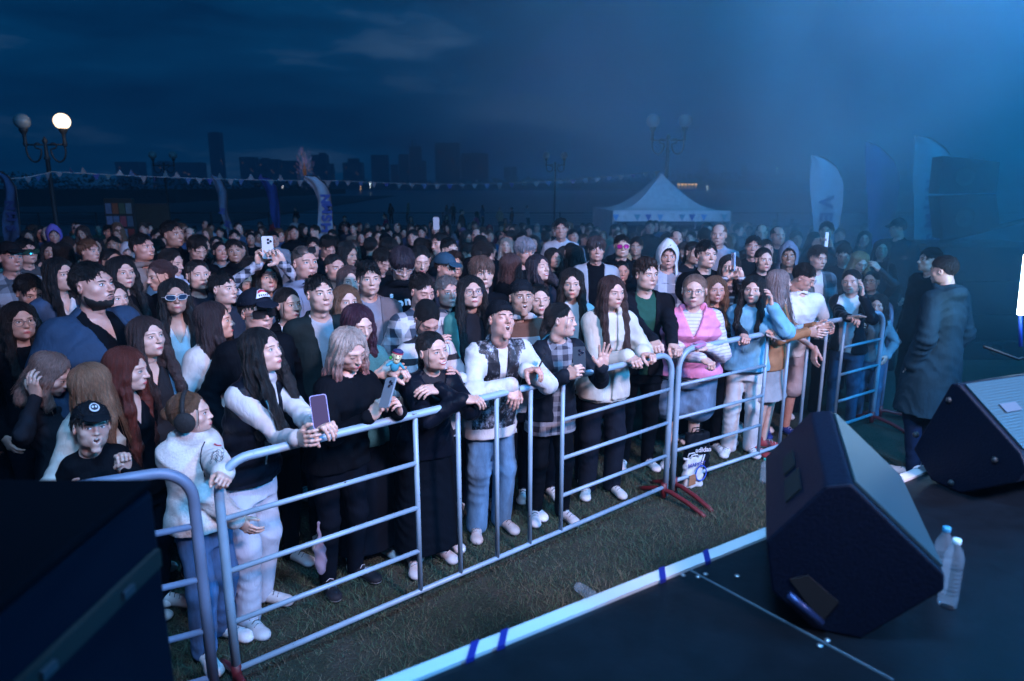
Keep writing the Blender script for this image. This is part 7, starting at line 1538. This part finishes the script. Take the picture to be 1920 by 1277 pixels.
 ('ms', 1506, 450, 1.74, 6, 'black', K, 'dim face beneath the dim man left of the V E flag', 'rosy'), ('mf', 1450, 472, 1.72, 8, 'dark', K, 'man half hidden left of the grey-blue hood', 'rosy'), ('wk', 1398, 490, 1.64, 60, 'black', K, 'dark-haired woman turned right behind the blue phone', 'rosy'), ('ms', 1582, 444, 1.76, 6, 'black', K, 'dim man right of the sideways phone', 'tan'), ('ms', 1626, 431, 1.80, 0, 'black', K, 'dim hazy man before the second right flag', 'dark'), ('wl', 1613, 450, 1.74, 4, 'black', K, 'hazy woman with long black hair in the blue smoke', 'rosy'),
 ('wk', 1640, 470, 1.72, 20, 'black', K, 'dark shape of a person in the smoke behind the blonde bob', 'tan'), ('ms', 1660, 520, 1.70, 0, 'black', K, 'dark person in the smoke right of the raised elbow', 'tan'), ('ms', 1456, 418, 1.76, 0, 'black', K, 'faint figure near the quay left of the V E flag', 'dark'), ('ms', 1480, 416, 1.76, 10, 'black', K, 'second faint figure near the quay left of the V E flag', 'dark'),
]
GLS = {}
for i, c in enumerate(CROWD):
    key, px, py, h, yaw, hc, tc, lab, sk = c
    r_ = random.Random(i); extra(key, px, py, h, yaw, hc, tc, lab, sk)
# filler heads seen only as dark gaps between those above
FILL = [(55, 450), (90, 470), (135, 455), (200, 490), (250, 500), (290, 478), (345, 478), (360, 458), (405, 500), (410, 455), (455, 505), (480, 470), (495, 490), (590, 480), (605, 505), (640, 475), (630, 450), (650, 465), (690, 462), (718, 445), (715, 470), (745, 445), (770, 470), (800, 445), (815, 490), (845, 480), (865, 478), (870, 520), (896, 470), (905, 440), (925, 495), (935, 520), (945, 440), (1000, 450), (1035, 445), (1040, 500), (1080, 460), (1095, 440), (1130, 500), (1135, 470), (1205, 460), (1215, 475), (1225, 450), (1265, 470), (1285, 470), (1300, 480), (1310, 455), (1330, 455), (1360, 470), (1385, 445), (1405, 460), (1410, 500), (1440, 455), (1455, 495), (1490, 470), (1520, 450), (1560, 470), (1600, 465), (1570, 500), (1655, 480), (1670, 500), (1700, 470), (1690, 540)]
FK = ['ms', 'wk', 'mf', 'wb', 'md', 'wl', 'mr', 'wt']
for i, (px, py) in enumerate(FILL):
    nb = min(CROWD, key=lambda c: (c[1] - px) ** 2 + (c[2] - py) ** 2); short = ' '.join(nb[7].split()[:7]); LB = 'dark-clad person half hidden %s the %s' % ('right of' if px > nb[1] else 'left of', short)
    extra(FK[(i * 5) % 8], px, py + 4, 1.62 + .04 * (i % 4), [150, 20, 90, 0, -30, 60, 170, 10][(i * 3) % 8], ['black', 'dark', 'brown'][i % 3], [K, DARK, (.02, .025, .05)][i % 3], LB, 'tan', 'half-hidden dark figures in the crowd')
# far rows, small and dim
MARKS = [(60, 'by the left lamp post'), (150, 'near the violet hood'), (225, 'at the poster stand'), (290, 'at the screen panel'), (370, 'left of the narrow flag'), (455, 'right of the narrow flag'), (530, 'by the deep blue flag'), (600, 'by the arched flag'), (670, 'right of the arched flag'), (740, 'below the twin towers'), (810, 'left of the lit phone'), (860, 'below the widest tower'), (930, 'below the pale small block'), (1000, 'left of the quay lamp'), (1060, 'right of the quay lamp'), (1110, 'at the tent curtain'), (1180, 'under the tent left'), (1260, 'under the tent middle'), (1330, 'under the tent right'), (1400, 'right of the tent'), (1470, 'left of the V E flag'), (1560, 'behind the V E flag')]
TONES = [('black', K), ('grey', GY), ('navy', BL), ('white', (.3, .3, .34)), ('wine-red', (.10, .01, .02)), ('olive', (.05, .06, .04)), ('denim blue', (.03, .07, .13)), ('beige', (.2, .17, .14))]
HN = [('black-haired', 'black'), ('brown-haired', 'brown'), ('fair-haired', 'lbrown'), ('dark-haired', 'dark')]
fr = random.Random(42); used_l = set()
for i in range(118):
    px = 45 + (i * 1530 / 118) + fr.uniform(-9, 9); D_ = fr.choice([11.5, 12.5, 13.5, 15, 17, 19, 21]); 
    if 1140 < px < 1385 and D_ > 16: D_ = 15.5
    h_ = fr.uniform(1.62, 1.84); z_ = ground(D_) + h_ - .12; d0 = (z_ - H) / D_; py = 638.5 - FPX * math.tan(PITCH + math.atan(d0)); near, mk = min(MARKS, key=lambda m: abs(m[0] - px))
    for _ in range(30):
        tn, tc = fr.choice(TONES[:3] * 2 + TONES); hn, hc = fr.choice(HN); LB = 'small distant %s person in %s %s' % (hn, tn, mk)
        if LB not in used_l: break
    used_l.add(LB); extra(fr.choice(['ms', 'mf', 'mq', 'wl', 'wt', 'wb', 'mb', 'wk']), px, py, h_, fr.uniform(-40, 60), hc, tc, LB, fr.choice(['rosy', 'tan', 'fair']), 'small figures in the far rows', d=D_)
# people by the quay railing
QUAY = [('wl', 733, 384, 'black', K, 'dark-haired woman in black standing at the quay, left pair'), ('wk', 762, 383, 'blond', (.25, .25, .2), 'pale-clad person leaning at the quay railing'), ('wl', 838, 387, 'black', GY, 'long-haired person walking by the quay, centre'), ('mf', 849, 384, 'black', K, 'taller companion walking by the quay, centre'), ('wl', 904, 387, 'black', (.05, .12, .22), 'person in a blue top at the quay, centre right'), ('wt', 991, 388, 'dark', (.3, .35, .4), 'person in white with a dark head at the quay'), ('ms', 958, 392, 'black', K, 'small dim person by the quay railing'), ('ms', 551, 392, 'black', K, 'dark silhouette at the quay behind the white polo man'), ('wt', 940, 392, 'dark', (.3, .25, .15), 'person with raised arm near the orange top at the quay'), ('mf', 872, 398, 'black', K, 'dark person sitting low by the quay, two small lights'), ('wl', 893, 402, 'dark', (.3, .03, .1), 'small person in magenta near the quay'), ('wt', 722, 406, 'dark', (.25, .02, .06), 'child in crimson near the quay'), ('ms', 365, 430, 'black', K, 'dim figure at the foot of the quay railing, left')]
for i, (k, px, py, hc, tc, lab) in enumerate(QUAY): extra(k, px, py, 1.7, (i * 57) % 300 - 150, hc, tc, lab, 'rosy', 'people along the quay', d=(1.7 - .12 + ground(50) - H) / (ray(px, py)[2] / ray(px, py)[1]) if (py < 395) else 30)
phone(at(818, 419, Y=8.6), rotm(0, 88, 0), 'glowing phone held overhead at the centre back', (.5, .5, .55), (.7, .6, 1, 1.2), False, flip=1)
phone(at(903, 488, Y=5.4), rotm(10, 84, 0), 'mint green phone raised before the curly head', (.22, .36, .22), None, True, flip=1) if False else None
for k, (r, used) in ARCH.items():
    if not used[0]:
        for ch in list(r.children): bpy.data.objects.remove(ch)
        bpy.data.objects.remove(r)
# ------------------------------------------------------------------ stage smoke and haze
def smoke(name, lo, hi, cen, rad, dens, label, seed=0, step=1):
    g = Geo(); g.box(lo, hi, None); m_ = bpy.data.materials.new(name); m_.use_nodes = True; nt = m_.node_tree; nt.nodes.clear(); L = nt.links.new
    o_ = N(nt, 'ShaderNodeOutputMaterial'); v = N(nt, 'ShaderNodeVolumePrincipled'); v.inputs['Color'].default_value = (.55, .85, 1, 1); v.inputs['Anisotropy'].default_value = .2
    t = N(nt, 'ShaderNodeTexCoord'); s1 = N(nt, 'ShaderNodeVectorMath', operation='SUBTRACT'); s1.inputs[1].default_value = cen; L(t.outputs['Object'], s1.inputs[0])
    s2 = N(nt, 'ShaderNodeVectorMath', operation='DIVIDE'); s2.inputs[1].default_value = rad; L(s1.outputs[0], s2.inputs[0]); ln = N(nt, 'ShaderNodeVectorMath', operation='LENGTH'); L(s2.outputs[0], ln.inputs[0])
    mr = N(nt, 'ShaderNodeMapRange', interpolation_type='SMOOTHERSTEP'); mr.inputs[1].default_value = 1; mr.inputs[2].default_value = 0; mr.inputs[3].default_value = 0; mr.inputs[4].default_value = 1; L(ln.outputs['Value'], mr.inputs[0])
    nz = N(nt, 'ShaderNodeTexNoise'); nz.inputs['Scale'].default_value = .45; nz.inputs['Detail'].default_value = 3; nz.inputs['Distortion'].default_value = .6; L(t.outputs['Object'], nz.inputs['Vector'])
    m2 = N(nt, 'ShaderNodeMapRange'); m2.inputs[1].default_value = .36; m2.inputs[2].default_value = .68; m2.inputs[3].default_value = .12; m2.inputs[4].default_value = 1.8; L(nz.outputs[0], m2.inputs[0])
    a = N(nt, 'ShaderNodeMath', operation='MULTIPLY'); L(mr.outputs[0], a.inputs[0]); L(m2.outputs[0], a.inputs[1]); b = N(nt, 'ShaderNodeMath', operation='MULTIPLY', i1=dens); L(a.outputs[0], b.inputs[0]); L(b.outputs[0], v.inputs['Density'])
    nt.links.new(v.outputs[0], o_.inputs['Volume']); g.mats = [m_]; return tag(g.obj(name, smooth=False), label, 'smoke', kind='stuff')
smoke('smoke', (-4, 4.7, -.3), (17, 22, 15), (8.2, 9.5, 5.8), (12.2, 9, 10), .31, 'blue-lit stage smoke drifting over the right side')
SC.cycles.volume_step_rate = 3.0; SC.cycles.volume_max_steps = 64
LIGHTS.append(spot('smoke_blue_lamp', (10, 3.6, 10.5), (6.5, 14, 6), (.0, .43, 1), 27000, 112, .9, .5))
LIGHTS.append(spot('flag_fill_light', (5.0, 2.5, 5.5), (6.5, 11, 1.8), (.06, .42, 1), 1500, 46, 1, .3))  # unseen fill spot added to lighten the flags in the background
LIGHTS.append(spot('smoke_violet_lamp', (1.0, 2.0, 9.0), (3.0, 11, 6.5), (.24, .42, 1), 5200, 34, 1, .5))
hz = Geo(); hz.box((-900, -30, -8), (900, 1500, 150), None); hm = bpy.data.materials.new('haze'); hm.use_nodes = True; hn = hm.node_tree; hn.nodes.clear(); ho = N(hn, 'ShaderNodeOutputMaterial'); hv = N(hn, 'ShaderNodeVolumePrincipled')
hv.inputs['Density'].default_value = .001; hv.inputs['Color'].default_value = (.35, .75, 1, 1); hn.links.new(hv.outputs[0], ho.inputs['Volume']); hz.mats = [hm]; tag(hz.obj('haze', smooth=False), 'thin blue night haze over the river and crowd', 'haze', kind='stuff')
